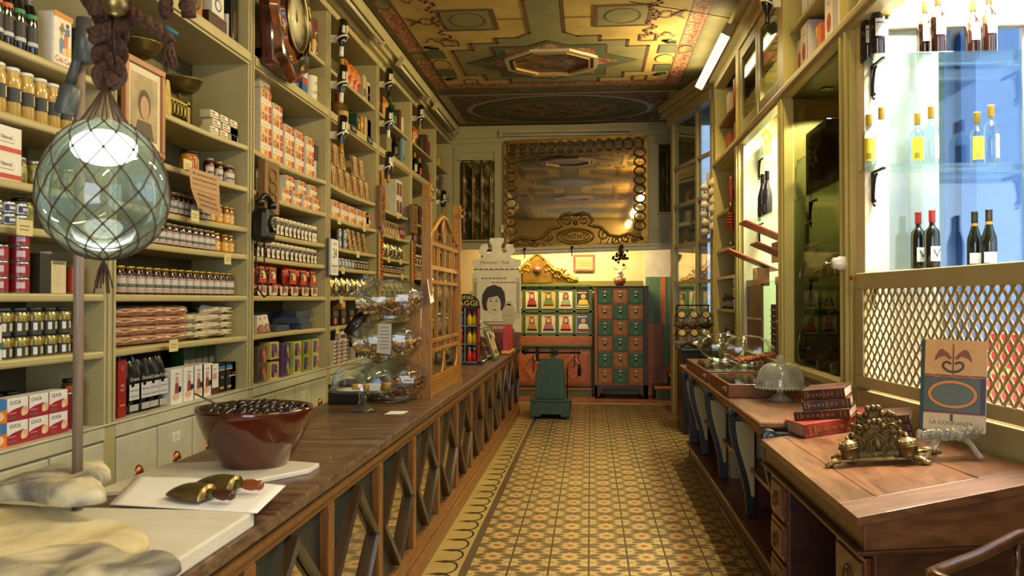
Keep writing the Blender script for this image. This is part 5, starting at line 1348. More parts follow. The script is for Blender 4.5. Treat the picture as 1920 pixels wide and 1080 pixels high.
# ------------------------------------------------------------------ pole, netted glass float, rope and clamp lamp
pp = P(145, 900, Y=2.20)
r = thing('lamp_pole', (pp.x, 2.20, CT)); tag(r, 'slim brown wooden pole rising from the counter behind the netted float', 'pole')
q = MB(); q.lathe([(.0135, 0), (.0135, 1.34)], wood('pole_wood', '#7d6854', '#978272', .4), 14); q.build('shaft', r); q = MB(); q.lathe([(.045, .0), (.045, .008), (.02, .015)], IRON, 18, T((0, 0, .0))); q.build('foot', r)
r = thing('clamp_lamp', (pp.x - .012, 2.20 - .03, 2.05)); tag(r, 'small grey clamp spotlight fixed to the brown pole', 'spotlight')
GRY = mat('grey_lamp_paint', '#4a4c46', .4)
q = MB(); q.lathe([(.015, .03), (.028, .02), (.028, -.04), (.024, -.05), (.026, -.052)], GRY, 16, RY(14)); q.build('lamp_head', r); q = MB(); q.tube([(.0, 0, .03), (.02, 0, .09), (.03, .0, .16)], .012, GRY, 8); q.lathe([(.025, 0), (.02, .12)], GRY, 12, T((.035, .01, .09))); q.build('arm', r)
fc = P(195, 372, Y=2.0); FR = .150
r = thing('glass_float', fc); tag(r, 'big green glass fishing float lit inside and wrapped in netting', 'float lamp')
FG = glass('float_glass', (0.80, 0.90, 0.84), .9, .03, .30, '#96a592')
q = MB(); q.shell([(FR*math.sin(t_)*(1 if t_ > .9 else 1), -FR*math.cos(t_)*(1.0 if t_ < PI*.55 else 1.32)) for t_ in [PI*k/28 for k in range(0, 27)]], FG, 48); q.build('glass_globe', r)
q = MB(); q.ball((0, 0, .125), .070, emit('bulb_glow', (0.95, 1.0, 0.92), 9.0), 18, (1.1, 1.1, .62)); q.build('bulb', r)
NET = mat('net_cord', '#4a3222', .8)
q = MB()
for i in range(12):
    for s_ in (-1, 1):
        pts = []
        for k in range(41):
            t_ = .05 + (PI - .42)*k/40; ph = 2*PI*i/12 + s_*t_*.98
            zz = -FR*math.cos(t_)*(1.0 if t_ < PI*.55 else 1.32); rr = (FR + .0025)*math.sin(t_)
            pts.append((rr*math.cos(ph), rr*math.sin(ph), zz*1.01))
        a = pts[-1]
        for k in range(1, 7): u = k/6; pts.append((a[0]*(1-u)**1.3 + .004*u, a[1]*(1-u)**1.3, a[2] + (.295 - a[2])*u))
        q.tube(pts, .0018, NET, 5)
for i in range(12):
    for k in range(1, 13):
        t_ = k*PI/12/.98; ph = 2*PI*(i + (.5 if k % 2 else 0))/12
        if t_ > PI - .45: break
        zz = -FR*math.cos(t_)*(1.0 if t_ < PI*.55 else 1.32); rr = (FR + .003)*math.sin(t_); q.ball((rr*math.cos(ph), rr*math.sin(ph), zz*1.01), .0042, NET, 5)
for k in range(9): a = k*.7; q.tube([(0, 0, -FR), (.012*math.cos(a), .012*math.sin(a), -FR - .03), (.022*math.cos(a), .02*math.sin(a), -FR - .06 - .012*(k % 3))], .0022, NET, 5)
q.build('net', r)
r = thing('thick_rope', (fc.x + .012, 2.0, fc.z + .29)); tag(r, 'thick knotted brown rope from which the netted float hangs', 'rope')
ROPE = two('brown_rope', '#2c1810', '#5f3a26', 110, .35, .65, .85, bump=.5)
q = MB()
for j in range(3):
    pts = []
    for k in range(90):
        u = k/89; a = u*26 + j*2*PI/3; pts.append(((.024 + .016*u)*math.sin(a) + .01*u, .014*math.sin(2*a), -.01 + .62*u))
    q.tube(pts, .0175, ROPE, 10)
q.build('braid', r)
q = MB()
def coil(path, rad, tw, ph0):
    for j in range(2):
        pts = []
        for k in range(40):
            u = k/39*(len(path) - 1); i = min(int(u), len(path) - 2); t_ = u - i
            p = Vector(path[i])*(1-t_) + Vector(path[i+1])*t_
            a = k*tw + j*PI + ph0; pts.append(p + Vector((0, math.cos(a), math.sin(a)))*rad*.6)
        q.tube(pts, rad, ROPE, 8)
coil([(.03, -.02, .20), (.08, -.03, .15), (.12, -.02, .13), (.16, 0, .10)], .013, .5, 0)
coil([(.05, .0, .30), (.12, -.02, .26), (.15, -.01, .20), (.14, .01, .17)], .014, .5, 1)
coil([(-.02, -.03, .30), (.02, -.05, .26), (.03, -.05, .20), (-.0, -.04, .14)], .015, .4, 0)
coil([(.06, -.02, .14), (.02, -.04, .11), (-.02, -.04, .10)], .014, .5, 2); coil([(.02, 0, .24), (.09, .01, .33), (.17, .02, .30), (.19, .0, .22)], .015, .45, 0)
coil([(.10, .0, .36), (.16, -.03, .28), (.10, -.05, .22), (.05, -.03, .27), (.12, .0, .34), (.20, .02, .26), (.19, .02, .17)], .019, .6, 1); coil([(-.04, -.02, .34), (-.05, -.05, .24), (.0, -.05, .16), (.05, -.04, .22)], .02, .5, 0)
for k in range(8): q.tube([(.155, 0, .10), (.155 + .012*math.cos(k), .01*math.sin(k), .06), (.155 + .02*math.cos(k*1.3), .015*math.sin(k), .03 - .004*(k % 3))], .004, ROPE, 5)
q.build('knot', r)
q = MB(); q.lathe([(.016, 0), (.02, .006), (.016, .012)], mat('blue_thread', '#2a6070', .7), 14, T((.155, 0, .115)) @ RY(35)); q.build('whipping', r)
r = thing('brass_bell', (fc.x + .085, 1.90, fc.z + .445)); tag(r, 'small round brass bell tied in the thick rope', 'bell')
q = MB(); q.ball((0, 0, 0), .030, BRASS, 20); q.build('bell_body', r); q = MB(); q.tube([(0, 0, .028), (0, .05, .05), (-.03, .1, .06)], .005, ROPE, 6); q.tube([(-.02, .02, -.02), (-.022, .03, -.10), (-.022, .04, -.14)], .003, IRON, 5); q.build('cord', r)
# ------------------------------------------------------------------ goods on the left shelves
SHW = {0.95: 'bottom shelf', 1.275: 'second shelf up', 1.525: 'third shelf up', 1.78: 'fourth shelf up', 1.95: 'fifth shelf up', 2.20: 'sixth shelf up', 2.46: 'seventh shelf up', 3.055: 'rail shelf', 3.42: 'top shelf'}
def py_(px, X=XL - .05): return P(px, 560, X=X).y
def patch(q, r, z0, z1, a0, a1, m, n=12):
    """label wrapped round the front of a jar (front is -Y)"""
    v = []
    for k in range(n + 1):
        a = math.radians(-90 + a0 + (a1 - a0)*k/n); v += [(r*math.cos(a), r*math.sin(a), z0), (r*math.cos(a), r*math.sin(a), z1)]
    q.add(v, [(2*k, 2*k+2, 2*k+3, 2*k+1) for k in range(n)], m, True)
def jar(name, r, h, body, lid, label=None, lidh=.014, neck=.86, lidr=.9, art=None):
    def mk():
        t = thing(name)
        q = MB(); hb_ = h - lidh
        q.lathe([(r*.9, 0), (r, r*.12), (r, hb_*.76), (r*.96, hb_*.86), (r*neck*.95, hb_*.95), (r*neck*.95, hb_)], body, 18); q.build('jar_body', t)
        q = MB(); q.lathe([(r*lidr, hb_ - .001), (r*lidr, h - .003), (r*lidr*.94, h), (0.0001, h)], lid, 18); q.build('lid', t)
        if label or art:
            q = MB()
            if art: art(q, r, hb_)
            else: patch(q, r*1.012, hb_*.12, hb_*.70, -100, 100, label)
            q.build('label', t)
        return t
    return Kind(mk, 'jar')
def can(name, r, h, side, art=None, cat='tin'):
    def mk():
        q = MB(); q.lathe([(r*.96, 0), (r, .003), (r, h - .003), (r*.96, h), (r*.92, h - .003), (0.0001, h - .003)], STEEL, 20)
        q.shell([(r*1.006, .006), (r*1.006, h - .006)], side, 20)
        if art: art(q, r, h)
        return q.build(name)
    return Kind(mk, cat)
def carton(name, w_, d, h, base, art=None, cat='box', bevel=.0015, rough=.45):
    def mk():
        q = MB(); q.box(-w_/2, -d/2, 0, w_/2, d/2, h, C(base, rough) if isinstance(base, str) else base)
        y = -d/2 - .0008
        def D(a0, b0, a1, b1, c, lift=0): q.decal(-w_/2 + a0*w_, b0*h, -w_/2 + a1*w_, b1*h, y - lift*.0004, C(c, rough) if isinstance(c, str) else c)
        def O(a, b, ra, rb, c, lift=1, n=16): q.add([(-w_/2 + a*w_ + ra*w_*math.cos(2*PI*k/n), y - lift*.0004, b*h + rb*h*math.sin(2*PI*k/n)) for k in range(n)], [tuple(range(n))], C(c, rough))
        def G(pts, c, lift=1): q.add([(-w_/2 + a*w_, y - lift*.0004, b*h) for a, b in pts], [tuple(range(len(pts)))], C(c, rough))
        def X(t_, a, b, s_, c, lift=3, sx=1.0): q.text(t_, -w_/2 + a*w_, y - lift*.0004, b*h, s_*h, C(c, rough), sx=sx)
        if art: art(D, O, G, X)
        return q.build(name, bevel=bevel)
    return Kind(mk, cat)
def bag(name, w_, d, h, m, art=None, seed=1, lumps=.12, cat='bag', top=True):
    def mk():
        q = MB(); nx, nz = 14, 12; v = []; f = []
        for s_ in (-1, 1):
            for j in range(nz + 1):
                for i in range(nx + 1):
                    u, t_ = i/nx*2 - 1, j/nz
                    prof = (math.sin(min(1, t_*1.25 + .12)*PI/2) if t_ < .5 else max(.06, math.cos((t_ - .5)*PI*.98)**.8)) if top else max(.12, math.sin(PI*t_)**.5)
                    e_ = max(0, 1 - abs(u)**4)
                    nz_ = noise.noise(Vector((u*2.3 + seed, t_*5, s_ + seed)))
                    v.append((u*w_/2*(1 - .10*(t_ > .8)) + .01*w_*nz_, s_*d/2*prof*e_*(1 + lumps*2*nz_), t_*h))
        K = (nx+1)*(nz+1)
        for b in (0, K):
            for j in range(nz):
                for i in range(nx): f.append((b + j*(nx+1)+i, b + j*(nx+1)+i+1, b + (j+1)*(nx+1)+i+1, b + (j+1)*(nx+1)+i))
        q.add(v, f, m, True)
        y = -d/2 - .003
        def D(a0, b0, a1, b1, c, lift=0): q.decal(-w_/2 + a0*w_, b0*h, -w_/2 + a1*w_, b1*h, y - lift*.0006, C(c, .35))
        def X(t_, a, b, s_, c, lift=3, sx=1.0): q.text(t_, -w_/2 + a*w_, y - lift*.0006, b*h, s_*h, C(c, .35), sx=sx)
        if art: art(D, X)
        return q.build(name)
    return Kind(mk, cat)
CNT = {}
def put(kind, bay, z, px, desc, group=None, depth=.1, zoff=0.0, setb=.055, rz=90, y=None, label=None, tilt=0.0, scale=None):
    yy = py_(px) if y is None else y
    yy = min(max(yy, UPR[bay] + .13), UPR[bay+1] - .13)
    key = (bay, z, desc); i = CNT.get(key, 0); CNT[key] = i + 1
    lb = label or '%s %s from near post, %s, bay %s' % (ORD[i], desc, SHW[z], BAYN[bay])
    rot = (math.radians(tilt), 0, math.radians(rz)) if tilt else None
    return kind.put((XL - setb - depth/2, yy, z + zoff + .0005), rz, lb, group, rot=rot, scale=scale)
def row(kind, bay, z, px0, px1, n, desc, group, depth=.1, zoff=0.0, setb=.055, jit=.004):
    y0_, y1_ = py_(px0), py_(px1); rnd = random.Random(int(px0*7 + z*100 + n))
    for k in range(n):
        put(kind, bay, z, 0, desc, group, depth, zoff, setb, 90 + rnd.uniform(-4, 4), y0_ + (y1_ - y0_)*(k/(n - 1) if n > 1 else .5) + rnd.uniform(-jit, jit))
def one(kind, bay, z, px, label, depth=.1, zoff=0.0, setb=.055, rz=90, tilt=0.0): return put(kind, bay, z, px, label, None, depth, zoff, setb, rz, label=label, tilt=tilt)

# --- kinds
JAM = mat('dark_jam', '#2e0f10', .12, var=.3, coat=.5); HONEY = mat('honey', '#8a4a10', .12, var=.2, coat=.5); ASP = two('white_asparagus', '#a8863e', '#d0b468', 30, .4, .6, .2, stretch=(3, 3, .3), coat=.5)
GASP = two('pickled_asparagus', '#55581a', '#b09a3a', 40, .4, .6, .2, stretch=(3, 3, .3), coat=.5); PEACH = two('peach_halves', '#a8641a', '#d09432', 14, .4, .6, .15, coat=.5); OLIVE_ = two('green_olives', '#6a6a2a', '#a09a56', 40, .4, .6, .15, coat=.5)
GLID = C('#a88a3a', .3, .7); WLID = C('#dedad0', .4); BLID = C('#141414', .35); SLID = C('#b8b8b4', .25, .8); PLID = C('#8a7a60', .35, .5)
LBC = C('#cbb5a0', .5); 
def jam_art(q, r, h):
    patch(q, r*1.012, h*.08, h*.72, -95, 95, LBC); patch(q, r*1.018, h*.34, h*.62, -48, 48, C('#b8bcc0')); patch(q, r*1.022, h*.28, h*.42, -70, 70, C('#4a5548')); patch(q, r*1.02, h*.10, h*.24, -60, 60, C('#a89a90')); patch(q, r*1.024, h*.66, h*.69, -90, 90, C('#8a3a30'))
JAMJ = jar('jam_jar', .031, .118, JAM, PLID, art=jam_art)
JAMT = jar('jam_jar', .033, .135, JAM, GLID, art=jam_art)
def honey_art(q, r, h):
    patch(q, r*1.012, h*.10, h*.66, -100, 100, C('#d8a024')); patch(q, r*1.02, h*.24, h*.54, -30, 22, C('#e0d8c0')); patch(q, r*1.024, h*.30, h*.48, -18, 10, C('#3a4a6a')); patch(q, r*1.028, h*.35, h*.43, -10, 2, C('#e0d8c0')); patch(q, r*1.02, h*.30, h*.34, 35, 75, C('#8a5a10'))
HONJ = jar('honey_jar', .031, .112, HONEY, GLID, art=honey_art)
def asp_art(q, r, h): patch(q, r*1.012, h*.30, h*.62, -75, 75, C('#1c2024')); patch(q, r*1.02, h*.34, h*.58, 10, 40, C('#d8d4c4'))
ASPT = jar('asparagus_jar', .036, .185, ASP, WLID, art=asp_art)
def gasp_art(q, r, h): patch(q, r*1.012, h*.05, h*.55, -100, 100, C('#2a2c28')); patch(q, r*1.02, h*.12, h*.48, -5, 40, C('#b8b48a')); patch(q, r*1.02, h*.10, h*.46, -52, -28, C('#d8d8d4')); patch(q, r*1.02, h*.62, h*.98, 18, 40, C('#e2e0da')); patch(q, r*1.024, h*.60, h*.78, 18, 40, C('#c8503a'))
GASJ = jar('asparagus_jar', .036, .096, GASP, C('#2a2e3a', .4), art=gasp_art)
OLVJ = jar('olive_jar', .034, .10, OLIVE_, SLID, art=lambda q, r, h: patch(q, r*1.015, h*.2, h*.6, 20, 100, C('#c9b28a')))
PCHJ = jar('peach_jar', .052, .125, PEACH, BLID, art=lambda q, r, h: (patch(q, r*1.012, h*.12, h*.72, 5, 75, C('#e0d6c0')), patch(q, r*1.02, h*.30, h*.58, 25, 55, C('#d8702a'))))
def white_art(q, r, h): patch(q, r*1.015, h*.08, h*.74, -48, 48, C('#d8d0b8')); patch(q, r*1.022, h*.28, h*.52, -20, 20, C('#8a6a4a'))
WHTJ = jar('preserve_jar', .031, .118, JAM, C('#d2c9aa', .45), lidh=.028, lidr=1.0, neck=.95, art=white_art)
WHTS = jar('preserve_jar', .031, .130, JAM, C('#d2c9aa', .45), lidh=.028, lidr=1.0, neck=.95, art=white_art)
def pat_art(q, r, h): patch(q, r*1.02, h*.2, h*.75, -60, 60, C('#2a3a6a')); patch(q, r*1.03, h*.35, h*.6, -30, 30, C('#c8c8c4'))
TINB = can('pate_tin', .03, .045, C('#c4c6c0', .3, .5), pat_art)
RTIN = can('pepper_tin', .036, .060, C('#8f1f2c', .3), lambda q, r, h: (patch(q, r*1.02, h*.3, h*.7, -70, -20, C('#c8b0b8')), patch(q, r*1.02, h*.2, h*.8, 30, 45, C('#c0b0b4'))))
DTIN = can('spice_tin', .024, .085, C('#1c1a1a', .3), lambda q, r, h: (patch(q, r*1.02, h*.25, h*.7, -60, 60, C('#b08a4a')), patch(q, r*1.025, h*.4, h*.55, -40, 40, C('#3a2a1a'))))
STIN = can('spice_tin', .024, .085, C('#8a8c90', .3, .5), lambda q, r, h: patch(q, r*1.02, h*.3, h*.7, -50, 50, C('#c8c8cc')))
def nougat(D, O, G, X):
    D(0, .60, .74, .98, '#d9a560'); D(.75, .60, 1, .98, '#a42a20'); O(.22, .80, .10, .15, '#6a3a20', 2); O(.48, .78, .10, .15, '#8a4a26', 2); O(.22, .80, .05, .08, '#e0c090', 3); X('30', .87, .79, .20, '#e8d8c0')
    D(.04, .03, .76, .34, '#dca45a'); D(.77, .03, 1, .34, '#a8382a'); O(.25, .18, .16, .10, '#e8c890', 2); O(.5, .18, .16, .10, '#c88a4a', 2); D(.10, .455, .84, .475, '#8a8478')
NOUG = carton('nougat_box', .185, .10, .150, '#dcd6c6', nougat)
NOUS = carton('nougat_box', .175, .10, .098, '#dcd6c6', nougat)
NOUD = carton('nougat_box', .205, .10, .150, '#dcd6c6', nougat)
def cuca(D, O, G, X):
    X('CUCA', .36, .80, .22, '#23283a', sx=1.15); G([(0, .0), (1, .0), (1, .42), (.72, .60), (.30, .52), (0, .40)], '#9c1f34'); O(.80, .38, .17, .20, '#d9b08a', 2); O(.72, .30, .10, .13, '#e0c4a0', 3); D(.06, .10, .40, .20, '#6a5a50', 2); D(.06, .34, .40, .37, '#d8a8a0', 2); D(.96, 0, 1, 1, '#a02038', 2)
CUCA = carton('fish_tin_box', .125, .07, .088, '#e4e2de', cuca)
FISH = carton('fish_tin_box', .12, .07, .088, '#3a78b8', lambda D, O, G, X: (D(0, 0, 1, .55, '#d8782a'), O(.6, .3, .25, .2, '#e0c0a0'), X('Mar', .5, .78, .22, '#e8e4da')))
BLKB = None
def blackbottle(band):
    def mk():
        t = thing('sparkling_bottle'); q = MB(); q.lathe([(.030, 0), (.033, .005), (.033, .13), (.030, .16), (.016, .205), (.014, .25)], DKB, 16); q.build('bottle', t)
        q = MB(); q.lathe([(.018, .20), (.0155, .25), (.0165, .262), (0.0001, .266)], SLID, 14); q.build('foil_cap', t)
        q = MB(); patch(q, .0335, .03, .11, -90, 90, C('#14161c')); patch(q, .0315, .12, .16, -90, 90, C(band)); patch(q, .034, .035, .05, -60, 60, C('#b8b8b8')); q.build('label', t); return t
    return Kind(mk, 'bottle')
COLA = carton('cocoa_tin', .125, .085, .225, '#ddd6c4', lambda D, O, G, X: (D(0, .90, 1, 1, '#c8781e'), X('Cola Cao', .48, .13, .15, '#b8281e', sx=.82), O(.42, .78, .07, .04, '#c8501e'), O(.42, .70, .16, .05, '#5a6a5a'), G([(.30, .25), (.46, .25), (.50, .5), (.38, .56), (.28, .5)], '#4a7a9a'), G([(.50, .35), (.72, .40), (.74, .62), (.62, .72), (.52, .6)], '#b86a4a'), G([(.58, .60), (.82, .62), (.80, .76), (.62, .74)], '#3a6a8a', 2), O(.70, .80, .09, .04, '#3a2418', 2), O(.40, .62, .08, .04, '#b89068', 2), G([(.66, .24), (.88, .26), (.84, .44), (.68, .40)], '#d8b83a', 2), O(.52, .30, .12, .07, '#d8b0a0', 2)), 'tin', .012)
STAR = carton('star_tin', .07, .07, .20, '#141a30', lambda D, O, G, X: [O(.2 + .3*(k % 3), .12 + .1*k, .03, .012, '#d8d8c0') for k in range(8)], 'tin', .008)
WBOX = carton('asparagus_carton', .17, .10, .10, '#ded8cc', lambda D, O, G, X: (D(0, .04, 1, .22, '#b83a2a'), X('Natural', .5, .58, .2, '#3a3a3a'), D(.25, .38, .75, .41, '#8a8a80')))
ASPB = carton('asparagus_packet', .10, .05, .17, '#cbbf9a', lambda D, O, G, X: (D(0, .78, 1, 1, '#141414'), [G([(.1 + .14*k, .1), (.16 + .14*k, .1), (.40 + .14*k*.8, .7), (.34 + .14*k*.8, .7)], '#e0d2a8') for k in range(5)], D(.1, .70, .9, .77, '#6a6a50', 2)))
ORTN = can('sauce_tin', .035, .115, C('#b8431e', .3), lambda q, r, h: (patch(q, r*1.02, h*.05, h*.45, -60, 60, C('#cfd0c4')), patch(q, r*1.02, h*.62, h*.8, -50, 50, C('#d89a3a'))))
DARKJ = jar('olive_paste_jar', .043, .125, mat('black_paste', '#0c0a08', .1, coat=.6), WLID, art=lambda q, r, h: (patch(q, r*1.015, h*.15, h*.6, -90, 90, C('#3a4a3a')), patch(q, r*1.02, h*.55, h*.6, -90, 90, C('#b89a3a')), patch(q, r*1.02, h*.3, h*.5, 10, 40, C('#b04030'))))
ORAJ = jar('relish_jar', .042, .085, mat('brown_relish', '#5a3a1a', .15, coat=.5), BLID, art=lambda q, r, h: (patch(q, r*1.012, h*.05, h*.8, -90, 90, C('#b8501e')), patch(q, r*1.02, h*.12, h*.72, -45, 40, C('#d8d4c8'))))
BLKL = jar('olive_jar', .042, .12, OLIVE_, BLID)
MINT = can('red_canister', .028, .16, C('#6a1a1c', .3))
SMJR = jar('mushroom_jar', .028, .075, two('mushroom', '#6a5a3a', '#b8a880', 40, .4, .6, .2), BLID, C('#2a2e38'))

# --- bay behind the float
bo, bgk = blackbottle('#b8501e'), blackbottle('#1e7a44')
for k, (px_, kd) in enumerate(((2, bo), (22, bo), (45, bgk), (68, bgk))): one(kd, 0, 2.46, px_, '%s black bottle with %s shoulder band on the seventh shelf behind the netted float' % (('outer', 'inner')[k % 2], ('orange', 'green')[k // 2]), .07)
one(COLA, 0, 2.46, 118, 'white cocoa tin with orange lid and red lettering beside the black bottles', .085); one(STAR, 0, 2.46, 152, 'dark blue star-speckled tin next to the white cocoa tin', .07)
row(ASPT, 0, 2.20, -22, 134, 7, 'tall white asparagus jar', 'tall asparagus jars', .072)
for k in range(2): one(WBOX, 0, 1.95, 12, ('lower', 'upper')[k] + ' white carton with red band stacked behind the netted float', .10, k*.1005)
row(OLVJ, 0, 1.95, 48, 165, 5, 'green olive jar', 'olive jars behind the float', .068)
for j in range(2): row(TINB, 0, 1.78, 2, 50, 3, ('lower', 'upper')[j] + '-row small silver tin', 'small silver tins', .06, j*.0455, jit=.001)
one(BLKL, 0, 1.78, 72, 'black-lidded jar beside the small silver tins behind the float', .084, setb=.08)
for px_, n in ((14, 3), (54, 4)):
    for j in range(n): one(RTIN, 0, 1.525, px_, '%s red pepper tin in the %s stack left of the pole' % (ORD[j] + ' from bottom', 'three-high' if n == 3 else 'four-high'), .072, j*.0605)
one(carton('dark_packet', .07, .05, .16, '#26221e'), 0, 1.525, 88, 'dark narrow packet between the red tins and the asparagus packet', .05); one(ASPB, 0, 1.525, 112, 'beige asparagus packet with black top under the netted float', .05); one(ORTN, 0, 1.525, 172, 'orange and white sauce tin behind the brown pole', .07)
for j in range(2): row(GASJ, 0, 1.275, 22, 132, 5, ('lower', 'upper')[j] + '-row green asparagus jar', 'stacked green asparagus jars', .072, j*.0965, jit=.001)
one(SMJR, 0, 1.275, 172, 'small mushroom jar just past the brown pole on the second shelf', .056); one(carton('white_packet', .05, .06, .13, '#d6d8d4', lambda D, O, G, X: D(0, .3, 1, .5, '#3a6a6a')), 0, 1.275, -2, 'white packet at the picture edge beside the green asparagus jars', .06)
for j in range(2):
    for k, px_ in enumerate((38, 77, 114)): put(CUCA, 0, .95, px_, ('lower', 'upper')[j] + '-row white and red fish box', 'white and red fish tin boxes', .07, j*.0885)
    one(FISH, 0, .95, -3, ('lower', 'upper')[j] + ' blue and orange fish tin box beside the white and red ones', .07, j*.0885)
for k, px_ in enumerate((20, 60, 92)): put(BLKL, 0, .95, px_, 'black-lidded jar behind fish boxes', 'black-lidded jars behind the fish boxes', .084, .06, .17)
one(MINT, 0, .95, 140, 'dark red canister behind the brown pole on the bottom shelf', .056, .0)
one(DARKJ, 0, .95, 176, 'dark jar with green label and white lid under the orange-labelled jar', .086); one(ORAJ, 0, .95, 176, 'orange-labelled jar standing on the dark jar past the brown pole', .084, .126)

# --- bay under the brass scale
one(PCHJ, 1, 2.20, 305, 'first peach jar on the sixth shelf, beside the framed portrait', .104); one(PCHJ, 1, 2.20, 371, 'second peach jar, standing just before the four small jam jars', .104)
row(JAMJ, 1, 2.20, 401, 450, 4, 'small dark jam jar', 'jam jars by the peaches', .062)
row(JAMJ, 1, 1.95, 312, 394, 9, 'dark jam jar', 'jam jars behind the note', .062); row(HONJ, 1, 1.95, 403, 456, 5, 'yellow-labelled honey jar', 'honey jars', .062)
row(JAMJ, 1, 1.78, 296, 404, 10, 'dark jam jar', 'jam jars under the note', .062); row(HONJ, 1, 1.78, 413, 458, 4, 'yellow-labelled honey jar', 'honey jars', .062)
row(JAMT, 1, 1.525, 236, 456, 17, 'tall jam jar', 'long row of jam jars', .066)
BISC = bag('biscuit_bag', .30, .15, .055, two('biscuit_wrap', '#a5785a', '#c49a78', 14, .4, .6, .3, stretch=(1, 1, 3), coat=.4), None, 3, .2, 'bag', False); CLRB = bag('wafer_bag', .34, .16, .06, two('clear_wrap', '#a89a7a', '#cfc4a4', 16, .4, .6, .15, coat=.7), None, 5, .35, 'bag', False)
for cpx, n in ((254, 4), (300, 4), (343, 4)):
    for j in range(n): put(BISC, 1, 1.275, cpx, '%s tan biscuit bag' % ('low', 'lower-middle', 'upper-middle', 'top')[j], 'stacked biscuit bags', .15, j*.046 + .002, .06, 90)
for cpx, n in ((378, 3), (425, 4)):
    for j in range(n): put(CLRB, 1, 1.275, cpx, '%s clear wafer bag' % ('low', 'lower-middle', 'upper-middle', 'top')[j], 'clear wafer bags', .16, j*.044 + .002, .06, 90)
REDC = carton('chocolate_box', .07, .10, .27, '#8f1f1c', lambda D, O, G, X: (X('C', .5, .85, .10, '#e0d8c8'), X('MEL', .5, .55, .06, '#e0d8c8'), X('EXT', .5, .47, .06, '#e0d8c8'), D(.2, .2, .8, .22, '#d8a090')))
one(REDC, 1, .95, 232, 'red narrow chocolate box at the start of the coffee bags', .10)
COFF = bag('coffee_bag', .12, .09, .28, mat('black_foil', '#0d0f16', .22, .3, var=.4, bump=.3), lambda D, X: (X('Criolo', .5, .60, .09, '#d8d4c8', 3, 1.3), D(.12, .25, .86, .52, '#c9c9cc'), D(.15, .06, .80, .17, '#a8a8a8'), D(.18, .30, .80, .32, '#8a8a90', 1), D(.18, .40, .80, .42, '#8a8a90', 1)), 9, .3)
for k, px_ in enumerate((254, 276, 292, 309)): put(COFF, 1, .95, px_, 'black foil coffee bag', 'black foil coffee bags', .09)
SUGA = carton('sweetener_box', .125, .075, .185, '#dedcd8', lambda D, O, G, X: (X('stevia', .5, .86, .09, '#3a3a3a'), G([(.36, .62), (.64, .62), (.60, .78), (.40, .78)], '#c89a88'), G([(.30, .30), (.70, .30), (.62, .60), (.38, .60)], '#8a4a3c'), O(.76, .40, .13, .09, '#1c2436', 2), O(.42, .20, .30, .10, '#d8b098', 1)))
SUG2 = carton('sweetener_box', .10, .075, .175, '#dcdad4', lambda D, O, G, X: (D(0, 0, 1, .22, '#5a2420'), X('stevia', .5, .84, .09, '#3a3a3a'), D(.25, .5, .75, .7, '#c89078')))
for k, px_ in enumerate((334, 357, 375, 391)): put(SUGA, 1, .95, px_, 'white sweetener box', 'white sweetener boxes', .075)
one(SUG2, 1, .95, 405, 'white sweetener box with a maroon foot beside the dark tea boxes', .075)
TEAB = carton('tea_box', .085, .075, .17, '#101418', lambda D, O, G, X: (D(0, .80, 1, .92, '#2a7ab0'), D(0, .76, 1, .80, '#c8a83a'), X('TEA', .5, .52, .12, '#d8d4c4'), D(.2, .12, .8, .2, '#b8a030'))); TEAG = carton('tea_box', .07, .075, .17, '#234a22', lambda D, O, G, X: (D(0, .35, 1, .55, '#b8ae8a'), D(.1, .6, .9, .64, '#8a2a1a'))); TEAR = carton('tea_box', .07, .075, .17, '#6a2012', lambda D, O, G, X: (D(0, .35, 1, .5, '#b8ae8a'),))
for px_ in (418, 432): put(TEAB, 1, .95, px_, 'black tea box', 'black tea boxes', .075)
one(TEAG, 1, .95, 444, 'green tea box next to the black tea boxes', .075); one(TEAR, 1, .95, 454, 'dark red tea box last on the bottom shelf beside the post', .075)
for k, px_ in enumerate((392, 403, 414, 425, 436)): put(TEAG, 1, .95, px_, 'rear green tea box', 'green tea boxes behind', .075, .11, .18)
# brass balance scale
yb = py_(330); r = thing('brass_scale', (XL - .16, yb, 2.461), 90); tag(r, 'old brass balance scale with ornate gilt base and two pans', 'weighing scale')
BG = mat('scale_gilt', '#8a7a3a', .4, .7, .3, 20)
q = MB(); q.box(-.27, -.05, 0, .27, .05, .025, BG); q.box(-.25, -.03, .025, .25, .03, .04, IRON)
for k in range(13): q.tube([(-.24 + .04*k + .016*math.cos(a), -.045, .075 + .035*math.sin(a)) for a in [2*PI*j/10 for j in range(10)]], .005, BG, 5, True)
q.box(-.27, -.05, .112, .27, -.03, .125, BG); q.box(-.27, -.05, 0, -.24, .05, .14, BG); q.box(.24, -.05, 0, .27, .05, .14, BG); q.prism([(-.04, .02), (.04, .02), (.03, .14), (.015, .20), (-.015, .20), (-.03, .14)], -.06, .0, BG); q.build('base', r)
q = MB(); q.tube([(-.28, 0, .20), (0, 0, .175), (.28, 0, .135)], .012, BG, 8)
for x, z in ((-.22, .20), (.24, .14)): q.lathe([(.015, 0), (.010, .05), (.02, .07)], BG, 10, T((x, 0, z)))
q.build('beam', r)
for x, z in ((-.22, .255), (.24, .185)): q = MB(); q.lathe([(.0001, 0), (.07, .006), (.105, .03), (.125, .07), (.130, .075), (.122, .07), (.10, .032), (.0001, .008)], BRASS, 28, T((x, 0, z))); q.build('pan', r)
SARD = carton('sardine_tin', .10, .07, .046, '#d6cba0', lambda D, O, G, X: (D(0, .08, 1, .92, '#e0dac8'), D(.08, .25, .92, .40, '#a83a34', 1), D(.1, .55, .6, .75, '#5a6a8a', 1)), 'tin', .008)
ns = 0
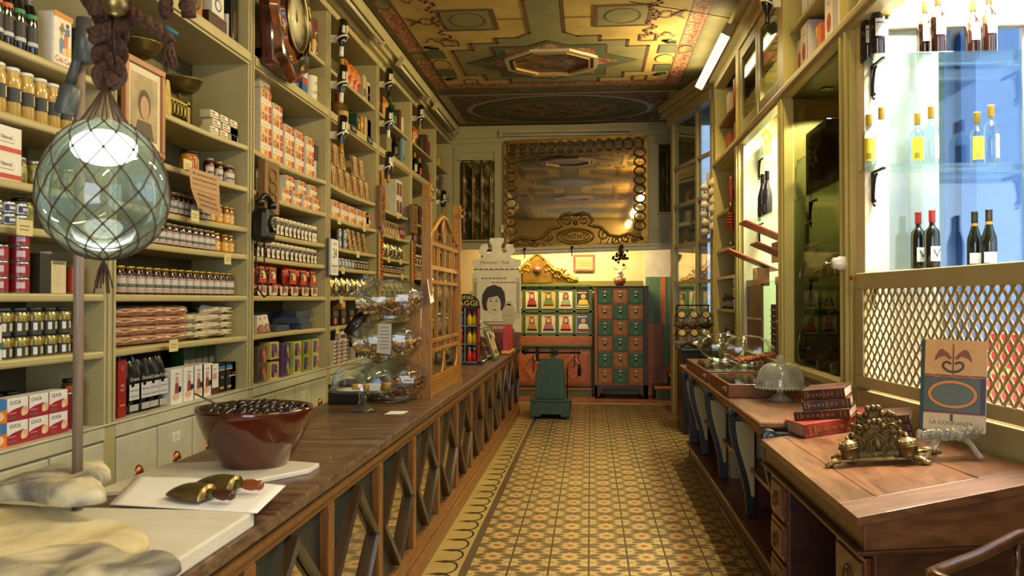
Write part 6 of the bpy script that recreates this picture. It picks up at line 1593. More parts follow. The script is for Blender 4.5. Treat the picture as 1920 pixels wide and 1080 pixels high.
for j, n in enumerate((4, 4, 3)):
    for k in range(n): put(SARD, 1, 2.46, 0, ('bottom', 'middle', 'upper')[j] + '-layer small pale tin', 'stacked small pale tins', .07, j*.0465, y=py_(402) + k*.135 + (j % 2)*.03)
# things on the rail shelf
OCHB = carton('ochre_box', .16, .10, .20, '#9a6a24', lambda D, O, G, X: (O(.5, .55, .36, .30, '#141414'), O(.5, .55, .30, .24, '#5a4a22', 2)))
one(OCHB, 1, 3.055, 366, 'ochre box with a black oval medallion on the rail shelf'); one(carton('wooden_case', .24, .12, .11, '#3e1f12'), 1, 3.055, 408, 'dark brown wooden case lying on the rail shelf', .12)
one(carton('white_box', .16, .10, .12, '#d2cfc0', lambda D, O, G, X: (O(.5, .5, .28, .3, '#3a4a8a'), O(.5, .5, .2, .22, '#d2cfc0', 2))), 1, 3.055, 408, 'white box with a blue emblem resting on the wooden case', .10, .1105)
one(can('white_canister', .04, .19, C('#d8d4c6', .4), lambda q, r, h: patch(q, r*1.02, h*.2, h*.55, -40, 40, C('#b07a3a'))), 1, 3.055, 437, 'white canister with a small picture on the rail shelf', .08); one(carton('teal_box', .08, .10, .30, '#1f5a70'), 1, 3.055, 449, 'tall teal box between the white canister and the dark picture', .10, 0, .09)
one(carton('dark_picture', .10, .04, .30, '#17130e', lambda D, O, G, X: (O(.5, .45, .3, .3, '#4a3a22'),), 'picture'), 1, 3.055, 461, 'tall dark picture card at the post beside the teal box', .04)
# framed portrait in front of the post
y0_, y1_ = 3.64, 4.0
r = thing('framed_portrait', (XL + .035, (y0_ + y1_)/2, 2.185), 90); tag(r, 'light wood framed portrait behind the netted float', 'picture frame')
q = MB(); W_ = (y1_ - y0_)/2; OR = mat('light_frame_wood', '#9a6236', .4)
for a in ((-W_, 0, W_, .03), (-W_, .40, W_, .43), (-W_, .03, -W_ + .03, .40), (W_ - .03, .03, W_, .40)): q.box(a[0], -.012, a[1], a[2], .012, a[3], OR)
q.build('frame', r, bevel=.003)
q = MB(); q.box(-W_ + .028, .0, .028, W_ - .028, .01, .402, C('#d2c8a6')); q.decal(-W_ + .06, .065, W_ - .06, .365, -.001, two('portrait_ground', '#8a7a5a', '#b09a70', 6)); q.add([(.0 + .055*math.cos(a), -.002, .23 + .07*math.sin(a)) for a in [2*PI*k/18 for k in range(18)]], [tuple(range(18))], C('#3a2a20')); q.add([(.0 + .04*math.cos(a), -.003, .215 + .055*math.sin(a)) for a in [2*PI*k/18 for k in range(18)]], [tuple(range(18))], C('#b08a68')); q.add([(-.09, -.002, .07), (.09, -.002, .07), (.06, -.002, .15), (-.06, -.002, .15)], [(0,1,2,3)], C('#4a3a2c')); q.build('portrait', r)
# handwritten card
ya, yb_ = 4.27, 4.66
r = thing('handwritten_card', (XL + .03, (ya + yb_)/2, 1.995), 90); tag(r, 'brownish handwritten card hanging in front of the jam jars', 'note')
q = MB(); PK = C('#b08a62'); q.add([(-.19, 0, .20), (.17, 0, .20), (.18, -.005, .09), (-.17, -.005, .09)], [(0,3,2,1)], PK); q.add([(-.17, -.005, .088), (.18, -.005, .088), (.20, .0, -.03), (-.08, .0, -.0)], [(0,3,2,1)], PK)
for k in range(3): q.tube([(-.15 + .015*j, -.004, .175 - .028*k + .005*math.sin(j*2.1 + k)) for j in range(20)], .0016, C('#4a3424'), 4)
for k in range(3): q.tube([(-.10 + .014*j + .02*k, -.008, .07 - .026*k + .004*math.sin(j*1.9 + k) - .0006*j) for j in range(16)], .0016, C('#4a3424'), 4)
q.build('card', r)

# --- bay under the wall clock
for cpx, n in ((499, 3), (521, 2), (543, 2), (562, 2), (582, 2)):
    for j in range(n): put(NOUG, 2, 2.46, cpx, '%s large red nougat box' % ('low', 'middle', 'top')[j], 'large nougat boxes', .10, j*.1505)
put(NOUS, 2, 2.46, 521, 'extra flat nougat box', 'large nougat boxes', .10, .3015); put(NOUS, 2, 2.46, 497, 'extra flat nougat box', 'large nougat boxes', .10, .452)
one(can('silver_canister', .035, .15, C('#8a8a84', .3, .7)), 2, 2.46, 598, 'dull silver canister at the end of the large nougat boxes', .07); one(carton('dark_foil_box', .08, .07, .12, '#3a362c'), 2, 2.46, 598, 'dark foil packet resting on the silver canister', .07, .151)
for k, px_ in enumerate((515, 538, 558, 577, 594)): put(NOUS, 2, 2.20, px_, 'lower flat nougat box', 'flat nougat boxes', .10)
for k, px_ in enumerate((515, 545, 567, 588)): put(NOUS, 2, 2.20, px_, 'upper flat nougat box', 'flat nougat boxes', .10, .0985)
row(WHTS, 2, 1.95, 524, 603, 12, 'white-lidded preserve jar', 'white-lidded preserve jars', .062); row(WHTJ, 2, 1.78, 487, 602, 15, 'white-lidded preserve jar', 'white-lidded preserve jars', .062)
def tray_art(D, X): D(.06, .0, .94, .16, '#b82a1e'); D(.10, .18, .90, .80, '#c8743a'); D(.16, .42, .5, .72, '#3a4a28', 1); D(.52, .24, .82, .5, '#e0c890', 1); D(.56, .55, .84, .76, '#a8301e', 1); D(.18, .22, .44, .38, '#5a2a1a', 1); D(.3, .5, .62, .58, '#e8d8b0', 2)
TRAY = bag('sweets_packet', .15, .10, .135, mat('red_packet', '#b03a26', .25, var=.3, coat=.4), tray_art, 12, .2)
def tray2(D, X): D(.05, .12, .95, .80, '#c9c4b4'); D(.30, .14, .42, .78, '#23262e', 1); D(.46, .3, .58, .78, '#23262e', 1); D(.64, .25, .85, .7, '#c0503a', 1); D(.10, .05, .9, .14, '#d8c880', 1)
TRA2 = bag('sweets_packet', .17, .10, .085, mat('silver_red_packet', '#a85a4a', .25, var=.3, coat=.4), tray2, 14, .2)
for px_ in (494, 512, 550, 570, 588): put(TRAY, 2, 1.525, px_, 'upper red sweets packet', 'red sweets packets', .10, .087)
for px_ in (492, 513, 533, 553, 573, 590): put(TRA2, 2, 1.525, px_, 'lower red sweets packet', 'red sweets packets', .10)
PHOT = carton('biscuit_packet', .10, .06, .12, '#d0ccc0', lambda D, O, G, X: (G([(0, 0), (1, 0), (.9, .45), (.4, .5), (0, .3)], '#8a5a40'), O(.6, .25, .2, .15, '#c08a60', 2), D(.4, .72, .55, .9, '#a04030', 1)))
one(PHOT, 2, 1.275, 489, 'pale biscuit packet at the near post beside the blue boxes', .06); one(PHOT, 2, 1.275, 504, 'pale biscuit packet leaning beside the flat blue boxes', .06, tilt=-12)
BLUB = carton('blue_gift_box', .26, .20, .045, '#3e4a5c', lambda D, O, G, X: (D(.85, .3, .9, .7, '#a03a34'),)); BLUL = carton('blue_gift_box', .30, .05, .13, '#3a5f8c', lambda D, O, G, X: (D(.1, .1, .9, .15, '#2a4a70'),))
one(BLUB, 2, 1.275, 532, 'dark blue gift box lying lowest beside the biscuit packets', .20); one(BLUB, 2, 1.275, 577, 'dark blue gift box lowest of the pile near the calendar', .20); one(BLUB, 2, 1.275, 572, 'dark blue gift box in the middle of the pile near the calendar', .20, .0455); one(BLUB, 2, 1.275, 575, 'dark blue gift box topping the pile near the calendar', .20, .091, rz=80)
one(BLUL, 2, 1.275, 510, 'light blue gift box standing at the back beside the biscuit packets', .05, 0, .27); one(BLUL, 2, 1.275, 546, 'light blue gift box standing at the back behind the dark blue ones', .05, 0, .27)
def colour(bg_, pan, dia):
    return carton('chocolate_box', .155, .08, .118, bg_, lambda D, O, G, X: (D(.08, .12, .5, .92, pan), D(.10, .14, .30, .50, '#2a2438', 1), O(.78, .28, .16, .22, '#a8744a', 1), G([(.62, .95), (.80, .62), (.62, .28), (.46, .62)], dia, 3), D(.54, .60, .70, .64, '#e0d8d0', 4)))
CB = [colour('#5a5040', '#4a3a34', '#d85a34'), colour('#c4b860', '#6a4a7a', '#3a2a5a'), colour('#5a3a78', '#3a2a5a', '#8ab86a'), colour('#b8bc5a', '#3a5a7a', '#c8307a'), colour('#8a9a3a', '#3a4a78', '#c02a6a'), colour('#c0c06a', '#4a5a8a', '#c8307a')]
CBN = ['brown and orange', 'yellow and violet', 'purple and green', 'yellow and pink', 'olive and pink', 'pale yellow and pink']
for j in range(2):
    for k, px_ in enumerate((494, 517, 539, 560, 577, 594)): one(CB[k], 2, .95, px_, '%s %s chocolate box on the bottom shelf beside the domed cake stand' % (('lower', 'upper')[j], CBN[k]), .08, j*.1185 + (.02 if (k == 1 and j) else 0))
# rail and top shelf above
one(carton('black_box', .19, .11, .13, '#141618', lambda D, O, G, X: (G([(.2, .7), (.8, .7), (.7, 1), (.3, 1)], '#c8c4b8'),)), 2, 3.055, 503, 'black box with a white corner under the wall clock', .11); one(carton('orange_box', .20, .11, .17, '#c8491a', lambda D, O, G, X: [O(.1 + .2*(k % 5), .15 + .2*(k // 5), .02, .02, '#e08a4a') for k in range(20)]), 2, 3.055, 530, 'bright orange dotted box under the wall clock', .11)
one(carton('blue_tin', .17, .10, .22, '#35608c', lambda D, O, G, X: (O(.4, .4, .3, .3, '#8aa8b0'), O(.5, .45, .15, .2, '#3a3a30', 2), O(.3, .7, .15, .1, '#c8d0c8', 2)), 'tin'), 2, 3.055, 553, 'blue pictorial tin next to the orange dotted box', .10); one(carton('blue_tin', .12, .10, .24, '#28548a', lambda D, O, G, X: (D(0, .42, 1, .56, '#b83a2a'), G([(.1, .6), (.4, .95), (.6, .8), (.9, .95), (.9, .6)], '#c8d0d4')), 'tin'), 2, 3.055, 572, 'blue tin with a red band next to the white cylinder', .10)
one(can('tea_cylinder', .07, .235, C('#d6d0bc', .45), lambda q, r, h: (q.text('1.0 Cl.', 0, -r*1.03, h*.72, .04, C('#5a564a')), q.text('London', 0, -r*1.03, h*.42, .045, C('#5a564a')), q.text('Tea', 0, -r*1.03, h*.25, .03, C('#8a8678')))), 2, 3.055, 600, 'large off-white cylinder lettered London on the rail shelf', .14)
def bottle(name, glassm, capm, lab, r=.037, h=.30, labz=(.06, .15), lab2=None, capcol=None):
    def mk():
        t = thing(name); q = MB(); q.lathe([(r*.93, 0), (r, .006), (r, h*.60), (r*.85, h*.68), (r*.42, h*.76), (r*.36, h*.80), (r*.36, h*.97), (r*.40, h*.975), (r*.40, h*.99), (0.0001, h*.99)], glassm, 20); q.build('bottle', t)
        q = MB(); q.lathe([(r*.42, h*.80), (r*.41, h*.98), (r*.44, h*.985), (r*.44, h), (0.0001, h)], capm, 16); q.build('capsule', t)
        q = MB(); patch(q, r*1.015, labz[0], labz[1], -75, 75, lab)
        if lab2: lab2(q, r, h)
        q.build('label', t); return t
    return Kind(mk, 'bottle')
one(bottle('oil_bottle', mat('olive_oil', '#6a6420', .1, coat=.5), C('#a0402a'), C('#c8d0c4'), .036, .34), 2, 3.42, 581, 'olive oil bottle with a red cap on the top shelf', .072); one(bottle('liqueur_bottle', mat('amber_liqueur', '#7a5a14', .1, coat=.5), C('#8a3a24'), C('#c8a860'), .03, .27), 2, 3.42, 592, 'amber liqueur bottle between the oil and the red round tin', .06)
one(can('red_round_tin', .065, .32, C('#6a1a18', .35), lambda q, r, h: (patch(q, r*1.02, h*.35, h*.68, -30, 30, C('#b89a5a')), patch(q, r*1.03, h*.40, h*.64, -20, 20, C('#4a2a1a')), patch(q, r*1.03, h*.12, h*.18, -40, 40, C('#b89a5a')))), 2, 3.42, 606, 'tall dark red round tin with an oval portrait on the top shelf', .13); one(carton('pale_box', .12, .08, .14, '#c0c4b4', lambda D, O, G, X: D(0, .55, 1, .8, '#5a9ab0')), 2, 3.42, 569, 'pale box with a blue band peeping past the wall clock', .08)

# --- bay past the calendar
CLP = carton('nougat_slab', .14, .035, .20, two('almond_nougat', '#8a5a30', '#c8a878', 40, .42, .58, .3, coat=.5), lambda D, O, G, X: (D(0, 0, .05, 1, '#b89a5a'), D(.95, 0, 1, 1, '#b89a5a'), D(.2, .86, .8, .94, '#c8b890'))); 
for px_ in (631, 644, 657, 670, 682, 693): put(CLP, 3, 2.46, px_, 'lower wrapped nougat slab', 'wrapped nougat slabs', .035, tilt=-8)
for px_ in (640, 652, 676, 688): put(CLP, 3, 2.46, px_, 'upper wrapped nougat slab', 'wrapped nougat slabs', .035, .205, .09, tilt=-6)
for px_ in (630, 647, 661, 675, 687, 698): put(NOUD, 3, 2.20, px_, 'nougat box', 'row of nougat boxes', .10)
for j in range(2):
    for px_ in (641, 651): put(STIN, 3, 1.95, px_, ('low', 'upper')[j] + ' silver tin', 'silver tins', .05, j*.0855)
LONG = carton('seed_bar_packet', .09, .04, .20, two('seed_bar', '#4a3a1a', '#b89a5a', 50, .42, .58, .3, coat=.4), lambda D, O, G, X: D(0, .85, 1, .95, '#b8a878'))
for px_ in (660, 669, 678, 688): put(LONG, 3, 1.95, px_, 'seed bar packet', 'leaning seed bar packets', .04, tilt=-10)
row(STIN, 3, 1.78, 640, 665, 5, 'silver spice tin', 'spice tins', .05); row(DTIN, 3, 1.78, 671, 700, 7, 'dark spice tin', 'spice tins', .05)
GFOI = bag('foil_bag', .12, .09, .17, two('gold_foil', '#6a5420', '#d8c070', 26, .4, .6, .22, .7, bump=.4), lambda D, X: D(.2, .3, .8, .6, '#c8b880'), 21, .4); SFOI = bag('foil_bag', .12, .09, .17, two('silver_foil', '#4a4a50', '#d8d8d4', 26, .4, .6, .22, .7, bump=.4), lambda D, X: D(.2, .3, .8, .6, '#2a2e40'), 22, .4)
for k, px_ in enumerate((631, 642, 652, 662, 671, 680, 689, 698)): put((GFOI, SFOI)[k % 2], 3, 1.525, px_, ('gold', 'silver')[k % 2] + ' foil sweet bag', 'foil sweet bags', .09)
CHOC = carton('chocolate_box', .16, .08, .14, '#2a1812', lambda D, O, G, X: (O(.4, .3, .25, .2, '#b07a3a'), [D(.1, .6 + .08*k, .9, .63 + .08*k, '#8a7a6a') for k in range(4)])); 
for k, px_ in enumerate((631, 646, 661, 675, 688)): put(CHOC, 3, 1.275, px_, 'dark chocolate box', 'dark chocolate boxes', .08)
one(carton('gold_box', .14, .08, .08, '#8a6426', lambda D, O, G, X: O(.5, .5, .3, .3, '#d0a850')), 3, 1.275, 645, 'golden box lying on top of the dark chocolate boxes', .08, .141)
BAR = carton('chocolate_bar', .10, .07, .032, '#d0c8ba', lambda D, O, G, X: (D(0, .0, 1, .34, '#4a1c1c'), D(.55, .4, .95, .8, '#7a2a2a')))
for c_, px_ in enumerate((631, 641, 651)):
    for j in range(6): put(BAR, 3, .95, px_, '%s white and maroon chocolate bar' % ('bottom', 'low', 'lower-mid', 'upper-mid', 'high', 'top')[j], 'stacked white and maroon chocolate bars', .07, j*.0325)
one(carton('silver_box', .15, .10, .11, '#8a8a86'), 3, .95, 664, 'grey box beside the stacked chocolate bars, half behind the glass jars', .10); one(carton('black_case', .2, .12, .15, '#141414'), 3, .95, 684, 'black case on the bottom shelf behind the glass nut jars', .12)
one(carton('white_packet', .14, .05, .085, '#c8c4b8', lambda D, O, G, X: D(.1, .1, .9, .5, '#5a3a2a')), 3, .95, 650, 'pale packet lying across the stacked chocolate bars', .05, .1965, setb=.08, rz=84, tilt=0)
RBAG = bag('snack_bag', .12, .09, .27, two('red_snack', '#b03a1e', '#d89a4a', 12, .4, .6, .35, coat=.3), None, 31, .3)
for k, px_ in enumerate((658, 668, 675)): put(RBAG, 3, 3.42, px_, 'red snack bag', 'red snack bags', .09)
one(bottle('oil_bottle', mat('pale_oil', '#8a7a3a', .1, coat=.5), C('#b89a4a'), C('#c8b880'), .045, .24), 3, 3.42, 650, 'squat pale oil bottle beside the red snack bags on the top shelf', .09)
for k, (px_, c) in enumerate(((684, '#b0a888'), (691, '#c8b898'), (698, '#8a5a6a'))): one(carton('pale_box', .11, .08, .25 - .03*k, c, lambda D, O, G, X: (D(.1, .2, .9, .5, '#6a5a4a'),)), 3, 3.42, px_, ('grey-beige', 'cream', 'mauve')[k] + ' box on the top shelf past the red snack bags', .08)
r0 = bottle('demijohn', two('amber_glass', '#4a3418', '#8a6a34', 4, .4, .6, .1, coat=.5), C('#a0402a'), C('#9a7a3a'), .085, .30, (.06, .14)); one(r0, 3, 3.055, 653, 'large amber demijohn with a red cap on the rail shelf', .17)
one(carton('green_box', .11, .08, .19, '#1c4028', lambda D, O, G, X: (X('TON', .45, .7, .22, '#d8d0b0'), D(0, .0, 1, .2, '#d8d0b0'), D(.6, .3, 1, .6, '#c8a020', 1))), 3, 3.055, 672, 'green box with pale lettering beside the amber demijohn', .08); one(carton('orange_yellow_box', .07, .08, .20, '#c8781e', lambda D, O, G, X: D(0, .5, 1, .7, '#e0c84a')), 3, 3.055, 679, 'orange and yellow box beside the green box', .08)
for k, px_ in enumerate((687, 695, 701)): one(carton('beige_box', .13, .08, .22, ('#a89a6a', '#9a9464', '#b0a478')[k]), 3, 3.055, px_, ORD[k] + ' plain beige box from the orange and yellow box, rail shelf', .08)
for k, px_ in enumerate((659, 690)):
    q = MB(); q.box(-.09, -.004, 0, .09, .004, .055, C('#1c1418')); q.text('SALSA', 0, -.005, .028, .04, C('#d8d0c0')); o = q.build('shelf_sign', loc=(XL + .02, P(px_, 250, X=XL).y, 2.995), rz=90); tag(o, ('first', 'second')[k] + ' small dark lettered sign on the rail past the calendar', 'sign')

# --- next bay with the white carton
one(carton('white_carton', .30, .18, .40, '#d2cdbd', lambda D, O, G, X: [D(.08 + .46*(k % 2), .07 + .5*(k // 2), .46 + .46*(k % 2), .42 + .5*(k // 2), '#6a3a22') for k in range(4)]), 4, 2.46, 749, 'tall white carton with four brown squares on its front', .18); one(carton('wooden_board', .12, .02, .46, '#a8763a', None, 'board'), 4, 2.46, 724, 'pale wooden board leaning beside the tall white carton', .02, tilt=-5)
BEIG = carton('spice_box', .085, .07, .15, '#b0926a', lambda D, O, G, X: (D(0, .55, 1, .9, '#3a2418'), D(.2, .15, .8, .4, '#c8b898'))); BLR = carton('spice_box', .085, .07, .14, '#8a2a22', lambda D, O, G, X: D(0, .4, 1, .75, '#b8b4b8'))
row(BEIG, 4, 2.20, 722, 748, 6, 'beige spice box', 'spice boxes', .07); row(BLR, 4, 2.20, 753, 763, 3, 'red spice box', 'spice boxes', .07)
for k, px_ in enumerate((720, 728, 736, 743, 750, 757)): put((SFOI, GFOI)[k % 2], 4, 1.95, px_, ('silver', 'gold')[k % 2] + ' foil sweet bag', 'foil sweet bags', .09)
row(DTIN, 4, 1.78, 719, 764, 12, 'dark spice tin', 'spice tins', .05)
CLB = bag('clear_bag', .16, .12, .20, two('clear_sweets', '#5a4a34', '#b8ac90', 24, .4, .6, .2, coat=.6), None, 41, .4)
row(CLB, 4, 1.525, 722, 760, 5, 'clear bag of sweets', 'clear sweet bags', .12)
row(CHOC, 4, 1.275, 720, 762, 5, 'dark chocolate box', 'dark chocolate boxes', .08)
one(bottle('green_bottle', mat('green_glass', '#12401a', .08, coat=.6), C('#1c5a24'), C('#2a6a30'), .035, .32), 4, 3.42, 738, 'green glass bottle first from the red packet, top shelf', .07); one(bottle('green_bottle', mat('green_glass', '#12401a', .08, coat=.6), C('#1c5a24'), C('#2a6a30'), .035, .28), 4, 3.42, 744, 'green glass bottle second from the red packet, top shelf', .07)
one(RBAG, 4, 3.42, 728, 'red packet standing before the two green glass bottles', .09); one(carton('red_tin', .09, .08, .26, '#6a3022'), 4, 3.42, 751, 'dull red tin beside the green glass bottles', .08); one(can('pale_tin', .05, .22, C('#b8ac94', .4)), 4, 3.42, 759, 'pale round tin last on the top shelf past the green bottles', .1)
r0 = bottle('tall_bottle', DKB, C('#241c18'), C('#3a3024'), .045, .32, (.1, .18)); one(r0, 4, 3.055, 748, 'tall dark stoneware bottle on the rail shelf over the white carton', .1); one(carton('beige_box', .22, .1, .22, '#8a8258'), 4, 3.055, 730, 'wide olive-beige box beside the tall dark bottle', .1); one(carton('blue_card', .12, .03, .34, '#7aa0ac', lambda D, O, G, X: (D(.2, .0, .6, .15, '#b8301e'), O(.5, .3, .2, .1, '#141414', 2))), 4, 3.055, 761, 'pale blue card with a red corner beside the tall dark bottle', .03)

# --- bay behind the screen and the last one
DRKB = carton('tea_tin', .09, .07, .12, '#3a1c16', lambda D, O, G, X: (D(.1, .1, .9, .5, '#2a3a5a'), D(.15, .55, .85, .9, '#7a3a22'), D(.3, .6, .7, .8, '#b89a5a', 1)))
for z in (2.46, 2.20):
    for j in range(2): row(DRKB, 5, z, 783, 812, 6, ('lower', 'upper')[j] + '-row dark tea tin', 'dark tea tins', .07, j*.1205 if z > 2.3 else j*.0)  if not (z < 2.3 and j) else None
row(WHTJ, 5, 1.95, 784, 812, 7, 'pale-lidded preserve jar', 'pale-lidded preserve jars', .062)
BLGB = carton('blue_green_box', .12, .08, .15, '#4a6a6a', lambda D, O, G, X: D(.1, .2, .9, .6, '#8a9a7a'))
row(BLGB, 5, 1.525, 784, 812, 6, 'blue-green box', 'blue-green boxes', .08); row(BEIG, 5, 1.78, 784, 812, 8, 'beige spice box', 'spice boxes', .07, zoff=0); row(CLB, 5, 1.275, 786, 810, 4, 'clear bag of sweets', 'clear sweet bags', .12)
one(RBAG, 5, 3.42, 783, 'red snack bag on the top shelf behind the wooden screen', .09); one(carton('red_tin', .12, .1, .28, '#5a2018'), 5, 3.42, 801, 'dark red tin on the top shelf of the bay behind the screen', .1); one(carton('green_box', .12, .1, .2, '#2a3a20'), 5, 3.42, 792, 'dark green box next to the dark red tin', .1); one(carton('red_box', .1, .1, .22, '#7a2a1c'), 5, 3.42, 808, 'dull red box at the end of the top shelf behind the screen', .1)
one(bottle('wine_bottle', DKB, C('#b89a3a'), C('#c8bc90')), 5, 3.055, 783, 'dark bottle with gold capsule on the rail shelf behind the screen', .074); one(bottle('wine_bottle', DKB, C('#c8a81e'), C('#a8301e'), .034, .28), 5, 3.055, 792, 'dark bottle with a yellow capsule and red label beside it', .07); one(carton('framed_box', .2, .06, .26, '#4a3a24', lambda D, O, G, X: D(.15, .15, .85, .85, '#1c1812')), 5, 3.055, 801, 'dark framed box behind the bottles on the rail shelf', .06); one(carton('red_book', .12, .08, .16, '#9a2c1e'), 5, 3.055, 808, 'red book-like box last on the rail shelf behind the screen', .08)
one(carton('framed_card', .2, .04, .26, '#5a4a3a', lambda D, O, G, X: D(.15, .15, .85, .85, '#a89a80')), 6, 3.055, 830, 'small framed card on the rail shelf at the alcove corner', .04); one(carton('brown_box', .25, .1, .2, '#5a3422'), 6, 2.46, 830, 'brown box at the alcove corner under the framed card', .1); one(can('yellow_tin', .06, .16, C('#b8942a', .4)), 6, 3.42, 828, 'yellow round tin on the top shelf at the alcove corner', .12)

# ------------------------------------------------------------------ things on the posts
def hung_bottle(cap):
    def mk():
        r = thing('hanging_bottle')
        q = MB(); q.lathe([(.034, 0), (.040, -.008), (.040, -.17), (.034, -.20), (.016, -.235), (.0145, -.30), (0.0001, -.302)], DKB, 18); q.build('bottle', r)
        q = MB(); q.lathe([(.0175, -.205), (.0175, -.29), (.019, -.31), (0.0001, -.312)] if cap == 'w' else [(.0165, -.215), (.0165, -.30), (.018, -.312), (0.0001, -.314)], WLID if cap == 'w' else (C('#a8702a', .4) if cap == 'g' else BLID), 14); q.build('foil', r)
        q = MB(); patch(q, .0406, -.13, -.05, -20, 90, C('#d6d2c4')); patch(q, .0406, -.125, -.06, -75, -35, C('#c8c4b0')); q.build('label', r)
        q = MB(); q.tube([(.046*math.cos(a), .046*math.sin(a), -.16 - .02*math.sin(a)) for a in [PI*(-.0) + 2*PI*k/16 for k in range(16)]], .008, CREAMW, 5, True); q.box(-.012, .04, -.19, .012, .10, -.13, CREAMW); q.build('holder_strap', r)
        return r
    return Kind(mk, 'bottle')
HBW, HBG, HBK = hung_bottle('w'), hung_bottle('g'), hung_bottle('k')
HB = [(640, 38, 6.80, HBW, 'topmost upside-down bottle on the post past the calendar'), (640, 124, 6.80, HBW, 'middle upside-down bottle on the post past the calendar'), (641, 218, 6.80, HBG, 'lowest upside-down bottle on the post past the calendar'),
      (729, 130, 8.42, HBK, 'topmost upside-down bottle on the second bottle post'), (728, 203, 8.42, HBW, 'middle upside-down bottle on the second bottle post'), (724, 286, 8.42, HBG, 'lowest upside-down bottle on the second bottle post'),
      (785, 198, 10.0, HBG, 'upside-down bottle high on the post before the screen bay'), (829, 358, 11.6, HBG, 'upside-down bottle on the last post at the alcove corner')]
for px_, py0, y, kd, lb in HB:
    p = P(px_, py0, Y=y); kd.put((XL + .105, y, p.z), 90, lb, 'upside-down bottles', rot=(0, math.radians(8), PI/2))
# wall telephone
r = thing('wall_telephone', (XL + .004, 5.235, 1.86), 90); tag(r, 'old black wall telephone on the post under the wooden plaque', 'telephone')
q = MB(); q.prism([(-.085, 0), (.085, 0), (.09, .06), (.075, .22), (-.075, .22), (-.09, .06)], -.11, -.0, BLACKP); q.build('case', r, bevel=.035)
q = MB(); q.lathe([(.055, 0), (.055, .012), (.045, .016), (0.0001, .016)], BLACKP, 24, T((0, -.11, .12)) @ RX(90))
for k in range(10): a = .6 + k*.5; q.lathe([(.009, 0), (.009, .002)], STEEL, 10, T((.038*math.cos(a), -.127, .12 + .038*math.sin(a))) @ RX(90))
q.build('dial', r)
q = MB(); q.tube([(-.10 + .2*k/10, -.07, .26 + .045*math.sin(PI*k/10)) for k in range(11)], .014, BLACKP, 10); q.lathe([(.028, 0), (.03, .03), (.02, .045)], BLACKP, 14, T((-.10, -.07, .225))); q.lathe([(.028, 0), (.03, .03), (.02, .045)], BLACKP, 14, T((.10, -.07, .225))); q.build('handset', r)
q = MB(); q.tube([(-.07, -.04, 0), (-.085, -.04, -.10), (-.095, -.045, -.22), (-.09, -.06, -.30), (-.05, -.08, -.345), (.0, -.08, -.33), (.03, -.07, -.24), (.0, -.06, -.12), (.02, -.05, 0)], .005, IRON, 6); q.build('cord', r)
# wooden plaques
PLQ = wood('plaque_wood', '#5e4420', '#87622e', .5)
for k, (a, b, z0, z1, lb) in enumerate(((5.27, 5.52, 2.06, 2.40, 'carved wooden plaque hung above the black wall telephone'), (8.30, 8.47, 2.22, 2.64, 'wooden plaque on the second bottle post'), (9.82, 10.08, 2.28, 2.62, 'wooden plaque on the post before the wooden screen'))):
    r = thing('wooden_plaque', (XL + .03, (a + b)/2, z0), 90); tag(r, lb, 'plaque')
    q = MB(); w_ = (b - a)/2; q.box(-w_, -.025, 0, w_, .025, z1 - z0, PLQ); q.build('board', r, bevel=.006)
    q = MB()
    for j in range(3): q.tube([(w_*.5*math.cos(t_), -.028, (z1 - z0)*(.28 + .22*j) + w_*.35*math.sin(t_)) for t_ in [2*PI*i/14 for i in range(14)]], .006, PLQ, 5, True)
    q.build('carved_ring', r)
# calendar
r = thing('wall_calendar', (XL + .02, 6.80, 1.69), 90); tag(r, 'tear-off wall calendar showing 24 on the cream post', 'calendar')
q = MB(); q.box(-.11, -.005, 0, .11, .01, .31, C('#4a5058', .4)); q.build('backing', r, bevel=.003)
q = MB(); q.box(-.085, -.022, .01, .10, -.005, .30, WHITE); q.text('24', .005, -.0235, .185, .115, C('#22242a'), sx=.9); q.text('Novembre', .005, -.0235, .085, .034, C('#3a3a3e')); q.text('DILLUNS', .005, -.0235, .265, .024, C('#3a3a3e'))
for k in range(3): q.decal(-.05, .03 + .014*k, .06, .034 + .014*k, -.0235, C('#7a7a7a'))
q.build('date_block', r)
# clock
r = thing('wall_clock', (XL + .02, 5.52, 3.37), 90); tag(r, 'ornate wall clock with scalloped inlaid frame and roman numerals', 'clock')
q = MB(); q.prism([(-.26, -.36), (.26, -.36), (.30, 0), (.26, .36), (-.26, .36), (-.30, 0)], -.10, 0, MAHO); q.build('case', r, bevel=.02)
def scall(s_, n=64): return [(s_*(.345 + .022*math.cos(8*a))*math.cos(a)*1.0, s_*(.405 + .022*math.cos(8*a))*math.sin(a)) for a in [2*PI*k/n for k in range(n)]]
q = MB(); FRM = two('clock_frame_rosewood', '#3e1c0e', '#8a4a26', 6, .4, .6, .18, coat=.6); PEA = two('pearl_inlay', '#7a5a2a', '#b8a060', 18, .4, .6, .2, .4)
for k, (s0, s1, y0_, y1_, m_) in enumerate(((1.0, .93, -.10, -.145, FRM), (.93, .86, -.145, -.15, FRM), (.86, .70, -.15, -.135, BLACKP), (.70, .64, -.135, -.155, FRM))):
    A_, B_ = scall(s0), scall(s1); n = len(A_)
    q.add([(x, y0_, z) for x, z in A_] + [(x, y1_, z) for x, z in B_], [(i, (i+1) % n, n + (i+1) % n, n + i) for i in range(n)], m_, True)
q.build('frame', r)
q = MB()
for k in range(8):
    a = PI/4*k + PI/8; q.tube([(.275*math.cos(a + .16*math.sin(j*.9)) * (1 + .05*math.cos(j*1.3)), -.152, .32*math.sin(a + .16*math.sin(j*.9)) * (1 + .05*math.cos(j*1.3))) for j in range(9)], .006, PEA, 5); q.ball((.275*math.cos(a), -.15, .32*math.sin(a)), .02, PEA, 8, (1, .3, 1))
q.build('inlay', r)
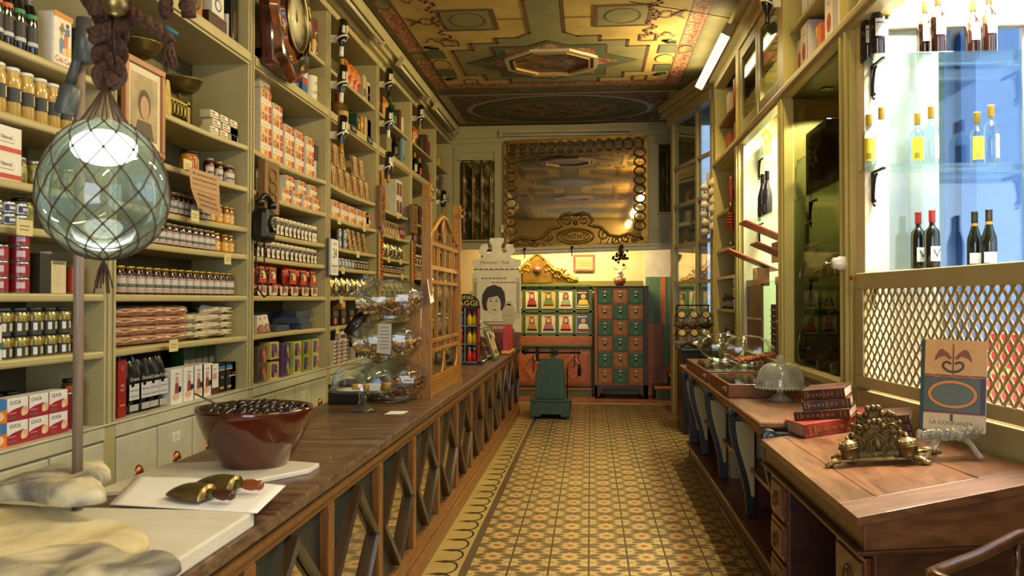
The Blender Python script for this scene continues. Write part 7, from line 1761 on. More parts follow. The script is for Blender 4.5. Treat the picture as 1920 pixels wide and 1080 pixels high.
q = MB(); q.shell([(.185, 0), (.20, .015), (.19, .03), (.18, .02), (.178, .006)], BRASS, 40, T((0, -.14, 0)) @ RX(90) @ Matrix.Diagonal((1, 1.12, 1, 1))); q.build('bezel', r)
q = MB(); q.lathe([(.185, 0), (.0001, .001)], C('#cfc69e', .35), 40, T((0, -.147, 0)) @ RX(90) @ Matrix.Diagonal((1, 1.12, 1, 1)))
for k, nme in enumerate(('XII', 'I', 'II', 'III', 'IIII', 'V', 'VI', 'VII', 'VIII', 'IX', 'X', 'XI')):
    a = PI/2 - k*PI/6; q.text(nme, 0, 0, 0, .048, C('#1c1814'), T((.145*math.cos(a), -.1495, .162*math.sin(a))) @ RY(-math.degrees(a - PI/2)), sx=.75)
q.build('dial', r)
q = MB()
for ln, a, w_ in ((.10, 1.9, .007), (.14, 1.35, .005)): q.add([(-w_*math.sin(a), -.152, w_*math.cos(a)), (ln*math.cos(a), -.152, ln*math.sin(a)), (w_*math.sin(a), -.152, -w_*math.cos(a)), (-.03*math.cos(a), -.152, -.03*math.sin(a))], [(0,1,2,3)], BLACKP)
q.lathe([(.01, 0), (.01, .006)], BRASS, 10, T((0, -.15, 0)) @ RX(90)); q.build('hands', r)
# red and yellow garlands on two posts
for k, (y, z0, z1) in enumerate(((8.36, 1.45, 2.18), (9.94, 1.55, 2.20))):
    r = thing('spice_garland', (XL + .03, y, z0), 90); tag(r, ('red and yellow hanging strip with dried beads on the second bottle post', 'red and yellow hanging strip with dried beads on the post before the screen')[k], 'garland')
    q = MB(); q.box(-.045, -.008, 0, -.02, .008, z1 - z0, C('#c8a01e')); q.box(-.02, -.008, 0, .03, .008, (z1 - z0)*.3, C('#b83a1a')); q.box(-.02, -.006, (z1 - z0)*.3, .03, .006, z1 - z0, C('#7a5a34')); q.build('strip', r)
    q = MB()
    for j in range(14): q.ball((.005 + .012*(-1)**j, -.018, (z1 - z0)*(.32 + .66*j/13)), .016, (C('#c8501e'), C('#8a6a7a'))[j % 3 == 0], 8)
    q.build('bead_string', r); q = MB(); q.ball((0, -.02, z1 - z0 + .02), .035, C('#8a5a6a'), 10, (1, .6, 1.6)); q.build('rosette', r)
# price cards on the shelf edges
PC = Kind(lambda: (lambda q: (q.box(-.045, -.0015, -.03, .045, .0015, .03, C('#cfc48a')), q.decal(-.03, .004, .03, .008, -.002, C('#6a6448')), q.decal(-.03, -.01, .02, -.006, -.002, C('#6a6448')), q.build('price_card'))[-1])(MB()), 'price card')
for k, (px_, py0, lb) in enumerate(((353, 310, 'small yellow price card under the peach jars'), (367, 405, 'wide yellow price card under the honey jars'), (428, 486, 'pale price card below the honey jars, two shelves under the scale note'), (327, 648, 'yellow price card under the biscuit bags'), (48, 427, 'faded price card under the small silver tins'), (637, 414, 'white price card under the nougat box row, near end'), (684, 428, 'white price card under the nougat box row, far end'), (672, 477, 'white price card under the seed bar packets'),
    (644, 507, 'white price card above the foil sweet bags'), (641, 562, 'white price card under the foil sweet bags'), (634, 619, 'white price card under the dark chocolate boxes'), (747, 405, 'pale price card under the white carton with brown squares'), (748, 446, 'pale price card under the beige spice boxes'), (730, 487, 'pale price card under the silver sweet bags, near end'), (752, 491, 'pale price card under the silver sweet bags, far end'), (755, 519, 'pale price card above the clear sweet bags'))):
    p = P(px_, py0, X=XL + .012); PC.put((XL + .008, p.y, p.z), 90, lb, None)
# ------------------------------------------------------------------ bottles in the show window
def winebottle(name, g, capm, lab, r=.037, h=.30, sh='b', lab2=None, lz=(.07, .16)):
    def mk():
        t = thing(name); q = MB()
        pro = [(r*.9, 0), (r, .006), (r, h*.58), (r*.9, h*.66), (r*.45, h*.72), (r*.36, h*.76), (r*.36, h*.975), (0.0001, h*.975)] if sh == 'b' else [(r*.9, 0), (r, .006), (r, h*.46), (r*.93, h*.54), (r*.62, h*.66), (r*.40, h*.77), (r*.36, h*.83), (r*.36, h*.975), (0.0001, h*.975)]
        q.lathe(pro, g, 22); q.build('bottle', t)
        q = MB(); q.lathe([(r*.43, h*.80), (r*.42, h*.985), (r*.46, h*.988), (r*.46, h), (0.0001, h)], capm, 16); q.build('capsule', t)
        q = MB(); lab(q, r); q.build('label', t); return t
    return Kind(mk, 'bottle')
SPI = mat('spirit_bottle', '#1e0d08', .08, var=.3, coat=.7); CLRBT = glass('clear_bottle_glass', (.80, .90, .93), 1.0, .02)
KA = winebottle('spirit_bottle', SPI, C('#b08a5a', .4), lambda q, r: (patch(q, r*1.015, .10, .19, -30, 80, C('#d8d2c0')), patch(q, r*1.02, .165, .172, -25, 75, C('#3a3430'))), .038, .32)
KB = winebottle('clear_bottle', CLRBT, C('#d8b83a', .4), lambda q, r: (patch(q, r*1.015, .03, .15, 10, 70, C('#e2ddcc')), patch(q, r*1.02, .07, .13, 30, 45, C('#8a5a50'))), .036, .300)
KB2 = winebottle('clear_bottle', CLRBT, C('#d8b83a', .4), lambda q, r: (patch(q, r*1.015, .04, .16, -60, 60, C('#c8a81e')), patch(q, r*1.02, .05, .08, -40, 0, C('#7a6a20'))), .035, .290)
def vlab(q, r): patch(q, r*1.015, .04, .115, -30, 70, C('#dcdad4')); q.text('V', r*.25, -r*1.06, .078, .06, C('#3a3050'))
KC = winebottle('red_wine_bottle', DKB, C('#b0242e', .4), vlab, .037, .30)
KD = winebottle('black_wine_bottle', DKB, C('#12100e', .35), lambda q, r: (patch(q, r*1.015, .03, .085, -60, 40, C('#c8c4ba')), patch(q, r*.45, .225, .24, -90, 90, C('#a0701e'))), .038, .30, 'd')
def pv(px_, py0, Y): return P(px_, py0, Y=Y).x
for kd, z, prs, nm in ((KA, 2.745, ((1628, 1646), (1735, 1760), (1826, 1856)), 'dark spirit bottle on the topmost shelf'), (None, 2.185, ((1630, 1653), (1720, 1746), (1833, 1859)), 'yellow-capped clear bottle on the middle shelf')):  # rear of each pair: the front bottle's reflection, built as a solid bottle
    for k, (a, b) in enumerate(prs):
        for row_, (px_, Y) in enumerate(((a, 4.635), (b, 4.52))):
            k_ = kd or (KB2, KB)[row_]
            k_.put((pv(px_, 300, Y), Y, z + .0005), 0, '%s %s of the show window, %s pair' % (('rear', 'front')[row_], nm, ('ivory jamb', 'middle', 'street-side')[k]), 'bottles in the show window')
for row_, (px_, Y) in enumerate(((1722, 4.62), (1748, 4.52))): KC.put((pv(px_, 500, Y), Y, 1.6555), 0, ('rear', 'front')[row_] + ' red-capped wine bottle behind the lattice top rail', 'red-capped bottles')  # rear one is a reflection in the glass, modelled as a second bottle
for row_, (px_, Y) in enumerate(((1828, 4.62), (1855, 4.52))): KD.put((pv(px_, 500, Y), Y, 1.6555), 0, ('rear', 'front')[row_] + ' black-capped wine bottle behind the lattice top rail', 'black-capped bottles')  # here too the rear bottle stands in for a reflection
rnd = random.Random(8)
PINKS = ['#c8405a', '#d8687a', '#b02a44', '#d88a6a', '#c8553a', '#d8a070']
for k in range(9):
    kd = carton('gift_box', .20 + .05*rnd.random(), .16, .20 + .14*rnd.random(), PINKS[k % 6], lambda D, O, G, X: (D(.45, 0, .55, 1, '#e0c8a0'), D(0, .45, 1, .55, '#e0c8a0')))
    kd.put((1.80 + .16*(k % 3), 2.55 + .62*(k // 3) + .10*(k % 2), 1.0405), -80 + 10*(k % 3), '%s gift box behind the lattice, %s from the ivory jamb, %s row' % (('crimson', 'rose', 'deep red', 'salmon', 'brick', 'peach')[k % 6], ORD[2 - k // 3], ('lattice-side', 'middle', 'street-side')[k % 3]))
# ------------------------------------------------------------------ dark vitrine
r = thing('monogram_case', (1.58, 5.86, 2.221), -90); tag(r, 'dark red wooden case with a pale monogram in the dark vitrine', 'case')
q = MB(); q.box(-.26, -.08, 0, .26, .16, .44, MAHO); q.build('case_body', r, bevel=.01)
q = MB(); q.box(-.21, -.09, .05, .21, -.078, .39, MAHO); 
for pts in ([(-.11, .28), (-.05, .20), (.0, .17), (.05, .21), (.11, .30)], [(-.10, .16), (-.04, .22), (.02, .26)], [(.02, .16), (.05, .26), (.09, .18)]): q.tube([(a, -.095, b) for a, b in pts], .007, C('#b8a070'), 6)
q.build('door', r, bevel=.006)
def plainjar(h, rr, m=GL):
    def mk():
        t = thing('glass_jar'); q = MB(); q.shell([(rr*.9, 0), (rr, .01), (rr, h*.72), (rr*.8, h*.8), (rr*.82, h*.83)], m, 20); q.build('jar_body', t); q = MB(); q.lathe([(rr*.85, h*.83), (rr*.85, h*.9), (rr*.3, h*.95), (rr*.2, h), (0.0001, h)], m, 18); q.build('stopper', t); return t
    return Kind(mk, 'jar')
plainjar(.30, .075).put((1.52, 6.22, 2.221), 0, 'tall clear glass jar beside the monogram case in the vitrine')
for k, (y, x) in enumerate(((6.05, 1.58), (5.62, 1.62), (5.2, 1.58))):
    r = thing('glass_cloche', (x, y, 1.6565)); tag(r, ('knobbed glass cloche at the bright window end of the vitrine shelf', 'knobbed glass cloche in the middle of the vitrine shelf', 'knobbed glass cloche nearest the porcelain switch')[k], 'cloche')
    q = MB(); q.shell([(.14, 0)] + [(.14*math.cos(a)**.6, .15*math.sin(a)) for a in [PI/2*j/10*.96 for j in range(1, 11)]], GL, 28); q.lathe([(.012, .145), (.03, .175), (.03, .19), (0.0001, .2)], GL, 16); q.build('glass_dome', r)
GRG = glass('green_demijohn_glass', (.12, .42, .16), 1.0, .03)
for k, (y, x, s_) in enumerate(((6.12, 1.60, 1.0), (5.83, 1.62, .8), (5.40, 1.72, 1.0))):
    r = thing('green_demijohn', (x, y, 1.041)); tag(r, ('green glass demijohn at the bright window end of the vitrine floor', 'green glass demijohn second from the bright window end', 'green glass demijohn behind the black vitrine lamp')[k], 'bottle')
    q = MB(); q.lathe([(a*s_, b*s_) for a, b in ((.11, 0), (.15, .04), (.16, .14), (.14, .24), (.06, .33), (.04, .37), (.04, .44), (.05, .45), (.05, .47), (.035, .47))], GRG, 24); q.build('bottle_body', r)
    q = MB(); q.lathe([(.0001, .02)] + [(a*s_*.95, b*s_) for a, b in ((.14, .05), (.15, .14), (.13, .23))] + [(.0001, .24*s_)], mat('green_wine', '#12300f', .2, coat=.3), 20); q.build('filling', r)
r = thing('black_lamp', (1.58, 5.10, 1.041)); tag(r, 'black shaded table lamp with violet trim in the dark vitrine', 'lamp')
q = MB(); q.lathe([(.10, 0), (.10, .01), (.02, .02), (.015, .16), (0.0001, .16)], BLACKP, 20); q.build('base', r); q = MB(); q.shell([(.12, .14), (.10, .36), (.105, .37), (.12, .385), (.12, .39), (.09, .40)], BLACKP, 24); q.lathe([(.123, .33), (.123, .345)], C('#3a1a8a', .4), 24); q.build('lamp_shade', r); q = MB(); q.tube([(-.02, .30, .03), (-.08, .5, .2), (-.1, .6, .42), (-.06, .5, .48), (-.05, .42, .38)], .007, BLACKP, 6); q.build('cable', r)
LUMP = two('black_truffle', '#0e120c', '#3a4032', 20, .4, .7, .35, bump=.4)
for k, (y, x, z, s_) in enumerate(((5.72, 1.52, 1.085, .055), (5.55, 1.53, 1.085, .05), (5.37, 1.51, 1.085, .055), (5.2, 1.52, 1.085, .05), (5.45, 1.55, 1.165, .045), (5.28, 1.54, 1.16, .045))):
    q = MB(); v0 = len(q.v); q.ball((0, 0, 0), s_, LUMP, 14, (1, 1.4, .85)); q.v = [tuple(Vector(p)*(1 + .25*noise.noise(Vector(p)*30 + Vector((k*3, 0, 0))))) for p in q.v]
    o = q.build('black_truffle', loc=(x, y, z)); tag(o, '%s dark knobbly lump from the bright window end, heap on the vitrine floor' % ORD[k], 'truffle', 'dark lumps on the vitrine floor')
r = thing('recessed_lamp', (1.63, 6.05, 2.955)); tag(r, 'small lit recessed spotlight in the vitrine ceiling', 'spotlight')
q = MB(); q.lathe([(.045, 0), (.045, -.006), (.038, -.006)], STEEL, 20); q.build('rim', r); q = MB(); q.lathe([(.036, -.004), (.0001, -.005)], emit('spot_glow', (1, .9, .7), 18), 20); q.build('bulb', r)
sl = bpy.data.lights.new('recessed_light', 'SPOT'); sl.energy = 130; sl.color = (1, .88, .62); sl.spot_size = 2.3; sl.shadow_soft_size = .04; so = bpy.data.objects.new('recessed_light', sl); so.location = (1.63, 6.05, 2.94); COL.objects.link(so)

# ------------------------------------------------------------------ bright second window
LIM = mat('lime_liqueur', '#8a9a1e', .1, coat=.6)
KE = winebottle('lime_bottle', LIM, C('#c8c8a0'), lambda q, r: patch(q, r*1.02, .06, .16, -50, 50, C('#d8d4b0')), .045, .30)
for k, y in enumerate((7.95, 6.85)): KE.put((1.60, y, 2.8205), -90, ('lime green bottle at the far end of the bright window top shelf', 'lime green bottle next to the vitrine on the bright window top shelf')[k])
KF = winebottle('port_bottle', mat('port_glass', '#1c1420', .12, coat=.5), C('#1a1418'), lambda q, r: patch(q, r*1.02, .05, .12, -60, 60, C('#2a2430')), .045, .42, 'd')
for k, (y, x) in enumerate(((7.92, 1.56), (7.72, 1.56))): KF.put((x, y, 2.2205), -90, ('tall dark bottle farther along the bright window middle shelf', 'tall dark bottle nearer on the bright window middle shelf')[k])
KG = winebottle('small_bottle', DKB, C('#1a1412'), lambda q, r: patch(q, r*1.02, .04, .10, -60, 60, C('#d0ccba')), .03, .20)
for k, y in enumerate((7.15, 7.0, 6.85)): KG.put((1.62, y, 2.2205), -90, '%s small dark bottle from the tall dark pair, bright window' % ORD[k])
plainjar(.32, .06).put((1.62, 7.4, 2.2205), 0, 'clear stoppered glass bottle in the middle of the bright window')
SHB = mat('brown_shutter', '#5e2c12', .4, var=.12)
for k, (y0_, y1_) in enumerate(((7.55, 8.22), (6.53, 6.95))):
    r = thing('window_shutter', (XR + .06, (y0_ + y1_)/2, 1.041), -90); tag(r, ('brown wooden panel at the far side of the bright window', 'brown wooden panel beside the dark vitrine')[k], 'panel')
    w_ = (y1_ - y0_)/2; q = MB(); q.box(-w_, -.012, 0, w_, .012, .60, SHB); q.build('board', r, bevel=.004); q = MB(); q.box(-w_ + .03, -.02, .28, w_ - .03, -.012, .30, STEEL); q.box(-w_, -.018, .58, w_, .018, .64, REDW); q.build('rail', r)
LID = wood('red_lid_wood', '#8a3a20', '#a85634', .4, 3, (2, 8, 8))
for k, (px_, py0, Y, ln, lb) in enumerate(((1440, 440, 6.95, .46, 'topmost tilted reddish board in the bright window'), (1447, 478, 6.64, .40, 'middle tilted pale-edged board in the bright window'), (1393, 490, 7.75, .46, 'lowest tilted reddish board at the far side of the bright window'))):
    p = P(px_, py0, Y=Y); r = thing('tilted_board', (max(XR + .02, min(p.x, XR + .1)), Y, p.z - .2)); tag(r, lb, 'book stand')
    q = MB(); q.M = T((.0, 0, .2)) @ RX(0) @ RY(24); q.box(-ln*.55, -.15, -.008, ln*.45, .15, .008, LID); q.build('board', r, bevel=.003)
    q = MB(); q.box(.02, -.12, -.02, .12, .12, .14, REDW); q.build('support_block', r, bevel=.004)
r = thing('upright_scale', (XR + .12, 7.2, 1.041), -90); tag(r, 'tall dark narrow stand in the gap between the brown panels', 'stand')
q = MB(); q.box(-.09, -.04, 0, .09, .04, .42, IRON); 
for k in range(8): q.box(-.11, -.045, .05*k + .02, .11, -.04, .05*k + .03, STEEL)
q.build('stand_body', r)
q = MB(); q.box(-.10, -.005, 0, .10, .005, .34, C('#d0c8b0')); q.add([(.07*math.cos(a), -.006, .17 + .08*math.sin(a)) for a in [2*PI*k/16 for k in range(16)]], [tuple(range(16))], C('#d87a1e')); q.decal(-.09, .27, .09, .33, -.006, C('#d8a01e')); q.decal(-.09, .01, .09, .06, -.006, C('#a82a1e')); o = q.build('paper_poster', loc=(XR + .10, 7.0, 1.05), rz=-90); tag(o, 'small orange and white poster leaning between the brown panels', 'poster')

# ------------------------------------------------------------------ narrow niche by the screen
POT = carton('x', .1, .1, .1, '#000000') if False else None
def pot():
    q = MB(); q.lathe([(.05, 0), (.06, .01), (.06, .07), (.055, .08), (.065, .085), (.062, .10), (.03, .11), (0.0001, .112)], mat('white_pot', '#d8d6cc', .2, coat=.4), 18); return q.build('porcelain_pot')
PT = Kind(pot, 'pot')
for k in range(4): PT.put((1.47, 8.62, 1.4005 + (.1125*k if k < 3 else 0)), 0, ('lowest', 'middle', 'topmost', 'x')[k] + ' white porcelain pot in the stack in the narrow niche', 'white porcelain pots') if k < 3 else None
KH = winebottle('spice_bottle', DKB, STEEL, lambda q, r: patch(q, r*1.02, .03, .08, -60, 60, C('#8a8878')), .026, .17)
for k in range(5): KH.put((1.46, 8.62 + .2*k, 1.0405), -90, '%s spice bottle from the brown panel, niche floor' % ORD[k], 'spice bottles in the niche')
for k in range(4): KH.put((1.46, 8.95 + .17*k, 1.4005), -90, '%s spice bottle from the white pots, second niche shelf' % ORD[k], 'spice bottles on the second niche shelf')
for k, (c, h_) in enumerate((('#7a3a1e', .22), ('#8a5a2a', .26), ('#5a2a1a', .2), ('#9a4a26', .24))): carton('niche_box', .12, .1, h_, c).put((1.52, 8.6 + .26*k, 3.0505 if k % 2 else 2.4505), -90, ('brown box on the upper niche shelf near the red wooden dipper', 'ochre box on the rail shelf over the niche', 'dark brown box farther on the upper niche shelf', 'orange-brown box farther on the rail shelf over the niche')[k])
carton('red_book', .10, .16, .26, '#a0341e').put((1.52, 8.72, 3.4605), -90, 'red box standing on the red wooden shelf under the lit tube'); carton('cream_box', .16, .16, .2, '#c8b890').put((1.52, 9.1, 3.4605), -90, 'cream box standing on the red wooden shelf under the lit tube')
r = thing('wooden_dipper', (XR - .05, 8.50, 2.20)); tag(r, 'big red wooden honey dipper hanging on the post by the bright window', 'utensil')
REDD = mat('red_dipper', '#8a3418', .35, var=.15)
q = MB(); q.lathe([(.018, .16), (.022, .3), (.022, .47), (.012, .5), (0.0001, .505)], REDD, 14); q.build('handle', r); q = MB()
for k in range(6): q.lathe([(.02, .028*k - .02), (.05 - .012*abs(k - 2.5)/2.5, .028*k - .012), (.05 - .012*abs(k - 2.5)/2.5, .028*k + .004), (.02, .028*k + .010)], REDD, 18)
q.build('dipper_head', r)
for k, (z, lb) in enumerate(((2.42, 'upper'), (2.04, 'lower'))):
    r = thing('coat_peg', (XR - .018, 8.47, z)); tag(r, lb + ' brass knob on the post beside the red wooden dipper', 'knob'); q = MB(); q.lathe([(.012, 0), (.01, .02), (.028, .035), (.028, .05), (.012, .06), (0.0001, .061)], BRASS, 14, RY(-90)); q.build('knob_body', r)
# garlic braid
r = thing('garlic_braid', (XR - .08, 9.90, 2.95)); tag(r, 'braided string of garlic bulbs hanging beside the glazed screen', 'garlic')
q = MB(); q.tube([(0, 0, 0), (.01, 0, -.2), (-.01, 0, -.45), (0, 0, -.70)], .018, mat('garlic_stalk', '#a08a50', .7), 8); q.build('braid', r)
GAR = mat('garlic_skin', '#cfc09a', .5, var=.15, scale=30); rnd = random.Random(4)
for k in range(12):
    s_ = (-1)**k; q = MB(); q.lathe([(.010, .055), (.018, .04), (.042, .015), (.048, -.01), (.040, -.032), (.015, -.045), (0.0001, -.046)], GAR, 12, T((s_*.045 + rnd.uniform(-.01, .01), -.04 + rnd.uniform(-.02, .02), -.12 - .05*k)) @ RX(25*s_)); q.build('garlic_bulb', r)

# ------------------------------------------------------------------ pedestal with tilted candy jars
r = thing('black_pedestal', (1.165, 10.0, 0)); tag(r, 'black-green painted pedestal carrying the tilted candy jars', 'pedestal')
q = MB(); q.box(-.135, -.35, 0, .135, .33, .92, BLACKP); q.build('body', r, bevel=.006); q = MB(); q.box(-.165, -.38, .92, .15, .33, .955, GREENP); q.build('top', r, bevel=.01)
def tiltjar(fill):
    def mk():
        t = thing('candy_globe'); q = MB(); M_ = RX(-58) @ RZ(0)
        M_ = Matrix.Rotation(math.radians(52), 4, 'X')
        q.shell([(.02, -.098)] + [(.105*math.cos(a), .105*math.sin(a)) for a in [-PI/2 + .2 + (PI - .75)*j/12 for j in range(13)]] + [(.044, .10)], GL, 22, M_); q.build('glass_globe', t)
        q = MB(); q.lathe([(.046, .094), (.048, .110), (.04, .115), (.025, .113), (0.0001, .114)], OLDBRASS, 22, M_); q.build('lid', t)
        q = MB(); q.lathe([(.0001, -.095)] + [(.097*math.cos(a), .097*math.sin(a)) for a in [-PI/2 + .15 + 1.0*j/6 for j in range(7)]] + [(.0001, -.012)], fill, 18); q.build('candy', t); return t
    return Kind(mk, 'candy jar')
FIL = [two('candy_a', '#8a7a6a', '#c8b0a0', 60, .42, .58, .3), two('candy_b', '#b8301e', '#d8a01e', 45, .42, .58, .3), two('candy_c', '#8a3a20', '#b86a3a', 50, .42, .58, .3), two('candy_d', '#3a3a2a', '#b06a5a', 50, .42, .58, .3), two('candy_e', '#5a2a2a', '#c8a08a', 50, .42, .58, .3), two('candy_f', '#2a2420', '#6a5a4a', 50, .42, .58, .3)]
k = 0
for py0, nm in ((638, 'lower'), (603, 'upper')):
    for px_, nm2 in ((1277, 'outer'), (1300, 'middle'), (1323, 'inner')):
        p = P(px_, py0, Y=9.9); tiltjar(FIL[k]).put((p.x, 9.86 if nm == 'lower' else 9.9, 1.058 if nm == 'lower' else 1.262), 0, '%s glass candy globe in the %s row on the black pedestal' % (nm2, nm), 'candy globes on the pedestal'); k += 1
r = thing('jar_stand', (1.165, 9.95, .955)); tag(r, 'black wire stand holding the tilted candy globes', 'stand')
q = MB()
for x in (-.17, .19): q.tube([(x, .08, 0), (x, .08, .46), (x, -.0, .48)], .008, IRON, 6)
q.tube([(-.17, .0, .48), (.19, .0, .48)], .008, IRON, 6); q.tube([(-.17, .08, .21), (.19, .08, .21)], .006, IRON, 6); q.build('wire_frame', r)

# ------------------------------------------------------------------ side counter: glazed trays, lying jars, low dome
for k, (y0_, y1_) in enumerate(((5.46, 6.28), (6.42, 7.78))):
    r = thing('display_tray', (1.13, (y0_ + y1_)/2, TZ)); tag(r, ('nearer glass-topped wooden display tray on the side counter', 'farther glass-topped wooden display tray on the side counter')[k], 'display tray')
    w_ = (y1_ - y0_)/2; q = MB()
    for a in ((-.27, -w_, .26, -w_ + .02), (-.27, w_ - .02, .26, w_), (-.27, -w_ + .02, -.25, w_ - .02), (.24, -w_ + .02, .26, w_ - .02)): q.box(a[0], a[1], 0, a[2], a[3], .085, REDW)
    q.box(-.26, -w_ + .01, 0, .25, w_ - .01, .012, DESKD); q.build('tray_body', r, bevel=.004)
    q = MB(); q.box(-.255, -w_ + .015, .078, .245, w_ - .015, .084, GLB); q.build('glass_lid', r)
    q = MB(); q.box(-.275, -w_ + .10, .03, -.27, -w_ + .16, .06, BRASS); q.lathe([(.008, 0), (.012, .01), (0.0001, .02)], BRASS, 10, T((-.272, -w_ + .13, .045)) @ RY(-90)); q.build('latch', r)
    q = MB()
    for j in range(14): q.box(-.22 + .065*(j % 7), -w_ + .06 + (2*w_ - .3)*(j // 7)*.6, .013, -.17 + .065*(j % 7), -w_ + .06 + (2*w_ - .3)*(j // 7)*.6 + .22, .03, (WHITE, C('#b8b09a'), C('#8a8a80'))[j % 3])
    q.build('packed_cards', r)
for k, (px_, Y, fl) in enumerate(((1402, 7.00, FIL[2]), (1355, 7.42, None))):
    p = P(px_, 660, Y=Y); loc = Vector((p.x, Y, TZ + .087 + .123)); nutjar(loc, ('glass barrel jar with coral sweets lying on the farther display tray', 'almost empty glass barrel jar behind the one with coral sweets')[k], 0)
    if fl: nutheap(loc + Vector((.02, 0, 0)), 0, two('coral_sweets', '#a83a20', '#d8805a', 30, .4, .6, .4), .045, 77, 'coral sweets inside the lying glass barrel jar')
r = thing('low_glass_dome', (1.27, 4.72, TZ)); tag(r, 'low knobbed glass dome behind the stack of old books', 'cloche')
q = MB(); q.shell([(.15, 0)] + [(.15*math.cos(a)**.6, .085*math.sin(a)) for a in [PI/2*j/10*.96 for j in range(1, 11)]], GL, 30); q.build('glass_dome', r); q = MB(); q.lathe([(.015, .083), (.03, .105), (.032, .118), (.02, .128), (0.0001, .13)], GL, 16); q.build('knob', r)
r = thing('pegged_rail', (1.37, 5.15, TZ)); tag(r, 'low rail with a row of small pale pegs at the back of the side counter', 'rail')
q = MB(); q.box(-.015, -.28, 0, .015, .28, .015, REDW); q.build('base_strip', r)
for k in range(12): q = MB(); q.lathe([(.005, .015), (.004, .055), (.009, .062), (0.0001, .07)], C('#c8c0a8', .3), 8, T((0, -.26 + .047*k, 0))); q.build('peg', r)
# things on the lower shelf
r = thing('red_basket', (1.17, 5.05, .466)); tag(r, 'reddish wicker basket on the lower shelf of the side counter', 'basket')
WK = two('red_wicker', '#3a120a', '#8a3a1e', 40, .4, .6, .6, stretch=(1, 1, 4), bump=.4)
q = MB(); q.lathe([(.15, 0), (.17, .06), (.18, .2), (.19, .21), (.17, .2), (.14, .02), (.0001, .02)], WK, 24, squash=1.4); q.build('basket_body', r)
for k, (y, z, c, lb) in enumerate(((5.95, .466, '#b8ae96', 'pale box on the lower shelf between the scroll brackets'), (6.95, .466, '#8a8a84', 'grey box on the lower shelf far along the side counter'), (5.9, .156, '#5a1c14', 'dark red box on the plinth under the side counter'), (6.8, .156, '#a89a80', 'beige box with dark window on the plinth far along'))): carton('storage_box', .5, .3, .22, c, lambda D, O, G, X: (D(.1, .15, .9, .85, '#4a3a30'),)).put((1.2, y, z), -90, lb)

# ------------------------------------------------------------------ writing desk: books, inkstand, display book
SLA = math.atan(DSL)
def SE(a): return (Matrix.Rotation(-SLA, 4, 'Y') @ Matrix.Rotation(math.radians(a), 4, 'Z')).to_euler()
def DPt(px_, py0):
    d = _ray(px_, py0); t_ = (dz(0) - H)/(d[2] - DSL*d[0]); return Vector((t_*d[0], t_*d[1], H + t_*d[2]))
def book(w_, d, t_, cover, bands):
    r = thing('old_book'); q = MB()
    q.box(-w_/2, -d/2, 0, w_/2, d/2, .004, cover); q.box(-w_/2, -d/2, t_ - .004, w_/2, d/2, t_, cover); q.box(-w_/2, -d/2 - .004, 0, w_/2, -d/2 + .004, t_, cover)
    cvr = q; q = MB(); q.box(-w_/2 + .006, -d/2 + .004, .004, w_/2 - .004, d/2 - .006, t_ - .004, C('#b8a486', .8)); pg = q; q = cvr
    for a in bands: q.decal(-w_/2 + a*w_, t_*.15, -w_/2 + (a + .015)*w_, t_*.85, -d/2 - .005, C('#a8803a', .35, .6))
    for k in range(int(len(bands)*1.5)): q.decal(-w_/2 + w_*(.14 + .09*k), t_*.35, -w_/2 + w_*(.19 + .09*k), t_*.62, -d/2 - .005, C('#8a5a2e', .4, .4))
    q.build('cover', r, bevel=.002); pg.build('pages', r); return r
RDB = two('red_leather', '#6a1f14', '#8f3522', 12, .4, .6, .45); BRB = two('brown_leather', '#2a140b', '#4a2816', 10, .4, .6, .4)
p = DPt(1566, 806); off = 0
for k, (w_, d, t_, cv, dx, dy, rz, lb) in enumerate(((.43, .25, .066, RDB, 0.02, .03, 8, 'thick red gilt-tooled book at the bottom of the stack on the desk'), (.26, .21, .044, BRB, -.02, .04, -26, 'brown leather book second from the bottom of the stack'), (.225, .19, .046, BRB, -.0, .05, -20, 'brown leather book second from the top of the stack'), (.20, .185, .050, BRB, .005, .05, -27, 'dark leather book with grey top cover, topmost of the stack'))):
    b = book(w_, d, t_, cv, (.06, .12, .5, .84, .92)); n = Vector((-math.sin(SLA), 0, math.cos(SLA)))
    b.location = p + Vector((dx*math.cos(SLA), dy, dx*math.sin(SLA))) + n*(off + .001); b.rotation_euler = SE(rz); tag(b, lb, 'book', 'old books stacked on the desk'); off += t_ + .001
for k in range(3):
    b = book(.16, .2, .035, BRB, (.1, .5, .9)); q0 = DPt(1712, 800); b.location = Vector((1.34, 3.95, dz(1.34) + .006 + k*.0375)); b.rotation_euler = SE(-12 - 6*k); tag(b, '%s dark book of the small pile between inkstand and display book' % ('lowest', 'middle', 'topmost')[k], 'book', 'small pile of dark books')
# inkstand
c = DPt(1650, 868)
r = thing('brass_inkstand', c, rot=SE(-24)); tag(r, 'ornate old brass inkstand with letter rack and two lidded wells', 'inkstand')
OB = OLDBRASS; GB = mat('worn_gilt_brass', '#86754a', .36, .6, .3, 50, bump=.2)
q = MB(); q.prism([(-.17, -.06), (-.10, -.045), (-.04, -.05), (.04, -.05), (.10, -.045), (.16, -.075), (.175, -.05), (.12, .0), (.13, .06), (.19, .10), (.17, .12), (.08, .07), (-.08, .07), (-.16, .09), (-.17, .07), (-.11, .02), (-.12, -.01), (-.18, -.03)], -.028, -.018, GB, RX(-90) @ Matrix.Identity(4)); 
q.build('base_plate', r, bevel=.003)
for a, b in ((-.165, -.045), (.155, -.058), (.175, .11), (-.16, .08)):
    q = MB(); q.tube([(a*.85, b*.85, .024), (a*1.0, b*1.0, .022), (a*1.12, b*1.12, .008), (a*1.2, b*1.2, .006)], .012, GB, 8); q.ball((a*1.08, b*1.08, .012), .014, GB, 8); q.ball((a*.98, b*.98, .024), .010, GB, 8); q.build('foot', r)
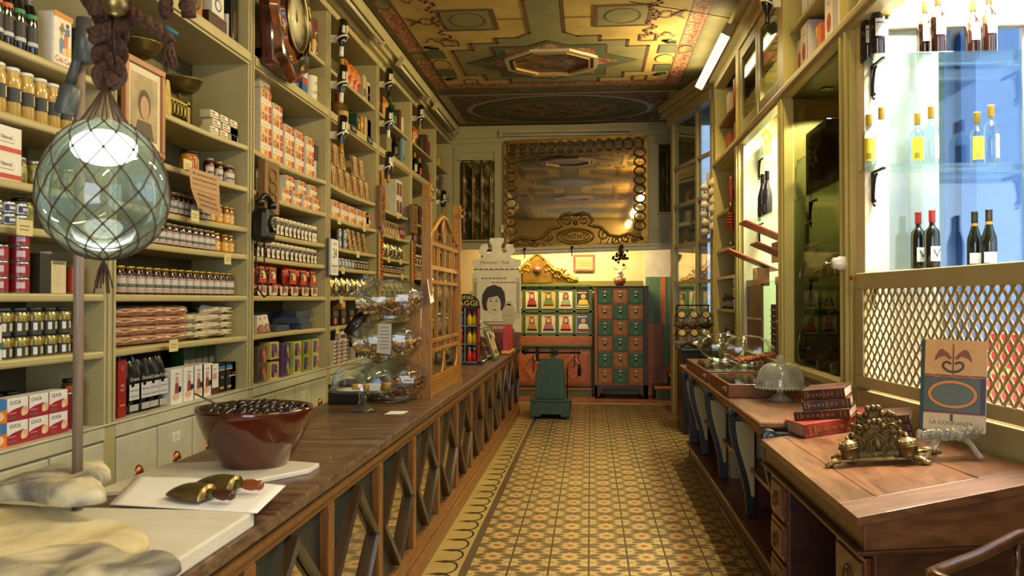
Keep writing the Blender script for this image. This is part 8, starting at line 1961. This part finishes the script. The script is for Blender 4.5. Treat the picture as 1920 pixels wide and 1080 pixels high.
for a, b in ((-.105, -.012), (.112, -.02)):
    q = MB(); q.lathe([(.032, .026), (.037, .03), (.034, .036), (.035, .062), (.041, .066), (.041, .071), (.036, .074)], OB, 24, T((a, b, 0))); w_ = q.build('ink_well', r)
    q = MB(); q.lathe([(.038, .073), (.036, .08), (.026, .094), (.010, .101), (.006, .103), (.0085, .109), (0.0001, .114)], GB, 24, T((a, b, 0)))
    for j in range(12): t_ = 2*PI*j/12; q.ball((a + .03*math.cos(t_), b + .03*math.sin(t_), .086), .006, GB, 6)
    q.build('lid', w_)
def plate(y, w_, h_, seed, nm):
    rnd = random.Random(seed); q = MB(); half = [(w_*.5, .026), (w_*.52, .045), (w_*.46, h_*.35), (w_*.54, h_*.45), (w_*.44, h_*.55), (w_*.46, h_*.68), (w_*.32, h_*.72), (w_*.30, h_*.85), (w_*.16, h_*.86), (w_*.10, h_*.97), (0, h_)]
    q.prism(half + [(-a, b) for a, b in reversed(half[:-1])], y - .004, y + .004, OB)
    for s_ in (-1, 1):
        for a, b in half[1:-1]: q.ball((s_*a*.97, y - .003, b), .010 + .006*rnd.random(), OB, 7, (1, .7, 1))
        for k in range(4):
            cx_, cz_ = s_*w_*(.14 + .16*(k % 2)), h_*(.22 + .18*k)*.9 + .02
            q.tube([(cx_ + s_*.024*(1 - j/14)*math.cos(j*.55), y - .007, cz_ + .024*(1 - j/14)*math.sin(j*.55)) for j in range(13)], .0045, OB, 5)
    q.tube([(.035*math.cos(a), y - .007, h_*.42 + .045*math.sin(a)) for a in [2*PI*j/18 for j in range(18)]], .005, OB, 6, True); q.ball((0, y - .004, h_*.42), .02, OB, 8, (1, .4, 1.3)); q.ball((0, y, h_*.98), .014, OB, 8)
    q.box(-w_*.5, y - .008, .024, w_*.5, y + .008, .042, GB); q.build(nm, r)
plate(.012, .20, .165, 3, 'front_plate'); plate(.05, .20, .215, 4, 'rear_plate')
# display book on a clear easel
ex, ey = (DPt(1788, 828)*.925)[:2]
r = thing('clear_easel', (ex, ey, dz(ex) + .0), rot=SE(-24)); r.scale = (1.2, 1.05, 1.4); tag(r, 'clear carved glass easel holding the standing book', 'easel')
CE = glass('easel_glass', (.86, .88, .84), 1.0, .06, .28, '#e0dccb')
q = MB()
for s_ in (-1, 1):
    q.tube([(s_*.03, -.03, .062), (s_*.055, -.045, .045), (s_*.07, -.06, .02), (s_*.085, -.075, .004)], .008, CE, 8); q.tube([(s_*.03, -.01, .06), (s_*.05, .05, .03), (s_*.06, .09, .004)], .008, CE, 8)
q.build('leg', r)
q = MB(); rnd = random.Random(6)
for k in range(22): q.ball((-.085 + .17*k/21, -.03 + rnd.uniform(-.006, .006), .066 + rnd.uniform(-.01, .012)), .013, CE, 7)
q.tube([(-.08, -.01, .058), (.08, -.01, .058)], .008, CE, 8); q.build('scrolled_front', r)
bw, bh = .228, .355
r = thing('display_book', (ex + .0, ey + .02, dz(ex) + .098), rot=Euler((math.radians(-9), math.radians(1), math.radians(-27)))); tag(r, 'tall standing book with an orange oval and winged staff on its cover', 'book')
q = MB(); q.box(-bw/2, 0, 0, bw/2, .022, bh, C('#1c3a38', .4)); q.build('cover', r, bevel=.002); q = MB(); q.box(-bw/2 + .004, .003, .004, bw/2 + .002, .019, bh - .004, C('#c8c4b8', .7)); q.build('pages', r)
q = MB(); y = -.0008; x0, x1 = -bw/2 + .014, bw/2
q.decal(x0, 0, x1, bh, y, C('#c99a5c', .35)); q.decal(x0, 0, x1, bh*.20, y - .0003, C('#c9b48c', .35)); q.decal(x0, bh*.20, x1, bh*.595, y - .0004, C('#4b574d', .35)); q.decal(x1 - .018, bh*.21, x1, bh*.60, y - .0006, C('#38202a', .35)); q.decal(x0, bh*.195, x1, bh*.212, y - .0007, C('#4a2a2a', .35)); q.decal(x0, bh*.185, x1, bh*.196, y - .0007, C('#b0603a', .35))
q.decal(x0, bh*.585, x1, bh*.612, y - .0007, C('#3a2018', .35)); q.decal(x0, bh*.590, x1, bh*.60, y - .001, C('#b8702a', .35))
for k in range(3): q.add([(x0 + .02 + .065*k, y - .0012, bh*.605), (x0 + .035 + .065*k, y - .0012, bh*.608), (x0 + .055 + .065*k, y - .0012, bh*.585), (x0 + .04 + .065*k, y - .0012, bh*.582)], [(0,1,2,3)], C('#b8604a', .35))
cx_ = .0
def ell(rx, rz, zc, c, l): q.add([(cx_ + rx*math.cos(2*PI*k/40), y - l, zc + rz*math.sin(2*PI*k/40)) for k in range(40)], [tuple(range(40))], C(c, .35))
ell(.088, .056, bh*.40, '#1e1a18', .0010); ell(.086, .054, bh*.40, '#c9822e', .0012); ell(.074, .043, bh*.40, '#1e1a18', .0014); ell(.072, .041, bh*.40, '#555f55', .0016)
q.decal(cx_ - .003, bh*.62, cx_ + .003, bh*.95, y - .0012, C('#7a3a1e', .35))
for s_ in (-1, 1):
    q.add([(cx_ + s_*a, y - .0014, bh*b) for a, b in ((.004, .80), (.02, .86), (.04, .90), (.052, .88), (.064, .80), (.066, .755), (.05, .80), (.03, .82), (.012, .78))], [tuple(range(9))], C('#7a4426', .35))
    pts = [(.002, .645), (.018, .655), (.034, .69), (.036, .73), (.026, .755), (.013, .75), (.008, .73)]
    for (a, b), (a2, b2) in zip(pts, pts[1:]):
        d_ = Vector((a2 - a, (b2 - b)*bh)); n_ = Vector((-d_.y, d_.x)).normalized()*.0045
        q.add([(cx_ + s_*(a + n_.x), y - .0016, b*bh + n_.y), (cx_ + s_*(a - n_.x), y - .0016, b*bh - n_.y), (cx_ + s_*(a2 - n_.x), y - .0016, b2*bh - n_.y), (cx_ + s_*(a2 + n_.x), y - .0016, b2*bh + n_.y)], [(0,1,2,3)], C('#2a3230', .35))
q.text('LA CONFIANZA', cx_ - .002, y - .0012, bh*.085, .021, C('#3a342c', .35)); q.decal(cx_ - .006, bh*.11, cx_ + .004, bh*.185, y - .0014, C('#4a2a1e', .35))
q.build('cover_print', r)

# ------------------------------------------------------------------ tins over the vitrine, hanging bottle, lit tube
ROSE = carton('rose_tin', .20, .16, .34, '#d2ccbe', lambda D, O, G, X: (O(.45, .45, .22, .18, '#a82a2a'), O(.45, .55, .10, .08, '#c8504a', 2), D(.3, .15, .6, .22, '#4a6a4a', 1), D(.92, 0, 1, 1, '#8a7aa0'), X('rosa', .45, .80, .10, '#8a3a30')), 'tin')
ORT = carton('orange_tin', .12, .12, .22, '#c8602a', lambda D, O, G, X: (D(0, 0, .4, 1, '#c8a03a'), O(.2, .5, .15, .2, '#5a7a6a', 1)), 'tin')
for k, y in enumerate((6.02, 5.40, 5.12)): ROSE.put((1.55, y, 3.0605), -90, 'white tin with a red rose, %s from the glazed cabinet doors' % ORD[k], 'rose tins over the vitrine')
ORT.put((1.53, 5.66, 3.0605), -90, 'orange tin standing between the white rose tins'); carton('white_box', .2, .15, .28, '#d2ccbe', lambda D, O, G, X: D(.8, 0, .9, 1, '#7a6a90')).put((1.55, 6.0, 3.4605), -90, 'white box on the upper shelf above the rose tins'); carton('white_tin', .14, .12, .30, '#c8c0ae', lambda D, O, G, X: O(.5, .5, .3, .2, '#a0302a')).put((1.55, 6.24, 3.0605), -90, 'smaller white tin beside the glazed cabinet doors')
p = P(1443, 15, Y=6.44); HBK.put((XR - .12, 6.44, 3.84), -90, 'upside-down bottle on the post between vitrine and bright window', 'upside-down bottles', rot=(0, math.radians(-8), -PI/2))
TUBE_ON = emit('lit_tube', (1.0, .86, .52), 9.0)
def litfix():
    r = thing('lit_tube_fixture'); q = MB(); q.box(-.045, -.74, 0, .045, .74, .05, CREAM); q.build('housing', r, bevel=.004)
    for s_ in (-1, 1):
        q = MB(); q.tube([(s_*.028, -.71, -.025), (s_*.028, .71, -.025)], .015, TUBE_ON, 10); q.build('tube', r)
    for s_ in (-1, 1): q = MB(); q.box(-.045, s_*.725 - .015, -.045, .045, s_*.725 + .015, 0, CREAM); q.build('socket', r)
    return r
LF = Kind(litfix, 'tube light')
for y, lb in ((8.80, 'pair of lit fluorescent tubes on the street-side cornice'), (5.3, 'lit fluorescent tubes on the street-side cornice out over the vitrine'), (1.9, 'lit fluorescent tubes over the writing desk end of the cornice'), (-1.6, 'lit fluorescent tubes by the shop front')): LF.put((1.24, y, 3.93), 0, lb, rot=(0, math.radians(28), 0), scale=(1, 1.38, 1))
